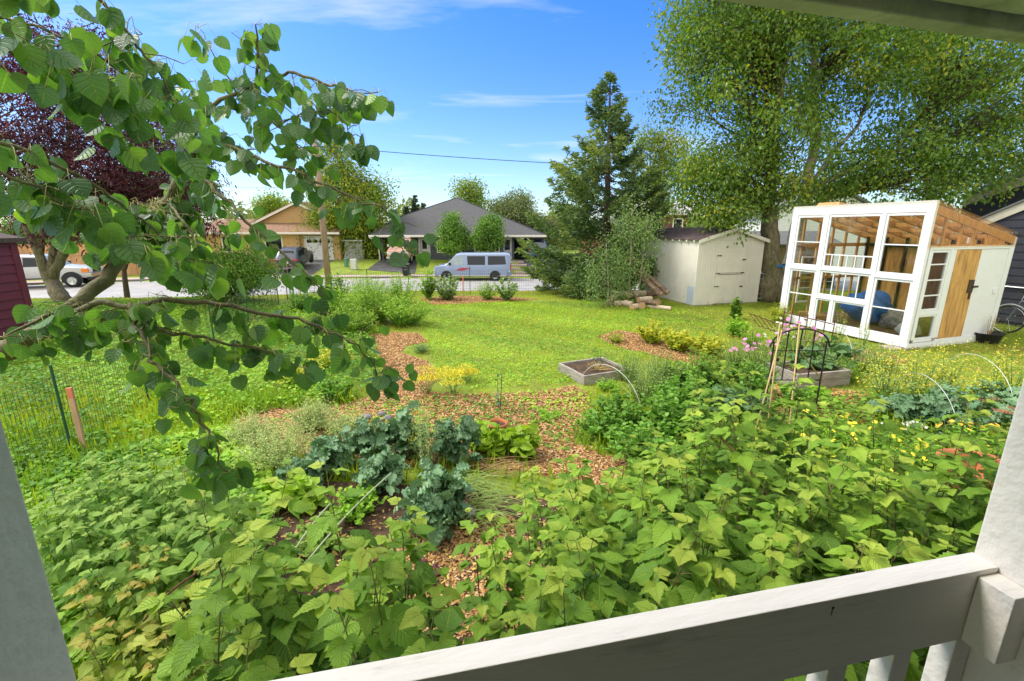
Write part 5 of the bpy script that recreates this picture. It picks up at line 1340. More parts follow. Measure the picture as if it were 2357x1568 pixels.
T2 = [[b2, PY(1850, 470, 16.4), PY(1860, 410, 16.4), PY(1879, 328, 16.4), PY(1876, 220, 16.5), PY(1876, 40, 16.6), PY(1875, -120, 16.6)],
      [PY(1852, 462, 16.4), PY(1885, 425, 16.0), PY(1960, 392, 15.6), PY(2060, 350, 15.2), PY(2200, 310, 14.8)],
      [PY(1860, 475, 16.4), PY(1930, 450, 16.0), PY(1990, 400, 15.8), PY(2030, 350, 15.6)],
      [PY(1870, 420, 16.4), PY(1920, 350, 16.1), PY(1975, 290, 15.9), PY(2010, 200, 15.8)],
      [PY(1878, 330, 16.4), PY(1830, 240, 16.2), PY(1790, 150, 16)],
      [PY(2060, 350, 15.2), PY(2120, 260, 15.4), PY(2200, 170, 15.5)]]
tree('birch_tree', 'tall spreading birch with pale trunk and long limbs above the greenhouse', 'tree', b2, T2,
     [[.30, .20, .17, .14, .12, .09, .04], [.09, .075, .06, .045, .02], [.07, .06, .04, .02], [.08, .06, .05, .02], [.07, .05, .03], [.05, .035, .02]],
     [E_(1880, 130, 16.4, 150, 160, 2.6, 120), E_(2020, 120, 16, 160, 150, 2.8, 130), E_(2190, 150, 15.5, 150, 140, 2.6, 110), E_(1930, 330, 16, 120, 110, 2.0, 60), E_(2080, 330, 15.6, 140, 90, 2.2, 75), E_(2250, 350, 15, 130, 100, 2.2, 90), E_(2330, 210, 15, 130, 170, 2.4, 110), E_(2150, 420, 14.6, 100, 40, 1.2, 28), E_(1890, 420, 15.6, 60, 50, 1.2, 20), E_(1900, -80, 16.4, 220, 140, 3, 100), E_(2200, -60, 16, 220, 130, 3, 80)],
     'small', .12, 88, .28, 'birch', 'birchbark', hang=.3, seed=5, twig=.013, nsides=12, shell=.15, cfac=.62)
y3 = PY(2165, 470, 21)
tree('birch_tree', 'yellow leaved birch crown glowing behind the tall spreading birch at upper right', 'tree', (y3.x, 21, -.5), [[(y3.x, 21, -.5), PY(2150, 250, 21), PY(2140, 60, 21)]], [[.2, .14, .05]],
     [E_(2130, 120, 21, 70, 70, 1.5, 70), E_(2230, 190, 21, 90, 90, 1.5, 60), E_(2180, 380, 21, 110, 60, 1.5, 45)], 'small', .12, 60, .36, 'birchy', 'birchbark', seed=9)
# smaller birch between the spruce and the big birches
b4 = PY(1515, 600, 25)
tree('birch_tree', 'smaller yellowing birch between the spruce and the big birches', 'tree', (b4.x, 25, -1), [[(b4.x, 25, -1), PY(1516, 470, 25), PY(1520, 330, 25)]], [[.16, .12, .03]],
     [E_(1500, 370, 25, 55, 85, 1.3, 75), E_(1535, 430, 25, 50, 70, 1.2, 45), E_(1480, 310, 25, 25, 40, .8, 18), E_(1560, 340, 25, 40, 50, 1.0, 26), E_(1500, 440, 25, 50, 50, 1.0, 30)], 'small', .13, 46, .30, 'birchy', 'birchbark', hang=.6, seed=12)
b5 = PY(805, 600, 44.5)
tree('birch_tree', 'large yellow green birch behind the utility pole between the two houses', 'tree', (b5.x, 45, -.4), [[(b5.x, 45, -.4), PY(795, 480, 45), PY(775, 340, 45)], [(b5.x - 1, 45, -.4), PY(760, 520, 45), PY(740, 400, 45)]], [[.22, .15, .04], [.18, .12, .04]],
     [E_(765, 360, 45, 50, 70, 2, 80), E_(790, 450, 45, 85, 75, 2.5, 170), E_(840, 470, 45, 65, 80, 2.5, 130), E_(770, 530, 44.6, 75, 55, 2, 120), E_(860, 545, 45, 45, 50, 2, 70)], 'small', .24, 50, .52, 'birchy', 'birchbark', hang=.4, seed=14, twig=.02)

# ------------------------------------------------------------------ spruce
def spruce(base, top, label, seed, prof, nwh=34, lm='spruce', scale=1.0):
    g = np.random.default_rng(seed); B = np.array(base); t_ = thing('spruce_tree', label, 'tree', tuple(base))
    tb, bb_, fb = MB(), MB(), MB(); top = np.array(top); H_ = top[2] - B[2]
    tb.tube([(0, 0, 0), tuple((top - B) * .5), tuple(top - B)], [.20 * scale, .11 * scale, .015], 10); tb.build('trunk', M['trunk'], t_, smooth=True)
    PP, DD, NN, SS, RR = [], [], [], [], []
    for i in range(nwh):
        f = .04 + .955 * (i / (nwh - 1)) ** 1.0; c0 = (top - B) * f
        nb = int(8.5 - 4 * f)
        for k in range(nb):
            a = g.random() * 6.28; L_ = prof(f, math.cos(a)) * (.75 + .45 * g.random())
            if L_ < .08: L_ = .08
            dirv = np.array([math.cos(a), math.sin(a), 0]); n = 8; ts = np.linspace(0, 1, n)
            dr_ = (-.30 + .75 * f) * L_; bow = .16 * L_
            pts = c0 + dirv * (ts * L_)[:, None] + np.array([0, 0, 1]) * (dr_ * ts - bow * np.sin(ts * 3.14) + .10 * L_ * ts ** 3)[:, None]
            bb_.tube([tuple(p) for p in pts], list(np.linspace(.028 * scale * (1.1 - f), .004, n)), 4, cap=False)
            side = np.array([-dirv[1], dirv[0], 0]); br = np.clip(g.normal(.45, .15), 0, 1)
            m = max(5, int(L_ * 34)); tt = .18 + .82 * g.random(m) ** .7
            p0 = c0 + dirv * (tt * L_)[:, None] + np.array([0, 0, 1]) * (dr_ * tt - bow * np.sin(tt * 3.14) + .10 * L_ * tt ** 3)[:, None]
            wdt = (.08 + .20 * (1 - np.abs(tt - .45)) * min(L_, 1.8)) * g.uniform(-1, 1, m)
            p = p0 + side * wdt[:, None] + [0, 0, 0] + np.array([0, 0, 1]) * (-np.abs(wdt) * .35 + g.normal(size=m) * .03)[:, None]
            # each spray is a bundle of short needles twigs
            for q_ in range(6):
                pp = p + g.normal(size=(m, 3)) * .035
                PP.append(pp); DD.append(norm(dirv + side * np.sign(wdt)[:, None] * .8 + g.normal(size=(m, 3)) * .55 + [0, 0, .05]))
                NN.append(rdir(m, g) + [0, 0, .6]); SS.append(.165 * scale * (.6 + .7 * g.random(m))); RR.append(np.clip(br + g.normal(size=m) * .2 + .15 * (tt > .85), 0, 1))
    scatter(fb, 'needle', *map(np.concatenate, (PP, DD, NN, SS, RR)))
    bb_.build('branches', M['twig'], t_); fb.build('foliage', LM[lm], t_)
    return t_
TPL['needle'] = (np.array([(-.10, 0, 0), (.10, 0, 0), (.13, .55, .03), (0, 1, 0), (-.13, .55, .03)]), np.zeros((5, 2)), np.array([(0, 1, 2, 3, 4)]))
LM['spruce'] = leafmat('spruce needles', [(.045, .085, .04), (.09, .16, .06), (.18, .27, .08), (.34, .38, .10)], .22, .6, tcol=(1.2, 1.2, .5))
sb_ = PY(1392, 680, 18.3)
def sprof(f, ca):
    w_ = np.interp(f, [0, .12, .26, .45, .56, .63, .76, .88, .97, 1], [2.1, 2.5, 2.8, 2.6, 2.3, 1.35, 1.05, .62, .22, .05])
    return w_ * (1.08 if ca < 0 else .80)
spruce((sb_.x, 18.3, T(sb_.x, 18.3)), tuple(PY(1405, 172, 18.3)), 'tall dark spruce with ragged layered boughs left of the white shed', 21, sprof, 31)
LM['farspruce'] = leafmat('far spruce needles', [(0.052, 0.078, 0.046), (0.104, 0.143, 0.078)], .1, .7)
for i, (x, y, Y_) in enumerate(((955, 452, 70), (975, 470, 74), (935, 478, 72), (1000, 478, 78))):
    tp_ = PY(x, y, Y_); spruce((tp_.x, Y_, -.4), tuple(tp_), 'thin distant spruce tip above the left roof slope, ' + ['tallest with a bare gap', 'just right of the tallest', 'leftmost stubby one', 'rightmost small one'][i], 40 + i, lambda f, ca: np.interp(f, [0, .5, 1], [1.6, .9, .1]), 22, 'farspruce', 2.0)

# ------------------------------------------------------------------ purple tree and the trees around it
pb_ = Vector((-15.0, 15.2, 0)); pY = 15.6
PT = [[pb_, PY(112, 640, pY), PY(92, 590, pY), PY(60, 520, pY), PY(20, 400, pY), PY(-20, 250, pY)],
      [PY(112, 645, pY), PY(125, 560, pY), PY(140, 450, pY), PY(160, 300, pY), PY(180, 180, pY)],
      [PY(120, 645, pY), PY(150, 570, pY), PY(200, 480, pY), PY(300, 380, pY), PY(380, 300, pY)],
      [PY(92, 590, pY), PY(100, 520, pY), PY(80, 430, pY), PY(90, 300, pY)]]
tree('purple_plum_tree', 'purple leaved tree with forked mossy trunk behind the aspen branches', 'tree', pb_, PT, [[.27, .19, .13, .10, .07, .03], [.12, .10, .10, .06, .03], [.15, .13, .10, .06, .03], [.10, .07, .05, .03]],
     [E_(60, 280, pY, 150, 170, 2.2, 170), E_(220, 320, pY, 140, 150, 2.2, 190), E_(370, 390, pY, 110, 110, 2.0, 130), E_(170, 150, pY, 130, 100, 1.8, 80), E_(250, 480, pY, 150, 60, 1.6, 80), E_(60, 440, pY, 110, 90, 1.5, 70), E_(430, 490, pY, 60, 60, 1.2, 35), E_(150, 545, pY, 90, 22, 1.2, 18)],
     'lance', .15, 46, .26, 'plum', 'mossbark', seed=17, twig=.012)
g6 = PY(395, 560, 36)
tree('green_tree', 'green tree behind the purple tree seen through its crown', 'tree', (g6.x, 36, -.8), [[(g6.x, 36, -.8), PY(395, 450, 36), PY(400, 330, 36)]], [[.2, .15, .05]],
     [E_(400, 430, 36, 80, 90, 2, 90), E_(300, 470, 36, 90, 70, 2, 70)], 'small', .22, 40, .5, 'birchy', 'trunk', seed=18)
s7 = PY(287, 660, 20.5)
tree('plum_sapling', 'small forked dark tree on the verge between the pickup and the round shrub', 'tree', (s7.x, 20.5, T(s7.x, 20.5)), [[(s7.x, 20.5, T(s7.x, 20.5)), PY(285, 622, 20.5), PY(300, 590, 20.5), PY(310, 560, 20.5)], [PY(285, 622, 20.5), PY(268, 590, 20.5), PY(255, 560, 20.5)]], [[.12, .09, .06, .03], [.08, .05, .03]],
     [E_(285, 540, 20.5, 60, 35, .8, 35)], 'lance', .16, 30, .24, 'plum', 'trunk', seed=19)
r8 = P(535, 702, 0)
tree('round_shrub', 'rounded bright green shrub on the lawn before the tan house', 'shrub', (r8.x, r8.y, 0), [[(r8.x, r8.y, 0), (r8.x - .05, r8.y, .5), (r8.x + .1, r8.y, 1.1)], [(r8.x, r8.y, .3), (r8.x + .5, r8.y, .9), (r8.x + .9, r8.y, 1.3)], [(r8.x, r8.y, .3), (r8.x - .6, r8.y, .9), (r8.x - 1.0, r8.y, 1.2)]], [[.09, .06, .03], [.05, .03, .02], [.05, .03, .02]],
     [E_(520, 640, r8.y, 105, 45, 1.2, 190), E_(530, 605, r8.y, 75, 32, .9, 90)], 'small', .085, 50, .17, 'shrub', 'trunk', seed=23, twig=.006, shell=.35)
for i, (px, pt, pb2, lab) in enumerate(((1043, 488, 590, 'small round street tree before the grey duplex, left of the pair'), (1122, 488, 590, 'small round street tree before the grey duplex, right of the pair'))):
    q = PY(px, 590, 40.6); tree('street_tree', lab, 'tree', (q.x, 40.6, T(q.x, 40.6)), [[(q.x, 40.6, T(q.x, 40.6)), PY(px, 560, 40.6), PY(px, 520, 40.6)]], [[.11, .08, .03]],
        [E_(px, 548, 40.6, 37, 32, 1.3, 85), E_(px - 6 + 12 * i, 518, 40.6, 26, 26, 1.0, 50)], 'small', .19, 40, .24, 'shrub', 'trunk', seed=30 + i, shell=.3, group='street trees before the grey duplex')
for i, (px, py, rx_, ry_, Y_, lm_, lab) in enumerate((
        (1080, 443, 32, 30, 66, 'birchy', 'yellow green tree rising behind the right of the duplex ridge'),
        (1155, 482, 34, 26, 62, 'willow', 'grey green willowy tree behind the duplex roof'),
        (1195, 472, 32, 32, 60, 'willow', 'taller grey green willowy tree behind the duplex roof, next to the spruce'),
        (1250, 520, 45, 32, 60, 'willow', 'low grey green tree behind the right end of the duplex'),
        (1300, 520, 50, 34, 64, 'birchy', 'yellow green low tree glimpsed behind the spruce'),
        (845, 580, 28, 28, 47, 'birchy', 'yellow orange shrub beside the left carport'),
        (1640, 520, 60, 45, 34, 'birch', 'dark green tree behind the shed roof'),
        (1400, 560, 60, 50, 46, 'shrub', 'green tree behind the spruce trunk'),
        (620, 470, 26, 20, 60, 'birchy', 'small tree tip above the tan house roof'),
        (30, 520, 90, 45, 50, 'shrub', 'green tree behind the cedar fence at far left'),
        (2290, 440, 60, 60, 24, 'birch', 'green tree between the greenhouse roof and the dark house'))):
    q = PY(px, py, Y_); tree('background_tree', lab, 'tree', (q.x, Y_, -.5), [[(q.x, Y_, -.5), tuple(q)]], [[.18, .05]],
        [E_(px, py, Y_, rx_, ry_, 2.5, 75), E_(px + 4, py + ry_, Y_, rx_ * 1.1, ry_, 2.5, 60)], 'small', .0045 * Y_, 34, .009 * Y_, lm_, 'trunk', seed=60 + i, twig=.02, shell=.2)
# far-off belt of woodland
b = MB(); g = np.random.default_rng(5); n = 26000
a = g.uniform(-1.2, 1.2, n); r_ = g.uniform(95, 130, n); hh = 4.5 + 2.5 * np.sin(a * 23) + 2 * np.sin(a * 57 + 1)
p = np.stack([np.sin(a) * r_, np.cos(a) * r_, -.5 + g.random(n) * hh], 1)
scatter(b, 'small', p, rdir(n), rdir(n), .9 + .5 * g.random(n), np.clip(g.normal(.4, .25, n), 0, 1))
tag(b.build('woodland', LM['willow']), kind='stuff')
# ------------------------------------------------------------------ aspen beside the porch, its limbs crossing the view
def pl3(pts): return [PY(x, y, d) for x, y, d in pts]
asp = thing('aspen_tree', 'aspen with round dark green leaves, its limbs reaching in from the left before the sky', 'tree', (-2.9, 1.35, 0))
AB = Vector((-2.9, 1.35, 0))
root = PY(0, 812, 1.25)
limbs = [  # (points, radii)
    ([Vector((-2.9, 1.35, 0)), Vector((-2.75, 1.33, 1.1)), Vector((-2.2, 1.3, 1.85)), root, PY(60, 785, 1.28), PY(150, 728, 1.33), PY(186, 690, 1.38), PY(240, 647, 1.45), PY(277, 591, 1.5), PY(330, 530, 1.55), PY(389, 453, 1.6), PY(441, 365, 1.65), PY(457, 297, 1.66), PY(490, 240, 1.66), PY(545, 214, 1.62), PY(592, 190, 1.6), PY(594, 150, 1.58), PY(590, 100, 1.55), PY(588, 50, 1.52)],
     [.075, .065, .05, .033, .026, .023, .021, .0205, .0195, .018, .015, .012, .0095, .007, .006, .005, .004, .003, .002]),
    ([PY(150, 735, 1.3), PY(216, 697, 1.22), PY(280, 701, 1.2), PY(370, 696, 1.2), PY(471, 695, 1.22), PY(563, 710, 1.25), PY(659, 728, 1.28), PY(739, 753, 1.3), PY(790, 778, 1.3), PY(840, 815, 1.31), PY(872, 860, 1.32)], [.010, .0085, .0075, .007, .0065, .006, .005, .0045, .0035, .0025, .0015]),
    ([PY(150, 722, 1.3), PY(192, 727, 1.25), PY(250, 739, 1.2), PY(321, 751, 1.2), PY(400, 765, 1.2), PY(471, 777, 1.2), PY(560, 800, 1.22), PY(640, 818, 1.22), PY(700, 850, 1.22)], [.008, .0065, .006, .0055, .005, .004, .003, .002, .001]),
    ([PY(299, 699, 1.2), PY(305, 722, 1.18), PY(313, 745, 1.15), PY(341, 799, 1.1), PY(352, 830, 1.08), PY(395, 870, 1.05), PY(429, 910, 1.02), PY(455, 960, 1.0), PY(482, 1005, .98), PY(505, 1045, .97), PY(515, 1085, .96)], [.006, .0055, .005, .0045, .004, .004, .0037, .0033, .003, .0022, .0015]),
    ([PY(186, 690, 1.38), PY(120, 720, 1.3), PY(60, 750, 1.22), PY(10, 775, 1.15)], [.006, .005, .004, .002]),
    ([PY(-120, 250, 1.0), PY(0, 321, 1.05), PY(112, 373, 1.08), PY(213, 421, 1.12), PY(281, 473, 1.15), PY(349, 525, 1.18), PY(400, 570, 1.2), PY(421, 601, 1.2)], [.008, .0065, .006, .005, .0045, .0035, .0025, .0015]),
    ([PY(-150, -40, 1.0), PY(40, -60, 1.05), PY(200, -30, 1.1), PY(257, 24, 1.15), PY(300, 80, 1.18), PY(341, 136, 1.2), PY(380, 190, 1.22), PY(415, 245, 1.24), PY(440, 290, 1.25)], [.009, .008, .006, .0055, .005, .0042, .0032, .0022, .0015]),
    ([PY(592, 192, 1.6), PY(640, 180, 1.58), PY(680, 168, 1.56), PY(745, 192, 1.54), PY(790, 205, 1.52), PY(826, 218, 1.5), PY(868, 214, 1.5)], [.0055, .005, .0045, .004, .003, .0022, .0014]),
    ([PY(500, 330, 1.65), PY(560, 350, 1.58), PY(609, 373, 1.55), PY(697, 401, 1.5), PY(760, 430, 1.48), PY(826, 461, 1.46), PY(870, 476, 1.45), PY(905, 500, 1.44), PY(930, 545, 1.43), PY(942, 580, 1.42)], [.006, .0055, .005, .0045, .004, .0035, .003, .0025, .0018, .0012]),
    ([PY(421, 385, 1.64), PY(481, 421, 1.55), PY(530, 470, 1.5), PY(569, 509, 1.46), PY(625, 561, 1.43), PY(697, 625, 1.40), PY(739, 662, 1.38), PY(762, 720, 1.37)], [.0065, .006, .005, .0045, .004, .003, .002, .0012]),
    ([PY(389, 453, 1.6), PY(400, 485, 1.52), PY(421, 509, 1.48), PY(455, 560, 1.45), PY(470, 600, 1.44)], [.005, .0045, .004, .003, .0015]),
    ([PY(277, 585, 1.5), PY(250, 540, 1.4), PY(200, 500, 1.32), PY(150, 470, 1.25), PY(90, 450, 1.2), PY(30, 440, 1.1)], [.006, .005, .004, .003, .002, .0015]),
    ([PY(545, 214, 1.62), PY(520, 170, 1.6), PY(480, 110, 1.55), PY(460, 60, 1.5)], [.003, .002, .0014, .0008]),
    ([PY(-150, 120, .95), PY(0, 110, 1.0), PY(90, 130, 1.02), PY(180, 170, 1.06), PY(250, 230, 1.1), PY(320, 290, 1.14), PY(400, 340, 1.18)], [.007, .006, .005, .004, .003, .002, .001]),
    ([PY(-120, 400, .95), PY(0, 395, 1.0), PY(80, 430, 1.02), PY(150, 470, 1.05), PY(230, 500, 1.08), PY(300, 560, 1.1)], [.006, .005, .004, .003, .002, .001]),
    ([PY(-120, 30, 1.1), PY(20, 40, 1.12), PY(110, 70, 1.14), PY(200, 110, 1.16), PY(280, 170, 1.2), PY(330, 240, 1.22)], [.006, .005, .004, .003, .002, .001]),
    ([PY(457, 297, 1.66), PY(420, 250, 1.5), PY(370, 215, 1.4), PY(310, 200, 1.3), PY(250, 190, 1.25)], [.005, .004, .003, .002, .001]),
    ([PY(640, 290, 1.6), PY(700, 260, 1.56), PY(760, 255, 1.52), PY(800, 290, 1.5), PY(818, 335, 1.48)], [.003, .0028, .0025, .002, .001]),
    ([PY(545, 214, 1.62), PY(590, 250, 1.6), PY(640, 290, 1.6), PY(690, 340, 1.56)], [.004, .0035, .003, .0015]),
]
g = np.random.default_rng(77)
tw, lf, pt = MB(), [MB()], MB(); main = MB()
LP, LD, LN_, LS, LR = [], [], [], [], []
def rosette(p, n, dens=1.0, sz=.050):
    """a short spur with a few leaves hanging on long yellow petioles"""
    p = np.array(p)
    for k in range(n):
        a = g.random() * 6.28; Lp = g.uniform(.025, .055)
        o_ = np.array([math.cos(a), math.sin(a), 0]) * Lp * .85
        tip = p + o_ + [0, 0, -Lp * g.uniform(.1, .9)]
        mid = p + o_ * .55 + [0, 0, Lp * .22]
        pt.tube([tuple(p - AB), tuple(mid - AB), tuple(tip - AB)], [.0008, .0007, .0007], 4, cap=False)
        d = norm(np.array([math.cos(a) * .45, math.sin(a) * .45, -1.0]) + g.normal(size=3) * .38)
        nn = norm(np.array([g.normal() * .65, -1.0 + g.normal() * .6, .65 + g.normal() * .6]))
        LP.append(tip - AB); LD.append(d); LN_.append(nn); LS.append(sz * g.uniform(.68, 1.18)); LR.append(np.clip(g.normal(.38, .24) + (.5 if g.random() < .05 else 0), 0, 1))
rng2 = random.Random(3)
for li, (pts, rr) in enumerate(limbs):
    V3 = [Vector(p) for p in pts]
    dense = []; dr = []
    for i in range(len(V3) - 1):
        for k in range(3): dense.append(V3[i].lerp(V3[i + 1], k / 3)); dr.append(rr[i] + (rr[i + 1] - rr[i]) * k / 3)
    dense.append(V3[-1]); dr.append(rr[-1])
    j_ = [d + Vector(g.normal(size=3) * .0035) for d in dense]
    if li in (5, 6, 11, 13, 14, 15): dr = [q_ * .7 for q_ in dr]
    if li: main.tube([tuple(p - AB) for p in j_], dr, 7)
    else: MB().tube([tuple(p - AB) for p in j_], dr, 12).build('trunk', M['limb'], asp, smooth=True)
    # spurs and side twigs
    start = 4.5 if li == 0 else 0
    acc = 0.0
    for i in range(len(j_) - 1):
        seg = (j_[i + 1] - j_[i]).length; acc += seg
        if li == 0 and (i / 3 < 9.3): continue
        if li == 3 and i < 4: continue
        fin = i >= len(j_) - 3
        step = .034 if li in (3, 8, 9, 10) else (.026 if li in (5, 6, 11, 13, 14, 15) else .028)
        while acc > step:
            acc -= step
            p = j_[i].lerp(j_[i + 1], rng2.random())
            L_ = rng2.choice([.015, .02, .03, .06, .09, .12])
            if li in (12,): L_ = .01
            if li in (7, 8, 9, 3, 0): L_ *= .7
            a = rng2.random() * 6.28; dv_ = Vector((math.cos(a) * .9, math.sin(a) * .7, rng2.uniform(-.7, .55)))
            e_ = p + dv_ * L_
            if L_ > .02: main.tube([tuple(p - AB), tuple(p.lerp(e_, .5) + Vector((0, 0, .006)) - AB), tuple(e_ - AB)], [.0016, .0013, .001], 4, cap=False)
            rosette(e_, rng2.choice([1, 2, 3, 3]) if li != 12 else 1, sz=.044 if li not in (5, 6, 7, 12, 13, 14) else .051)
            if L_ > .08: rosette(p.lerp(e_, .5), 2)
    rosette(j_[-1], 4)
main.build('branches', M['limb'], asp, smooth=True); pt.build('petioles', SM['yellow'], asp, smooth=True)
fb = MB(); LP, LD, LN_, LS, LR = map(np.array, (LP, LD, LN_, LS, LR))
for k, tp in enumerate(('aspen', 'aspen2', 'aspen3')):
    s = slice(k, None, 3); scatter(fb, tp, LP[s], LD[s], LN_[s], LS[s], LR[s])
fb.build('foliage', LM['aspen'], asp, smooth=True)

# ------------------------------------------------------------------ raspberry canes
SM['cane'] = surf('cane bark', (.20, .17, .06), .7, var=.4, scale=9, c2=(.20, .07, .04), c2amt=.3, c2scale=5)
def cane_proto(h, seed, lm, n_leaf=13, big=1.0, lean=.12, stemmat='cane', loc=(0, -20, 0), name='raspberry_cane', tiptint=True):
    g = np.random.default_rng(seed); t_ = thing(name, 'x', 'raspberry cane', loc, 0, None)
    sb, fb = MB(), MB(); la = g.random() * 6.28; ln = lean * h * g.uniform(.4, 1.3)
    f = lambda t: np.array([math.cos(la) * ln * t * t, math.sin(la) * ln * t * t, h * t])
    sb.tube([tuple(f(i / 9)) for i in range(10)], list(np.linspace(.0055, .0016, 10)), 6)
    Pn = {'rasp': [[], [], [], [], []], 'rasp2': [[], [], [], [], []]}
    def addleaf(tp, p, d, n, s, r_):
        for q_, v in zip(Pn[tp], (p, d, n, s, r_)): q_.append(v)
    a = g.random() * 6.28
    for i in range(n_leaf):
        t = .22 + .78 * (i / (n_leaf - 1)) ** .85; p = f(t); a += 2.4 + g.normal() * .25
        o_ = np.array([math.cos(a), math.sin(a), 0]); sz = big * np.interp(t, [.2, .5, .8, .93, 1], [.8, 1.05, 1.0, .78, .52]) * g.uniform(.85, 1.15)
        Lp = .085 * sz * g.uniform(.8, 1.3); up_ = np.interp(t, [.2, .8, 1], [.25, .45, 1.3]); tip = p + norm(o_ + [0, 0, up_]) * Lp
        sb.tube([tuple(p), tuple((p + tip) / 2 + [0, 0, .004]), tuple(tip)], [.0018, .0015, .0012], 4, cap=False)
        dr_ = np.interp(t, [.2, .8, 1], [-.35, -.22, .2]) + g.normal() * .12
        d = norm(o_ + [0, 0, dr_]); nn = norm(np.array([0, 0, 1.0]) + o_ * .35 + g.normal(size=3) * .20)
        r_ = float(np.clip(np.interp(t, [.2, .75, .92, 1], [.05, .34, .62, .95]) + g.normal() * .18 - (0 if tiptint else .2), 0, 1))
        side = np.cross(d, nn)
        addleaf('rasp2', tip, d, nn, .118 * sz, r_)
        for s in (-1, 1):
            d2 = norm(d * .45 + s * side * .95 + g.normal(size=3) * .08); addleaf('rasp', tip - norm(d) * .012 * sz, d2, norm(nn + g.normal(size=3) * .15), .088 * sz, r_)
            if big > .9 and t < .75 and g.random() < .5:
                addleaf('rasp', p + (tip - p) * .55, norm(d * .1 + s * side), nn, .07 * sz, r_)
    for tp, v in Pn.items():
        if not v[0]: continue
        A_ = [np.array(q_) for q_ in v]
        for k_, tq in enumerate((tp, 'rasp3', 'rasp4') if tp == 'rasp' else (tp, 'rasp3')):
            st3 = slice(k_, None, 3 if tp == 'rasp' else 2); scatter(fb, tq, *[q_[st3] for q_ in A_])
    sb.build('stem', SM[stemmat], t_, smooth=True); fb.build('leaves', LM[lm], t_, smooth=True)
    return t_
PR = dict(
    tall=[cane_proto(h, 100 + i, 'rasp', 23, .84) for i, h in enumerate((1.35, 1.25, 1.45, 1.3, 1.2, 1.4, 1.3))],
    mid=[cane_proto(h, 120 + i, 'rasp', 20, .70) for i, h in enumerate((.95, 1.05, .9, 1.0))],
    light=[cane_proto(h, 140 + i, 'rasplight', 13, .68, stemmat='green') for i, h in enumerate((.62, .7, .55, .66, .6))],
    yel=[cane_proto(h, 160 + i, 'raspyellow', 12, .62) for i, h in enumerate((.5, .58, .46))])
used = set(); ncane = [0]
def canes(kind, poly, n, ztop, label, group, mind, seed):
    g = np.random.default_rng(seed); xs_ = [p[0] for p in poly]; ys_ = [p[1] for p in poly]; got = []
    pw = [tuple(P(x, y, ztop))[:2] for x, y in poly]; x0, x1 = min(p[0] for p in pw), max(p[0] for p in pw); y0, y1 = min(p[1] for p in pw), max(p[1] for p in pw)
    tries = 0
    while len(got) < n and tries < 9000:
        tries += 1; x, y = g.uniform(x0, x1), g.uniform(y0, y1)
        if not inpoly(np.array([x]), np.array([y]), pw)[0]: continue
        u_ = (x - por.x) * -math.sin(PA) + (y - por.y) * math.cos(PA)
        if u_ < .22: continue
        if any((x - a) ** 2 + (y - b_) ** 2 < mind ** 2 for a, b_ in got): continue
        got.append((x, y)); ps = PR[kind]; k = int(g.integers(len(ps))); pr = ps[k]
        sc = g.uniform(.88, 1.10)
        if id(pr) not in used:
            used.add(id(pr)); pr.location = (x, y, 0); pr.rotation_euler = (0, 0, g.random() * 6.28); pr.scale = (sc,) * 3; pr['label'] = label; pr['group'] = group
        else:
            c_ = dup(pr, (x, y, 0), g.random() * 6.28, label, sc, (g.normal() * .06, g.normal() * .06)); c_['group'] = group
        ncane[0] += 1
canes('tall', [(1560, 1010), (1640, 900), (1800, 930), (1960, 1000), (2100, 1030), (2300, 985), (2420, 1020), (2420, 1200), (2260, 1330), (1900, 1480), (1300, 1600), (1050, 1568), (1120, 1450), (1350, 1250), (1350, 1120), (1480, 1060)], 110, 1.28,
      'tall raspberry cane in the dense dark green stand before the white railing', 'raspberry canes in the dense stand by the railing', .13, 1)
canes('mid', [(1180, 1190), (1290, 1060), (1500, 1020), (1560, 1080), (1400, 1250), (1250, 1400), (1100, 1420)], 34, .95,
      'medium raspberry cane at the loose front edge of the stand beside the bare soil', 'raspberry canes beside the bare soil', .15, 2)
canes('tall', [(480, 1180), (560, 1140), (640, 1260), (700, 1290), (800, 1200), (900, 1200), (960, 1330), (1000, 1500), (900, 1600), (350, 1600), (380, 1480), (520, 1350)], 44, 1.18,
      'raspberry cane in the lower left clump beneath the hanging aspen twig', 'raspberry canes in the lower left clump', .14, 3)
canes('light', [(85, 1150), (160, 1080), (330, 1030), (470, 1100), (560, 1150), (590, 1250), (450, 1310), (230, 1330), (110, 1260)], 78, .6,
      'short pale green raspberry cane in the open patch right of the left post', 'short pale raspberry canes', .13, 4)
canes('yel', [(180, 1340), (400, 1290), (580, 1330), (600, 1420), (420, 1530), (220, 1500)], 40, .5,
      'short yellowing raspberry cane low down beside the left post', 'yellowing raspberry canes', .12, 5)
canes('mid', [(900, 1330), (1150, 1300), (1300, 1420), (1300, 1560), (900, 1600)], 14, .75,
      'medium raspberry cane rising from the chips between the two main clumps', 'raspberry canes rising from the chips', .22, 6)
# bare arching canes
for a_, b_, lab in (((1660, 1010, 2.9), (1790, 1180, 2.2), 'bare reddish cane arching down through the right raspberry stand'), ((760, 1160, 2.6), (640, 1330, 2.0), 'pale bare stalk leaning over the soil patch'), ((900, 1090, 3.0), (700, 1300, 2.1), 'long pale dry stalk lying across the left raspberry clump'), ((470, 1310, 2.0), (330, 1430, 1.9), 'bare brown cane leaning through the yellowing raspberries')):
    o = MB().tube(arc(PY(*a_), PY(*b_), .03, 8), [.0055] * 9, 6).build('bare_cane', M['rust'] if 'reddish' in lab or 'brown' in lab else SM['pale']); tag(o, lab, 'cane')

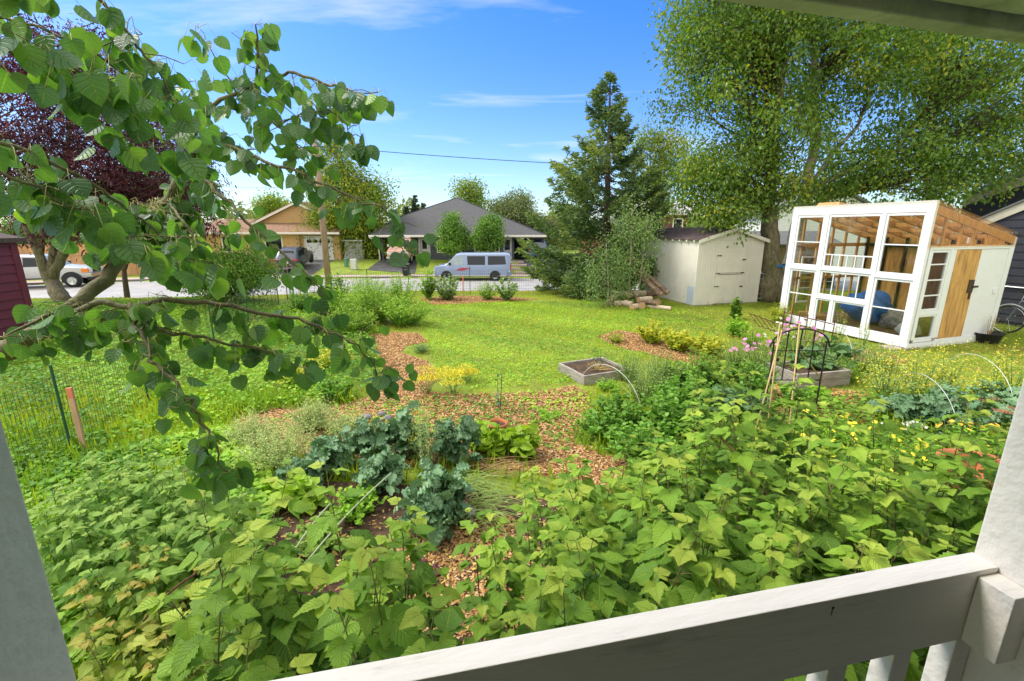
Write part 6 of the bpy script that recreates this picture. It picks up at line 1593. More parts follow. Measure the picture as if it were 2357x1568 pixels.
# ------------------------------------------------------------------ lawn, ground cover, chips, fallen leaves
def in_view(x, y, m=.12):
    d_ = y * _c + CAM_H * _s; return np.abs(x / np.maximum(d_, .1)) < 1.125 + m
LM['lawn'] = leafmat('lawn blade', [(.26, .33, .02), (.44, .46, .03), (.58, .53, .04), (.52, .40, .10)], .3, .6)
def blades(name, n, region, hmin, hmax, mat, seed, excl=(), wd=1.0, tpl='blade', clump=None, dens=None):
    g = np.random.default_rng(seed); x0, x1, y0, y1 = region
    # area-uniform near, thinner far: importance sample in y
    m = n * 2; y = y0 + (y1 - y0) * g.random(m); x = x0 + (x1 - x0) * g.random(m)
    ok = in_view(x, y) & (y < bank_y(x) + 3.5)
    for e in excl: ok &= ~inpoly(x, y, e)
    if dens is not None: ok &= g.random(m) < dens(x, y)
    x, y = x[ok][:n], y[ok][:n]; k = len(x); z = terr(x, y)
    h = g.uniform(hmin, hmax, k); a = g.random(k) * 6.28
    d = norm(np.stack([np.cos(a) * .5, np.sin(a) * .5, np.ones(k)], 1) + g.normal(size=(k, 3)) * .2)
    nn = np.stack([np.cos(a), np.sin(a), np.full(k, .2)], 1) * -1
    patch = .5 + .25 * np.sin(x * 1.3 + 2 * np.sin(y * .8)) + .2 * np.sin(y * 2.1 + x * .7)
    patch = patch - .55 * sst((x - 3.2) / 2.5) * sst((y - 5.5) / 3)  # shade under the birch painted in: darker blades at the right rear
    patch = patch + .34 * (np.sin(x * .9 + 3) * np.sin(y * 1.1 + x * .4) + .25 * np.sin(x * 5 + y * 3) * np.sin(y * 6) > .5)
    b = MB(); scatter(b, tpl, np.stack([x, y, z], 1), d, nn, h * (1 - .3 * (patch > .8)), np.clip(patch * .75 + g.normal(size=k) * .2, 0, 1))
    return tag(b.build(name, mat), kind='stuff')
def wob(poly, a=.08, seed=0):
    g = np.random.default_rng(seed); outp = []
    for i in range(len(poly)):
        p, q_ = np.array(poly[i][:2]), np.array(poly[(i + 1) % len(poly)][:2])
        for k in range(5): outp.append(tuple(p + (q_ - p) * k / 5 + g.normal(size=2) * a * .5))
    return outp
EX = [wob(c_, .12, i) for i, c_ in enumerate(CHIPS)] + [SOIL]
BW = wob(gp([(0, 700), (560, 690), (760, 720), (880, 760), (880, 880), (800, 940), (540, 960), (500, 1060), (300, 1120), (0, 1150), (-400, 1150), (-400, 720)]), .1, 3)
blades('lawn_grass', 250000, (-19, 15, 4.2, 20), .035, .085, LM['lawn'], 31, EX)
blades('long_grass', 26000, (-9, 8, 1.2, 6.5), .10, .28, LM['grass'], 32, EX, dens=lambda x, y: np.where(x < -1.2, .9, .35))
def cover(name, n, poly, hmax, size, lm, seed, tpl='round', excl=()):
    g = np.random.default_rng(seed); x0, x1 = min(p[0] for p in poly), max(p[0] for p in poly); y0, y1 = min(p[1] for p in poly), max(p[1] for p in poly)
    m = n * 3; x = g.uniform(x0, x1, m); y = g.uniform(y0, y1, m); ok = inpoly(x, y, poly) & in_view(x, y)
    for e in excl: ok &= ~inpoly(x, y, e)
    x, y = x[ok][:n], y[ok][:n]; k = len(x)
    hh = hmax * (.35 + .35 * np.sin(x * 2.3 + 1.7 * np.sin(y * 1.9)) ** 2 + .3 * g.random(k)) * g.random(k) ** .4
    a = g.random(k) * 6.28; d = norm(np.stack([np.cos(a), np.sin(a), g.normal(size=k) * .3], 1)); nn = norm(g.normal(size=(k, 3)) * .38 + [0, 0, 1])
    pt_ = .45 + .25 * np.sin(x * 1.1 + y) + .2 * np.sin(y * 3 + x * 2)
    b = MB(); scatter(b, tpl, np.stack([x, y, terr(x, y) + hh], 1), d, nn, size * g.uniform(.6, 1.3, k), np.clip(pt_ + g.normal(size=k) * .22, 0, 1))
    return tag(b.build(name, LM[lm]), kind='stuff')
cover('ground_cover', 60000, BW, .22, .055, 'cover', 41, excl=EX)
cover('ground_cover', 14000, gp([(60, 1080), (520, 1000), (620, 1110), (600, 1568), (0, 1568), (0, 1100)]), .22, .06, 'cover', 42)
cover('ground_cover', 9000, gp([(1560, 930), (1760, 940), (2357, 900), (2357, 1568), (1400, 1568), (1250, 1250), (1500, 1040)]), .22, .07, 'rasp', 43)
cover('lawn_clover', 30000, gp([(960, 700), (1500, 690), (1700, 760), (1330, 880), (1060, 900), (1000, 860)]), .05, .035, 'cover', 44, excl=EX)
def chips(name, n, polys, seed, mat, smin=.015, smax=.045, lift=.012):
    g = np.random.default_rng(seed); V = []; P2 = []
    for poly, frac in polys:
        x0, x1 = min(p[0] for p in poly), max(p[0] for p in poly); y0, y1 = min(p[1] for p in poly), max(p[1] for p in poly)
        m = int(n * frac); mm_ = m * 3; x = g.uniform(x0, x1, mm_); y = g.uniform(y0, y1, mm_); ok = inpoly(x, y, poly); P2.append(np.stack([x[ok][:m], y[ok][:m]], 1))
    xy = np.vstack(P2); k = len(xy); a = g.random(k) * 6.28; tl = g.normal(size=k) * .25
    d = np.stack([np.cos(a), np.sin(a), tl], 1); nn = norm(g.normal(size=(k, 3)) * .3 + [0, 0, 1])
    b = MB(); q4 = (np.array([(-.22, -.5, 0), (.18, -.46, 0), (.24, .5, 0), (-.17, .44, 0)]), np.zeros((4, 2)), np.array([(0, 1, 2, 3)]))
    scatter(b, q4, np.column_stack([xy, lift * (.5 + 1.2 * g.random(k))]), d, nn, g.uniform(smin, smax, k), g.random(k))
    return tag(b.build(name, mat), kind='stuff')
def rndmat(name, cols, rough=.85):
    m, nt, b = new_mat(name); at = N(nt, 'ShaderNodeAttribute', attribute_name='rnd'); r = N(nt, 'ShaderNodeValToRGB'); e = r.color_ramp.elements
    while len(e) < len(cols): e.new(.5)
    for i, c_ in enumerate(cols): e[i].position = i / (len(cols) - 1); e[i].color = tuple(c_) + (1,)
    L(nt, at.outputs['Fac'], r.inputs[0]); L(nt, r.outputs[0], b.inputs['Base Color']); b.inputs['Roughness'].default_value = rough; return m
M['chip'] = rndmat('wood chips', [(.13, .06, .02), (.34, .165, .05), (.52, .27, .085), (.62, .37, .14), (.66, .48, .26)])
ar = lambda p: abs(sum(p[i][0] * p[(i + 1) % len(p)][1] - p[(i + 1) % len(p)][0] * p[i][1] for i in range(len(p)))) / 2
At = [ar(c_) for c_ in CHIPS]; st_ = sum(At)
chips('wood_chips', 95000, [(wob(c_, .06, i + 9), a / st_) for i, (c_, a) in enumerate(zip(CHIPS, At))], 51, M['chip'], .014, .042)
chips('wood_chips', 12000, [(gp([(930, 1200), (1180, 1190), (1250, 1300), (1200, 1450), (1000, 1480), (900, 1350)]), .55), (SOIL, .14)], 52, M['chip'], .015, .04)
M['fallen'] = rndmat('fallen leaf', [(.18, .09, .03), (.38, .24, .05), (.56, .44, .09), (.30, .17, .05)])
chips('fallen_leaves', 3000, [(gp([(1500, 720), (1800, 720), (2357, 800), (2357, 960), (2000, 900), (1700, 800), (1480, 760)]), .93), (gp([(960, 700), (1500, 690), (1700, 760), (1330, 880), (1060, 900)]), .07)], 53, M['fallen'], .03, .06, .05)
cover('path_weeds', 2600, gp([(540, 1000), (700, 940), (1000, 910), (1360, 900), (1360, 1020), (1000, 1080), (700, 1060)]), .06, .045, 'cover', 47)
chips('fallen_leaves', 1300, [(gp([(1840, 905), (1990, 905), (2010, 960), (1850, 990)]), .5), (gp([(200, 1250), (1300, 1200), (1300, 1500), (300, 1500)]), .5)], 54, M['fallen'], .03, .06, .03)

# ------------------------------------------------------------------ kitchen garden plants
def at_g(x, y): return tuple(P(x, y, 0))
K = 'kale plants in the middle bed'
for (x, y, h, s, n, tp, lab) in ((1005, 1215, .62, .34, 20, 'kale2', 'large frilly blue green kale nearest the porch, above the bare soil'), (770, 1080, .50, .26, 13, 'kale2', 'frilly kale at the left end of the middle bed'),
        (850, 1060, .55, .28, 13, 'kale', 'broad leaved kale second from the left in the middle bed'), (935, 1050, .68, .30, 14, 'kale', 'tall dark kale in the middle of the bed'), (1050, 1070, .62, .30, 12, 'kale', 'kale with wide veined leaves beside the pale lettuce'),
        (700, 1110, .34, .24, 9, 'kale', 'low kale leaning out at the left of the bed'), (880, 1130, .42, .26, 11, 'kale2', 'small frilly kale in front of the tall dark kale')):
    herb('kale_plant', lab, 'kale', at_g(x, y), h, s * .82, int(n * 1.15), [tp], .20, 9, 'kale', 'pale', leaf_from=.45, jit=.5, group=K, sr=.006, lup=.5)
for (x, y, lab) in ((1150, 1045, 'bright lime bolting lettuce right of the kale'), (1200, 1050, 'second bright lime lettuce beside the dry stalks'), (1105, 1025, 'smaller lime lettuce between the kale and the clay pot')):
    herb('lettuce', lab, 'lettuce', at_g(x, y), .36, .20, 15, ['broad'], .17, 7, 'lettuce', 'pale', leaf_from=.1, lup=.6)
herb('chard', 'pale yellow green chard by the bare soil at left', 'chard', at_g(650, 1160), .26, .20, 9, ['broad'], .18, 4, 'lettuce', 'pale', leaf_from=.4)
herb('chard', 'bright green chard seedlings in front of the left kale', 'chard', at_g(700, 1165), .30, .22, 14, ['broad'], .15, 5, 'lettuce', 'pale', leaf_from=.2)
herb('garden_plant', 'low weedy greens on the bare soil left of the big kale', 'plant', at_g(820, 1190), .26, .30, 34, ['round'], .06, 16, 'cover', 'green')
herb('garden_plant', 'small weeds scattered on the soil below the leaning dry stalks', 'plant', at_g(740, 1260), .22, .30, 30, ['round'], .06, 14, 'rasplight', 'green')
herb('dill_plant', 'tall thin dill rising above the kale', 'dill', at_g(980, 1090), .85, .12, 7, ['lance'], .05, 34, 'dill', 'pale', ('umbel', .006, 'pale', 5), .3, sr=.003)
for x, y, h, s, lab in ((985, 905, .42, .22, 'left yellow flat-topped dill flowers at the path edge'), (1045, 905, .44, .28, 'right yellow flat-topped dill flowers by the lawn edge'), (1075, 880, .30, .12, 'small yellow umbel flower head nearest the lawn')):
    herb('yellow_umbel', lab, 'flower', at_g(x, y), h, s, 9, ['lance'], .05, 16, 'dill', 'green', ('umbel', .024, 'yellow', 9), .2)
for i, (x, y, h, s, lab) in enumerate(((640, 1080, .42, .34, 'flopping bolted arugula with pale flower sprays left of the kale'), (720, 990, .34, .28, 'pale bolted arugula on the mulch path'), (585, 1030, .36, .26, 'pale flowering greens at the left end of the path'), (800, 1000, .22, .20, 'small sparse pale greens on the chips'))):
    herb('bolted_greens', lab, 'plant', at_g(x, y), h * 1.2, s * 1.25, 90, ['lance'], .06, 14, 'dill', 'pale', ('spray', .015, 'pale', 90), .15, jit=.4, sr=.0022)
herb('flowering_kale', 'bolted kale with small yellow flowers among the dark kale', 'kale', at_g(850, 1045), .72, .22, 9, ['lance'], .08, 8, 'kale', 'pale', ('spray', .016, 'yellow', 9), .3)
herb('flowering_kale', 'yellow flowered dill and kale stalks behind the big frilly kale', 'kale', at_g(985, 1075), .80, .18, 12, ['lance'], .06, 14, 'dill', 'pale', ('spray', .014, 'yellow', 12), .3)
# toppled seed stalks
for i, (x, y, a, lab, sm) in enumerate(((1100, 1140, -.3, 'toppled green seed stalks right of the big frilly kale', 'green'), (1130, 1190, -.5, 'lower heap of toppled green seed stalks above the bare soil', 'green'), (1150, 1100, .15, 'bundle of dry brown stalks lying beside the lettuce', 'dry'))):
    t_ = thing('seed_stalks', lab, 'stalks', at_g(x, y)); b = MB(); g = np.random.default_rng(i + 3)
    for k in range(95 if sm == 'green' else 26):
        o0 = np.array([g.normal() * .10 - .12, g.normal() * .09, .04 + .10 * g.random()]); ang_ = a + g.normal() * (.42 if sm == 'green' else .12); L_ = g.uniform(.15, .42) if sm == 'green' else g.uniform(.3, .55)
        e_ = o0 + np.array([math.cos(ang_) * L_, math.sin(ang_) * L_, g.normal() * .05 + .02]); b.tube(arc(o0, e_, .04, 4), [.0028, .0026, .0024, .002, .001], 4, cap=False)
    b.build('stalks', SM['dry'] if sm == 'dry' else surf('green pods', (.30, .42, .10), .6), t_)
for (x, y, r_, h, lab) in ((1145, 1000, .115, .16, 'large terracotta pot sunk among the lettuce'), (1202, 1003, .07, .10, 'small terracotta pot right of the large one')):
    t_ = thing('clay_pot', lab, 'pot', at_g(x, y)); MB().lathe([(r_ * .7, 0), (r_ * .95, h * .75), (r_ * 1.08, h * .76), (r_ * 1.1, h), (r_ * .98, h), (r_ * .93, h * .78)], 24).build('pot_body', M['clay'], t_, smooth=True)
    MB().lathe([(.001, h * .8), (r_ * .93, h * .79)], 24).build('soil', M['soil'], t_)
t_ = thing('clay_pot', 'wide terracotta bowl beside the right post behind the raspberries', 'pot', at_g(2300, 1100)); MB().lathe([(.18, 0), (.27, .22), (.30, .225), (.31, .28), (.27, .28), (.25, .22)], 28).build('pot_body', M['clay'], t_, smooth=True)
t_.location = PY(2270, 1072, 3.4) - Vector((0, 0, .28)); t_.location.z = max(0.0, t_.location.z)
stn = MB()
for i, (x, y) in enumerate(((845, 965), (870, 975), (893, 968), (880, 958))):
    o = MB().blob((0, 0, .03), (.07, .05, .04), 8, .2, seed=i).build('stone', surf('grey stone', (.22, .20, .20), .8), smooth=True, loc=at_g(x, y)); tag(o, 'smooth grey stone in the little group on the mulch path, ' + ['left', 'front', 'right', 'rear'][i], 'stone', 'grey stones on the mulch path')
# young apple whip on the path
t_ = herb('young_tree', 'thin young whip with a few blue green leaves on the mulch path', 'sapling', at_g(1150, 945), .95, .05, 2, ['round'], .075, 10, 'kale', 'brown', leaf_from=.1, sr=.005)
# potatoes, herbs and shrubs right of the raised bed
for i, (x, y, h, s, n, tp, ls, lm_, lab) in enumerate((
        (1430, 985, .55, .45, 46, 'round', .075, 'potato', 'leafy dark green potato patch at the right of the path'), (1530, 1005, .60, .48, 46, 'round', .08, 'potato', 'second dark green potato clump nearer the porch'),
        (1480, 930, .72, .40, 60, 'lance', .05, 'dill', 'tall feathery pale green weed behind the potato patch'), (1600, 945, .60, .42, 44, 'round', .08, 'potato', 'bushy green clump left of the bamboo canes'),
        (1560, 890, .50, .40, 40, 'round', .075, 'shrub', 'low green bush behind the potato clumps'), (1700, 950, .42, .35, 18, 'broad', .16, 'squash', 'broad leaved squash plant left of the trellis'),
        (1400, 900, .22, .25, 20, 'lance', .07, 'cover', 'low green tuft at the corner of the raised bed'), (1250, 965, .10, .35, 18, 'lance', .06, 'cover', 'small green weeds on the chips below the lawn'))):
    herb('garden_plant', lab, 'plant', at_g(x, y), h, s, n, [tp], ls, 24, lm_, 'green', leaf_from=.1)
# yellowing peony row, cosmos, and plants by the greenhouse
for i, (x, y, h, s, n, tp, ls, lm_, fl, lab) in enumerate((
        (1500, 790, .55, .42, 34, 'round', .10, 'yellowleaf', None, 'yellow green leafy clump at the left of the row behind the chips'), (1560, 808, .50, .42, 34, 'round', .10, 'yellowleaf', None, 'yellow peony foliage in the middle of the row'), (1625, 822, .50, .42, 34, 'round', .10, 'yellowleaf', None, 'yellow peony foliage at the right of the row'),
        (1690, 775, .62, .35, 30, 'broad', .12, 'cover', None, 'bright green upright plant before the shed corner'), (1690, 735, .75, .16, 8, 'round', .16, 'shrub', None, 'slender plant with large round leaves in front of the shed door'),
        (1790, 745, .65, .30, 40, 'lance', .10, 'yellowleaf', None, 'yellow green feathery weed at the foot of the big birch'),
        (1740, 860, .75, .45, 50, 'lance', .05, 'dill', ('daisy', .040, 'pink', 24), 'feathery cosmos with pink flowers left of the trellis'), (1830, 835, .95, .42, 56, 'lance', .05, 'dill', ('daisy', .044, 'pink', 28), 'feathery cosmos with pink flowers before the rusty fence panel'), (1790, 820, .78, .30, 30, 'lance', .05, 'dill', ('daisy', .034, 'white', 12), 'feathery cosmos with small white flowers behind the trellis arch'),
        (1915, 850, .62, .45, 34, 'broad', .20, 'squash', None, 'dark broad leaved squash over the right raised bed'), (1860, 865, .60, .42, 30, 'broad', .19, 'squash', None, 'broad leaved squash inside the right raised bed'),
        (1985, 860, .62, .35, 44, 'lance', .05, 'dill', None, 'pale feathery fennel right of the raised bed'), (1925, 800, .85, .16, 9, 'lance', .06, 'dill', ('spray', .014, 'yellow', 6), 'thin yellow flowered stem before the greenhouse windows'), (1985, 805, .8, .14, 7, 'lance', .06, 'dill', ('spray', .014, 'yellow', 6), 'second thin yellow flowered stem before the greenhouse corner'),
        (1890, 920, .20, .28, 20, 'broad', .10, 'cover', None, 'low green plant in front of the right raised bed'), (1960, 815, .28, .28, 12, 'broad', .14, 'kale', None, 'small blue green cabbage by the greenhouse sill'),
        (2150, 985, .45, .42, 20, 'kale2', .26, 'kale', None, 'blue green kale clump in the right bed, left half'), (2230, 960, .45, .42, 20, 'kale2', .26, 'kale', None, 'blue green kale clump in the right bed, right half'), (2310, 945, .42, .34, 14, 'kale', .26, 'kale', None, 'blue cabbage leaves beside the right post'), (2070, 975, .38, .34, 12, 'kale', .28, 'kale', None, 'low broad cabbage below the yellow flowers'),
        )):
    herb('garden_plant' if fl is None else 'flowering_plant', lab, 'plant' if fl is None else 'flowers', at_g(x, y), h, s, n, [tp], ls, (22 if tp != 'kale2' and tp != 'kale' else 5) if tp != 'broad' else 7, lm_, 'green', fl, leaf_from=.12 if 'kale' not in tp else .4)
for i, (x, y, h, s, n, lab) in enumerate(((2040, 925, .85, .36, 34, 'mass of yellow mustard flowers left in the right bed'), (2110, 915, .80, .34, 30, 'mass of yellow mustard flowers in the middle of the right bed'), (2170, 905, .72, .30, 24, 'yellow mustard flowers at the right of the main mass'), (2330, 905, 1.0, .22, 12, 'tall yellow mustard spires beside the right post'), (2245, 930, .50, .28, 14, 'short yellow mustard flowers above the blue kale'), (2290, 900, .9, .12, 5, 'single yellow mustard spire behind the blue kale'))):
    n = int(n * .75)
    herb('mustard_plant', lab, 'flowers', at_g(x, y), h, s, n, ['lance'], .08, 22, 'dill', 'green', ('spray', .030, 'yellow', int(n * .7)), leaf_from=.1, jit=.25)
for i, (x, y, s, lab) in enumerate(((1900, 1020, .45, 'yellow calendula patch nearest the chips'), (2030, 1060, .5, 'yellow calendula patch in the middle of the flower bed'), (2150, 1110, .5, 'yellow calendula patch at the right of the flower bed'), (1960, 1130, .45, 'yellow calendula patch among the raspberry tips'), (2240, 1040, .4, 'orange yellow calendula patch near the clay bowl'))):
    herb('calendula', lab, 'flowers', at_g(x, y), .42, s, 44, ['lance'], .08, 16, 'cover', 'green', ('daisy', .030, 'yellow' if i != 4 else 'orange', 22), leaf_from=.1)
herb('sedum', 'dull coral flower heads between the blue cabbages at right', 'flowers', at_g(2270, 985), .45, .30, 16, ['round'], .05, 14, 'kale', 'green', ('umbel', .012, 'rose', 12))
herb('garden_plant', 'small feathery grey green herb tuft on the lawn edge beside the path', 'plant', at_g(968, 812), .22, .24, 70, ['lance'], .05, 12, 'sapling', 'green', sr=.002)
herb('garden_plant', 'white dotted alyssum by the calendulas', 'flowers', at_g(2090, 1010), .2, .3, 26, ['lance'], .04, 8, 'cover', 'green', ('daisy', .02, 'white', 22))
# tall herbs and shrubs along the far fence
for i, (x, y, h, s, n, tp, ls, lm_, lab) in enumerate((
        (780, 742, 1.15, .85, 100, 'lance', .13, 'tallherb', 'tall bright green herb clump below the utility pole, left'), (860, 745, 1.25, .85, 120, 'lance', .13, 'tallherb', 'tall bright green herb clump in the middle of the fence bed'), (935, 750, .95, .75, 100, 'lance', .12, 'tallherb', 'tall bright green herb clump by the path end'), (850, 705, 1.2, .8, 80, 'lance', .13, 'tallherb', 'tall pale herb clump against the fence behind the others'), (925, 700, 1.15, .7, 70, 'lance', .12, 'tallherb', 'tall herb clump in front of the kerbside bin'),
        (735, 770, .8, .7, 80, 'lance', .12, 'tallherb', 'bright green herb clump left of the path head'), (815, 768, .75, .6, 80, 'lance', .12, 'tallherb', 'low front herb clump at the path head'),
        (775, 695, 1.1, .55, 50, 'round', .10, 'shrub', 'leafy green shrub at the foot of the utility pole'), (700, 720, .8, .6, 60, 'round', .08, 'shrub', 'low mixed shrub beside the pale green chair'),
        (985, 690, 1.25, .42, 26, 'round', .12, 'tallherb', 'leggy raspberry shrub before the front of the blue van'), (1030, 690, 1.0, .55, 34, 'round', .11, 'sapling', 'loose green shrub before the door of the blue van'), (1120, 690, .80, .5, 30, 'lance', .12, 'tallherb', 'low light shrub under the rear of the blue van'), (1165, 692, .90, .5, 34, 'round', .10, 'sapling', 'low leafy shrub right of the blue van wheel'),
        (650, 780, .30, .8, 60, 'lance', .10, 'cover', 'bright green weed patch beyond the wire fence'), (760, 850, .42, .45, 60, 'round', .06, 'yellowleaf', 'pale yellow flowering herb mass behind the aspen twigs'), (690, 890, .40, .45, 56, 'round', .06, 'yellowleaf', 'second pale yellow herb mass left of the path'), (770, 920, .35, .30, 40, 'round', .07, 'potato', 'darker green leafy plant left of the path'),
        (175, 745, .45, .55, 50, 'round', .08, 'yellowleaf', 'yellow green low shrub beside the maroon outbuilding'))):
    herb('tall_herb' if lm_ == 'tallherb' else 'low_shrub', lab, 'plant' if lm_ == 'tallherb' else 'shrub', at_g(x, y), h, s, n, [tp], ls, 26, lm_, 'green', leaf_from=.08)
for i, (x, y, h, s, n, tp, ls, lm_, lab) in enumerate((
        (1390, 1010, .45, .36, 40, 'round', .065, 'potato', 'small leafed green clump at the front corner of the path'), (1465, 1060, .5, .42, 44, 'round', .07, 'potato', 'leafy green clump between the path and the raspberries'), (1550, 960, .65, .42, 46, 'round', .07, 'potato', 'middle potato clump left of the trellis'),
        (1520, 900, .75, .42, 70, 'lance', .045, 'dill', 'airy grey green weed standing behind the potatoes'), (1450, 880, .55, .35, 50, 'lance', .05, 'dill', 'airy pale weed beside the grey raised bed'), (1640, 900, .62, .45, 46, 'round', .07, 'shrub', 'bushy mid green plant before the trellis'), (1660, 970, .55, .42, 44, 'broad', .13, 'squash', 'spreading blue green leaves left of the bamboo canes'),
        (1720, 905, .6, .4, 44, 'round', .07, 'potato', 'leafy green clump at the left leg of the trellis'), (1600, 860, .5, .4, 44, 'lance', .06, 'tallherb', 'fresh green clump behind the bushy plants'), (1690, 845, .6, .42, 60, 'lance', .05, 'dill', 'feathery green cosmos foliage left of the flowers'), (1770, 870, .6, .38, 60, 'lance', .05, 'dill', 'feathery foliage in front of the cosmos flowers'),
        (1890, 870, .62, .4, 60, 'lance', .05, 'dill', 'feathery foliage at the right leg of the trellis'), (1950, 880, .5, .35, 40, 'lance', .06, 'tallherb', 'green clump over the corner of the dark raised bed'), (2030, 850, .5, .4, 50, 'lance', .05, 'dill', 'pale wispy fennel behind the mustard'), (1420, 790, .3, .3, 40, 'lance', .05, 'yellowleaf', 'yellow green tuft at the left end of the leafy row'), (1730, 800, .6, .4, 50, 'lance', .06, 'tallherb', 'green leafy clump behind the cosmos'),
        (1820, 930, .35, .35, 40, 'round', .06, 'potato', 'low leafy clump under the trellis'), (1600, 1010, .5, .42, 44, 'round', .07, 'potato', 'leafy clump among the raspberry tips by the trellis'))):
    herb('garden_plant', lab, 'plant', at_g(x, y), h, s, n, [tp], ls, 22 if tp != 'broad' else 6, lm_, 'green', leaf_from=.08)
# slim saplings in front of the spruce
for i, (x, y, xt, yt, rx_, lab) in enumerate(((1445, 700, 1455, 480, 42, 'slim young birch with pale stem just left of the log pile'), (1465, 700, 1490, 500, 38, 'slim young birch with pale stem at the right before the spruce'), (1400, 706, 1395, 560, 42, 'leafy young birch at the left foot of the spruce'))):
    q = P(x, y, 0); Yq = q.y; top_ = PY(xt, yt, Yq)
    tree('young_birch', lab, 'tree', q, [[q, (Vector(q) + top_) / 2 + Vector((.03, 0, 0)), top_]], [[.032, .024, .008]],
         [E_((x + xt) / 2 - 8, yt + 75, Yq, rx_, 75, .6, 70), E_(xt, yt + 20, Yq, rx_ * .6, 45, .45, 24), E_(x - 10, 640, Yq, rx_, 32, .5, 26)], 'small', .075, 26, .17, 'sapling', 'birchbark', seed=80 + i, twig=.006, hang=.4, cfac=.7)
for x, y, rx_, ry_, lab in ((1355, 660, 45, 38, 'dense grey green bush at the left foot of the saplings'), (1330, 640, 30, 28, 'small grey green bush beside the lawn corner'), (1400, 655, 40, 36, 'rounded low bush behind the log pile')):
    Yq = 16.4; q = PY(x, 705, Yq); tree('low_bush', lab, 'shrub', (q.x, Yq, 0), [[(q.x, Yq, 0), (q.x, Yq, .5)], [(q.x, Yq, .1), (q.x + .3, Yq, .6)]], [[.03, .01], [.02, .01]], [E_(x, y, Yq, rx_, ry_, .5, 46)], 'small', .075, 40, .13, 'sapling', 'trunk', seed=int(x), twig=.005, shell=.2)

# ------------------------------------------------------------------ firewood pile
M['logbark'] = surf('log bark', (.20, .13, .085), .9, var=.4, scale=12, c2=(.45, .36, .27), c2amt=.3, c2scale=6, bump=.6)
M['birchlog'] = surf('pale birch log', (.62, .49, .36), .85, var=.3, scale=8, c2=(.10, .07, .05), c2amt=.25, c2scale=9, bump=.4)
M['cutend'] = surf('cut wood end', (.52, .32, .17), .8, var=.2, scale=20)
g = np.random.default_rng(9)
LG = [(1403, 704, 0, .10, .34, 1.3, 0, 'b'), (1425, 706, 0, .09, .36, .2, 0, 'b'), (1448, 708, 0, .10, .34, 2.2, 0, 'b'), (1440, 698, .17, .09, .8, -.35, .05, 'b'), (1478, 712, 0, .12, .30, 1.4, 0, 'k'), (1462, 702, .05, .05, .75, 2.0, .5, 'k'), (1492, 702, .25, .11, 1.15, -.75, .62, 'k'), (1505, 700, .30, .09, 1.2, -.72, .60, 'k'), (1500, 690, .1, .10, .5, .3, 0, 'k'), (1515, 702, 0, .09, .3, 1.5, 0, 'b'), (1520, 714, 0, .07, .75, -.7, 0, 'b'), (1462, 714, 0, .09, .3, .8, 0, 'b'), (1415, 696, 0, .08, .4, .4, 0, 'k'), (1470, 694, .16, .10, .5, .1, 0, 'b'), (1432, 690, .15, .09, .5, -.2, 0, 'b'), (1455, 700, .22, .08, .5, .9, 0, 'b'), (1485, 706, .14, .09, .55, .5, 0, 'b'), (1412, 702, .16, .08, .4, 1.0, 0, 'b'), (1500, 712, .12, .08, .4, 2.4, 0, 'k')]
places = ['at the left end of the pile', 'second from the left at the front', 'third from the left at the front', 'lying on top of the left logs', 'dark round-ended at the front of the pile', 'thin and crooked, leaning down the front', 'longest split log leaning up to the left', 'long weathered grey split log on the very top', 'behind the leaning logs', 'with a pale end at the right side by the shed', 'lying alone on the grass at the right', 'short and pale in the middle front', 'half hidden at the rear left under the bush', 'resting high in the middle of the pile', 'across the back left, resting on others', 'near the crest, pointing away', 'above the dark round-ended log', 'on top at the far left', 'small one wedged by the right end']
for i, (x, y, z, r_, L_, a, tl, kd) in enumerate(LG):
    p = P(x, y, 0); m_ = 'birchlog' if kd == 'b' else 'logbark'
    t_ = thing('firewood_log', ('pale birch log ' if kd == 'b' else 'brown barked log ') + places[i], 'log', (p.x, p.y + .1, z + r_ + (.5 * L_ * math.sin(tl))), 0, 'logs in the firewood pile')
    t_.rotation_euler = (0, -tl * (1 if math.cos(a) > 0 else -1) * -1, a)
    b = MB(); n = 12; prof = [r_ * (1 + .06 * g.normal()) for _ in range(5)]
    b.lathe([(prof[k], -L_ / 2 + L_ * k / 4) for k in range(5)], n, axis='x'); b.build('bark', M[m_], t_, smooth=True)
    for s in (-1, 1): MB().lathe([(.001, s * (L_ / 2 + .002)), (prof[0 if s < 0 else 4] * .97, s * (L_ / 2 + .001))], n, axis='x').build('cut_end', M['cutend'], t_)

# ------------------------------------------------------------------ raised beds, trellis, canes, rusty panel, hoops, bicycle
def rbed(loc, w, d, h, rz, label, rows=1):
    t_ = thing('raised_bed', label, 'raised bed', loc, rz)
    for k in range(rows):
        z0, z1 = k * h / rows + .002, (k + 1) * h / rows - .004
        for q_ in ((0, w, -.04, 0), (0, w, d, d + .04), (-.04, -.001, -.04, d + .04), (w + .001, w + .04, -.04, d + .04)): MB().bb(*q_, z0, z1).build('board', M['greywood'], t_, bevel=.005)
    MB().bb(.001, w - .001, .001, d - .001, 0, h * .75).build('soil', M['soil'], t_)
    return t_
q = P(1345, 886, 0); rbed((q.x, q.y, 0), .85, .75, .17, .42, 'weathered grey raised bed with dry stalks at the corner of the lawn')
herb('dry_plants', 'brown dry plant remains inside the grey raised bed', 'plant', (q.x + .3, q.y + .45, .12), .14, .3, 40, ['lance'], .04, 3, 'raspyellow', 'dry')
herb('dry_plants', 'few green blue sprigs at the back of the grey raised bed', 'plant', (q.x + .35, q.y + .75, .12), .24, .2, 8, ['lance'], .06, 8, 'kale', 'brown')
q = P(1832, 897, 0); rbed((q.x, q.y, 0), .95, .6, .27, .22, 'dark weathered raised bed behind the bamboo canes', 2)
def tr_pt(x, y, Y_): return PY(x, y, Y_)
tY = 5.7
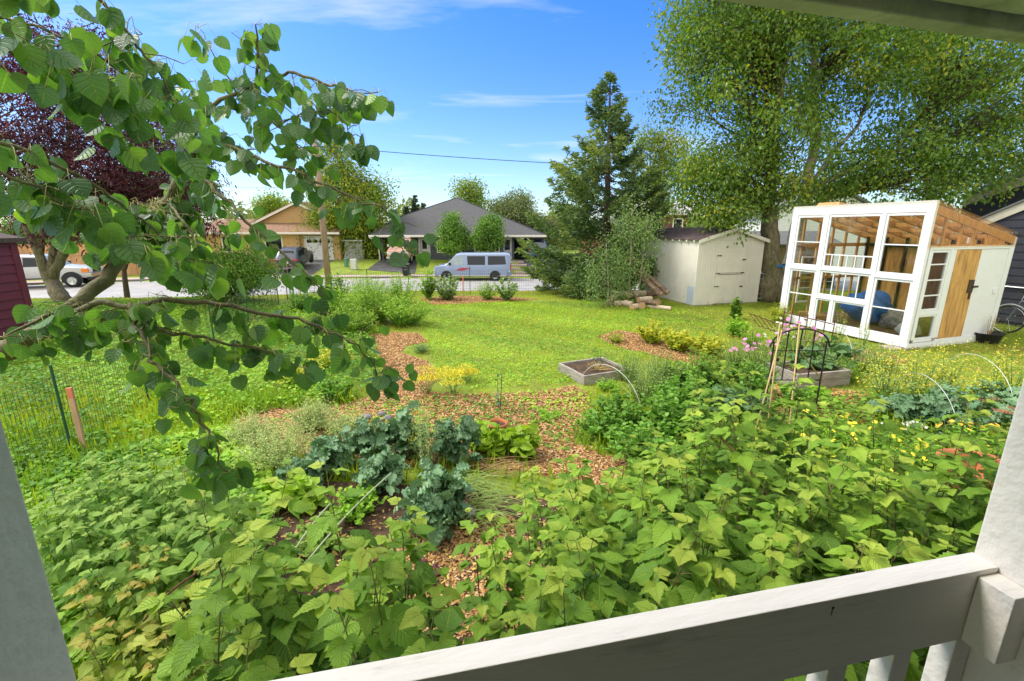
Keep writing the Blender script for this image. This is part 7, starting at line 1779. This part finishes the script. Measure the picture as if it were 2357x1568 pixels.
tre = thing('trellis_arch', 'dark iron arched garden trellis among the tall flowers', 'trellis', (P(1825, 965, 0).x, tY, 0))
xl, xr = PY(1766, 900, tY).x - tre.location.x, PY(1884, 900, tY).x - tre.location.x; ztop = PY(1822, 757, tY).z
b = MB(); w2 = (xr - xl) / 2; xm = (xl + xr) / 2
b.tube([(xl - .05, 0, ztop - .24)] + [(xm - (w2 + .03) * math.cos(a), 0, ztop - .21 + .21 * math.sin(a)) for a in np.linspace(.12, math.pi - .12, 12)] + [(xr + .05, 0, ztop - .24)], .011, 6)
for x in (xl, xr): b.tube([(x, 0, 0), (x, 0, ztop - .17)], .010, 6)
for k in range(1, 4): x = xl + (xr - xl) * k / 4; b.tube([(x, 0, .55 if k != 2 else 0), (x, 0, ztop - .21 + .21 * math.sqrt(max(0, 1 - ((x - xm) / w2) ** 2)))], .008, 6)
for z in (.55, .95): b.tube([(xl, 0, z), (xr, 0, z)], .007, 6)
b.build('frame', M['iron'], tre)
b = MB()
for x, y in ((1773, 862), (1790, 828), (1776, 880), (1846, 800)): p = PY(x, y, tY - .03) - tre.location; b.blob(tuple(p), (.022, .012, .03), 6, .1)
b.build('leaf_finials', M['iron'], tre)
for i, (a_, b2_, lab) in enumerate((((1800, 760, 5.6), (1735, 990, 4.9), 'bamboo cane leaning left through the trellis arch'), ((1795, 742, 5.7), (1765, 1000, 5.0), 'upright bamboo cane at the left of the trellis'), ((1840, 745, 5.6), (1815, 1020, 4.7), 'thick yellow bamboo cane on the right of the trellis'), ((1843, 810, 5.7), (1895, 880, 6.6), 'short orange bamboo cane leaning out to the right'))):
    q = PY(*b2_); q.z = max(q.z, 0) if i == 3 else 0.0
    o = MB().tube([q, q.lerp(PY(*a_), .5), PY(*a_)], [.010, .009, .008], 7).build('bamboo_cane', M['bamboo'], smooth=True); tag(o, lab, 'cane', 'bamboo canes at the trellis')
rp = thing('iron_fence_panel', 'low rusty iron picket panel standing before the greenhouse', 'fence', tuple(P(1795, 792, 0)))
a_ = P(1795, 792, 0); c_ = P(1906, 830, 0); b = MB(); up = Vector((0, 0, 1))
hp_ = PY(1797, 715, a_.y).z
dvv = (c_ - a_)
b.tube([Vector((0, 0, hp_ - .04)), dvv + up * (hp_ - .04)], .010, 6)
b.tube([Vector((0, 0, .25)), dvv + up * .25], .010, 6)
b.build('rails', M['rust'], rp)
for k in range(7): MB().tube([dvv * (k / 6) + up * (0 if k in (0, 6) else .2), dvv * (k / 6) + up * (hp_ + (.03 if k not in (0,) else .06))], .009, 6).build('picket', M['rust'], rp)
rp2 = thing('iron_fence_panel', 'second rusty picket panel lying tilted to the left of the standing one', 'fence', tuple(P(1795, 792, 0)))
e1 = PY(1725, 722, a_.y + .6) - a_; e2 = PY(1790, 745, a_.y) - a_; dn = Vector((.10, -.25, -.22))
b = MB(); b.tube([e1, e2], .009, 6); b.tube([e1 + dn, e2 + dn], .009, 6); b.build('rails', M['rust'], rp2)
for k in range(6): p = e1.lerp(e2, k / 5); MB().tube([p - dn * .1, p + dn * 1.15], .008, 6).build('picket', M['rust'], rp2)
def hoop(a_, b_, h, label):
    a_, b_ = Vector(a_), Vector(b_); o = MB().tube([a_.lerp(b_, (1 - math.cos(t)) / 2) + Vector((0, 0, h * math.sin(t))) for t in np.linspace(0, math.pi, 16)], .0035, 6).build('plastic_hoop', surf('white hose', (.7, .7, .66), .4), smooth=True); tag(o, label, 'hoop', 'white plastic bed hoops')
hoop(at_g(1330, 905), at_g(1478, 975), .62, 'white plastic hoop over the potato patch'); hoop(at_g(2060, 900), at_g(2200, 1010), .5, 'white plastic hoop over the blue kale'); hoop(at_g(2160, 870), at_g(2330, 960), .62, 'white plastic hoop rising above the yellow mustard beside the right post'); hoop(at_g(1885, 800), at_g(1960, 830), .5, 'small white hoop before the greenhouse sill')
bk = thing('bicycle', 'old bicycle leaning on the dark house wall behind the greenhouse', 'bicycle', (0, 0, 0))
wc = PY(2312, 752, 10.9); bk.location = (wc.x, wc.y, 0); bk.rotation_euler = (R(8), 0, ang + math.pi * .98)
wr_ = .33
for i, x in enumerate((0, -1.05)):
    w_ = MB(); w_.tube([(x + wr_ * math.cos(a), 0, wr_ + wr_ * math.sin(a)) for a in np.linspace(0, 2 * math.pi, 29)], .016, 6, cap=False); wo_ = w_.build('wheel', M['rubber'], bk)
    s_ = MB(); s_.tube([(x + wr_ * .93 * math.cos(a), 0, wr_ + wr_ * .93 * math.sin(a)) for a in np.linspace(0, 2 * math.pi, 29)], .008, 5, cap=False)
    for k in range(16): s_.tube([(x, .02 * (-1) ** k, wr_), (x + wr_ * .92 * math.cos(k * .3927), 0, wr_ + wr_ * .92 * math.sin(k * .3927))], .0018, 3)
    s_.build('spokes', M['chrome'], wo_)
    f_ = MB(); f_.tube([(x + wr_ * 1.1 * math.cos(a), 0, wr_ + wr_ * 1.1 * math.sin(a)) for a in np.linspace(.3, 2.6, 14)], [.022] * 14, 5); f_.build('mudguard', surf('grey mudguard', (.3, .32, .34), .3), bk)
f_ = MB()
for a_, b_ in (((0, 0, wr_), (-.13, 0, .80)), ((-.13, 0, .80), (-.72, 0, .78)), ((-.16, 0, .68), (-.62, 0, .30)), ((-.62, 0, .30), (-.75, 0, .88)), ((-.62, 0, .30), (-1.05, 0, wr_)), ((-.72, 0, .70), (-1.05, 0, wr_))): f_.tube([a_, b_], .015, 6)
f_.build('frame', surf('bicycle frame', (.12, .14, .17), .3), bk)
MB().tube([(-.13, 0, .80), (-.15, 0, .95), (-.15, -.25, .98), (-.25, -.28, .97)], .011, 6).tube([(-.15, 0, .95), (-.15, .25, .98), (-.25, .28, .97)], .011, 6).build('handlebar', M['chrome'], bk)
MB().blob((-.76, 0, .92), (.13, .07, .035), 8, .05).build('saddle', M['black'], bk, smooth=True)
q = P(2268, 788, 0); t_ = thing('black_tub', 'black plastic tub with a dry plant at the greenhouse corner', 'tub', (q.x, q.y, 0)); MB().lathe([(.20, 0), (.27, .22), (.29, .23), (.26, .20), (.2, .15), (.001, .15)], 18).build('tub_body', M['black'], t_, smooth=True)
herb('dry_plants', 'dry brown weed growing beside the black tub', 'plant', (q.x, q.y, .16), .55, .18, 12, ['lance'], .05, 8, 'raspyellow', 'dry')
# stumps and dry allium heads near the bare soil
for i, (x, y, lab) in enumerate(((965, 1240, 'withered grey seed head at the left on the bare soil'), (1012, 1235, 'withered grey seed head in the middle of the bare soil'), (1085, 1215, 'withered grey seed head at the right of the bare soil'))):
    t_ = thing('dry_seed_head', lab, 'seed head', at_g(x, y)); g = np.random.default_rng(i)
    b = MB()
    for k in range(5): b.tube([(g.normal() * .02, g.normal() * .02, 0), (g.normal() * .015, g.normal() * .01, .13)], .005, 5)
    b.build('stalks', surf('bleached stalk', (.50, .44, .36), .9), t_); MB().blob((0, 0, .15), (.04, .04, .035), 8, .4, seed=i).build('head', surf('grey fluff', (.33, .32, .34), .95, var=.4, scale=60), t_)
herb('red_leaf_plant', 'small maroon leaved seedling on the chips below the big kale', 'plant', at_g(975, 1330), .12, .14, 9, ['round'], .07, 5, 'plum', 'brown')
herb('red_leaf_plant', 'pair of dark maroon leaves left of the bare chips', 'plant', at_g(800, 1310), .16, .08, 4, ['round'], .09, 3, 'plum', 'brown')
for prs in PR.values():
    for pr in prs:
        if id(pr) not in used:
            for ch in list(pr.children): bpy.data.objects.remove(ch)
            bpy.data.objects.remove(pr)
print('canes', ncane[0])
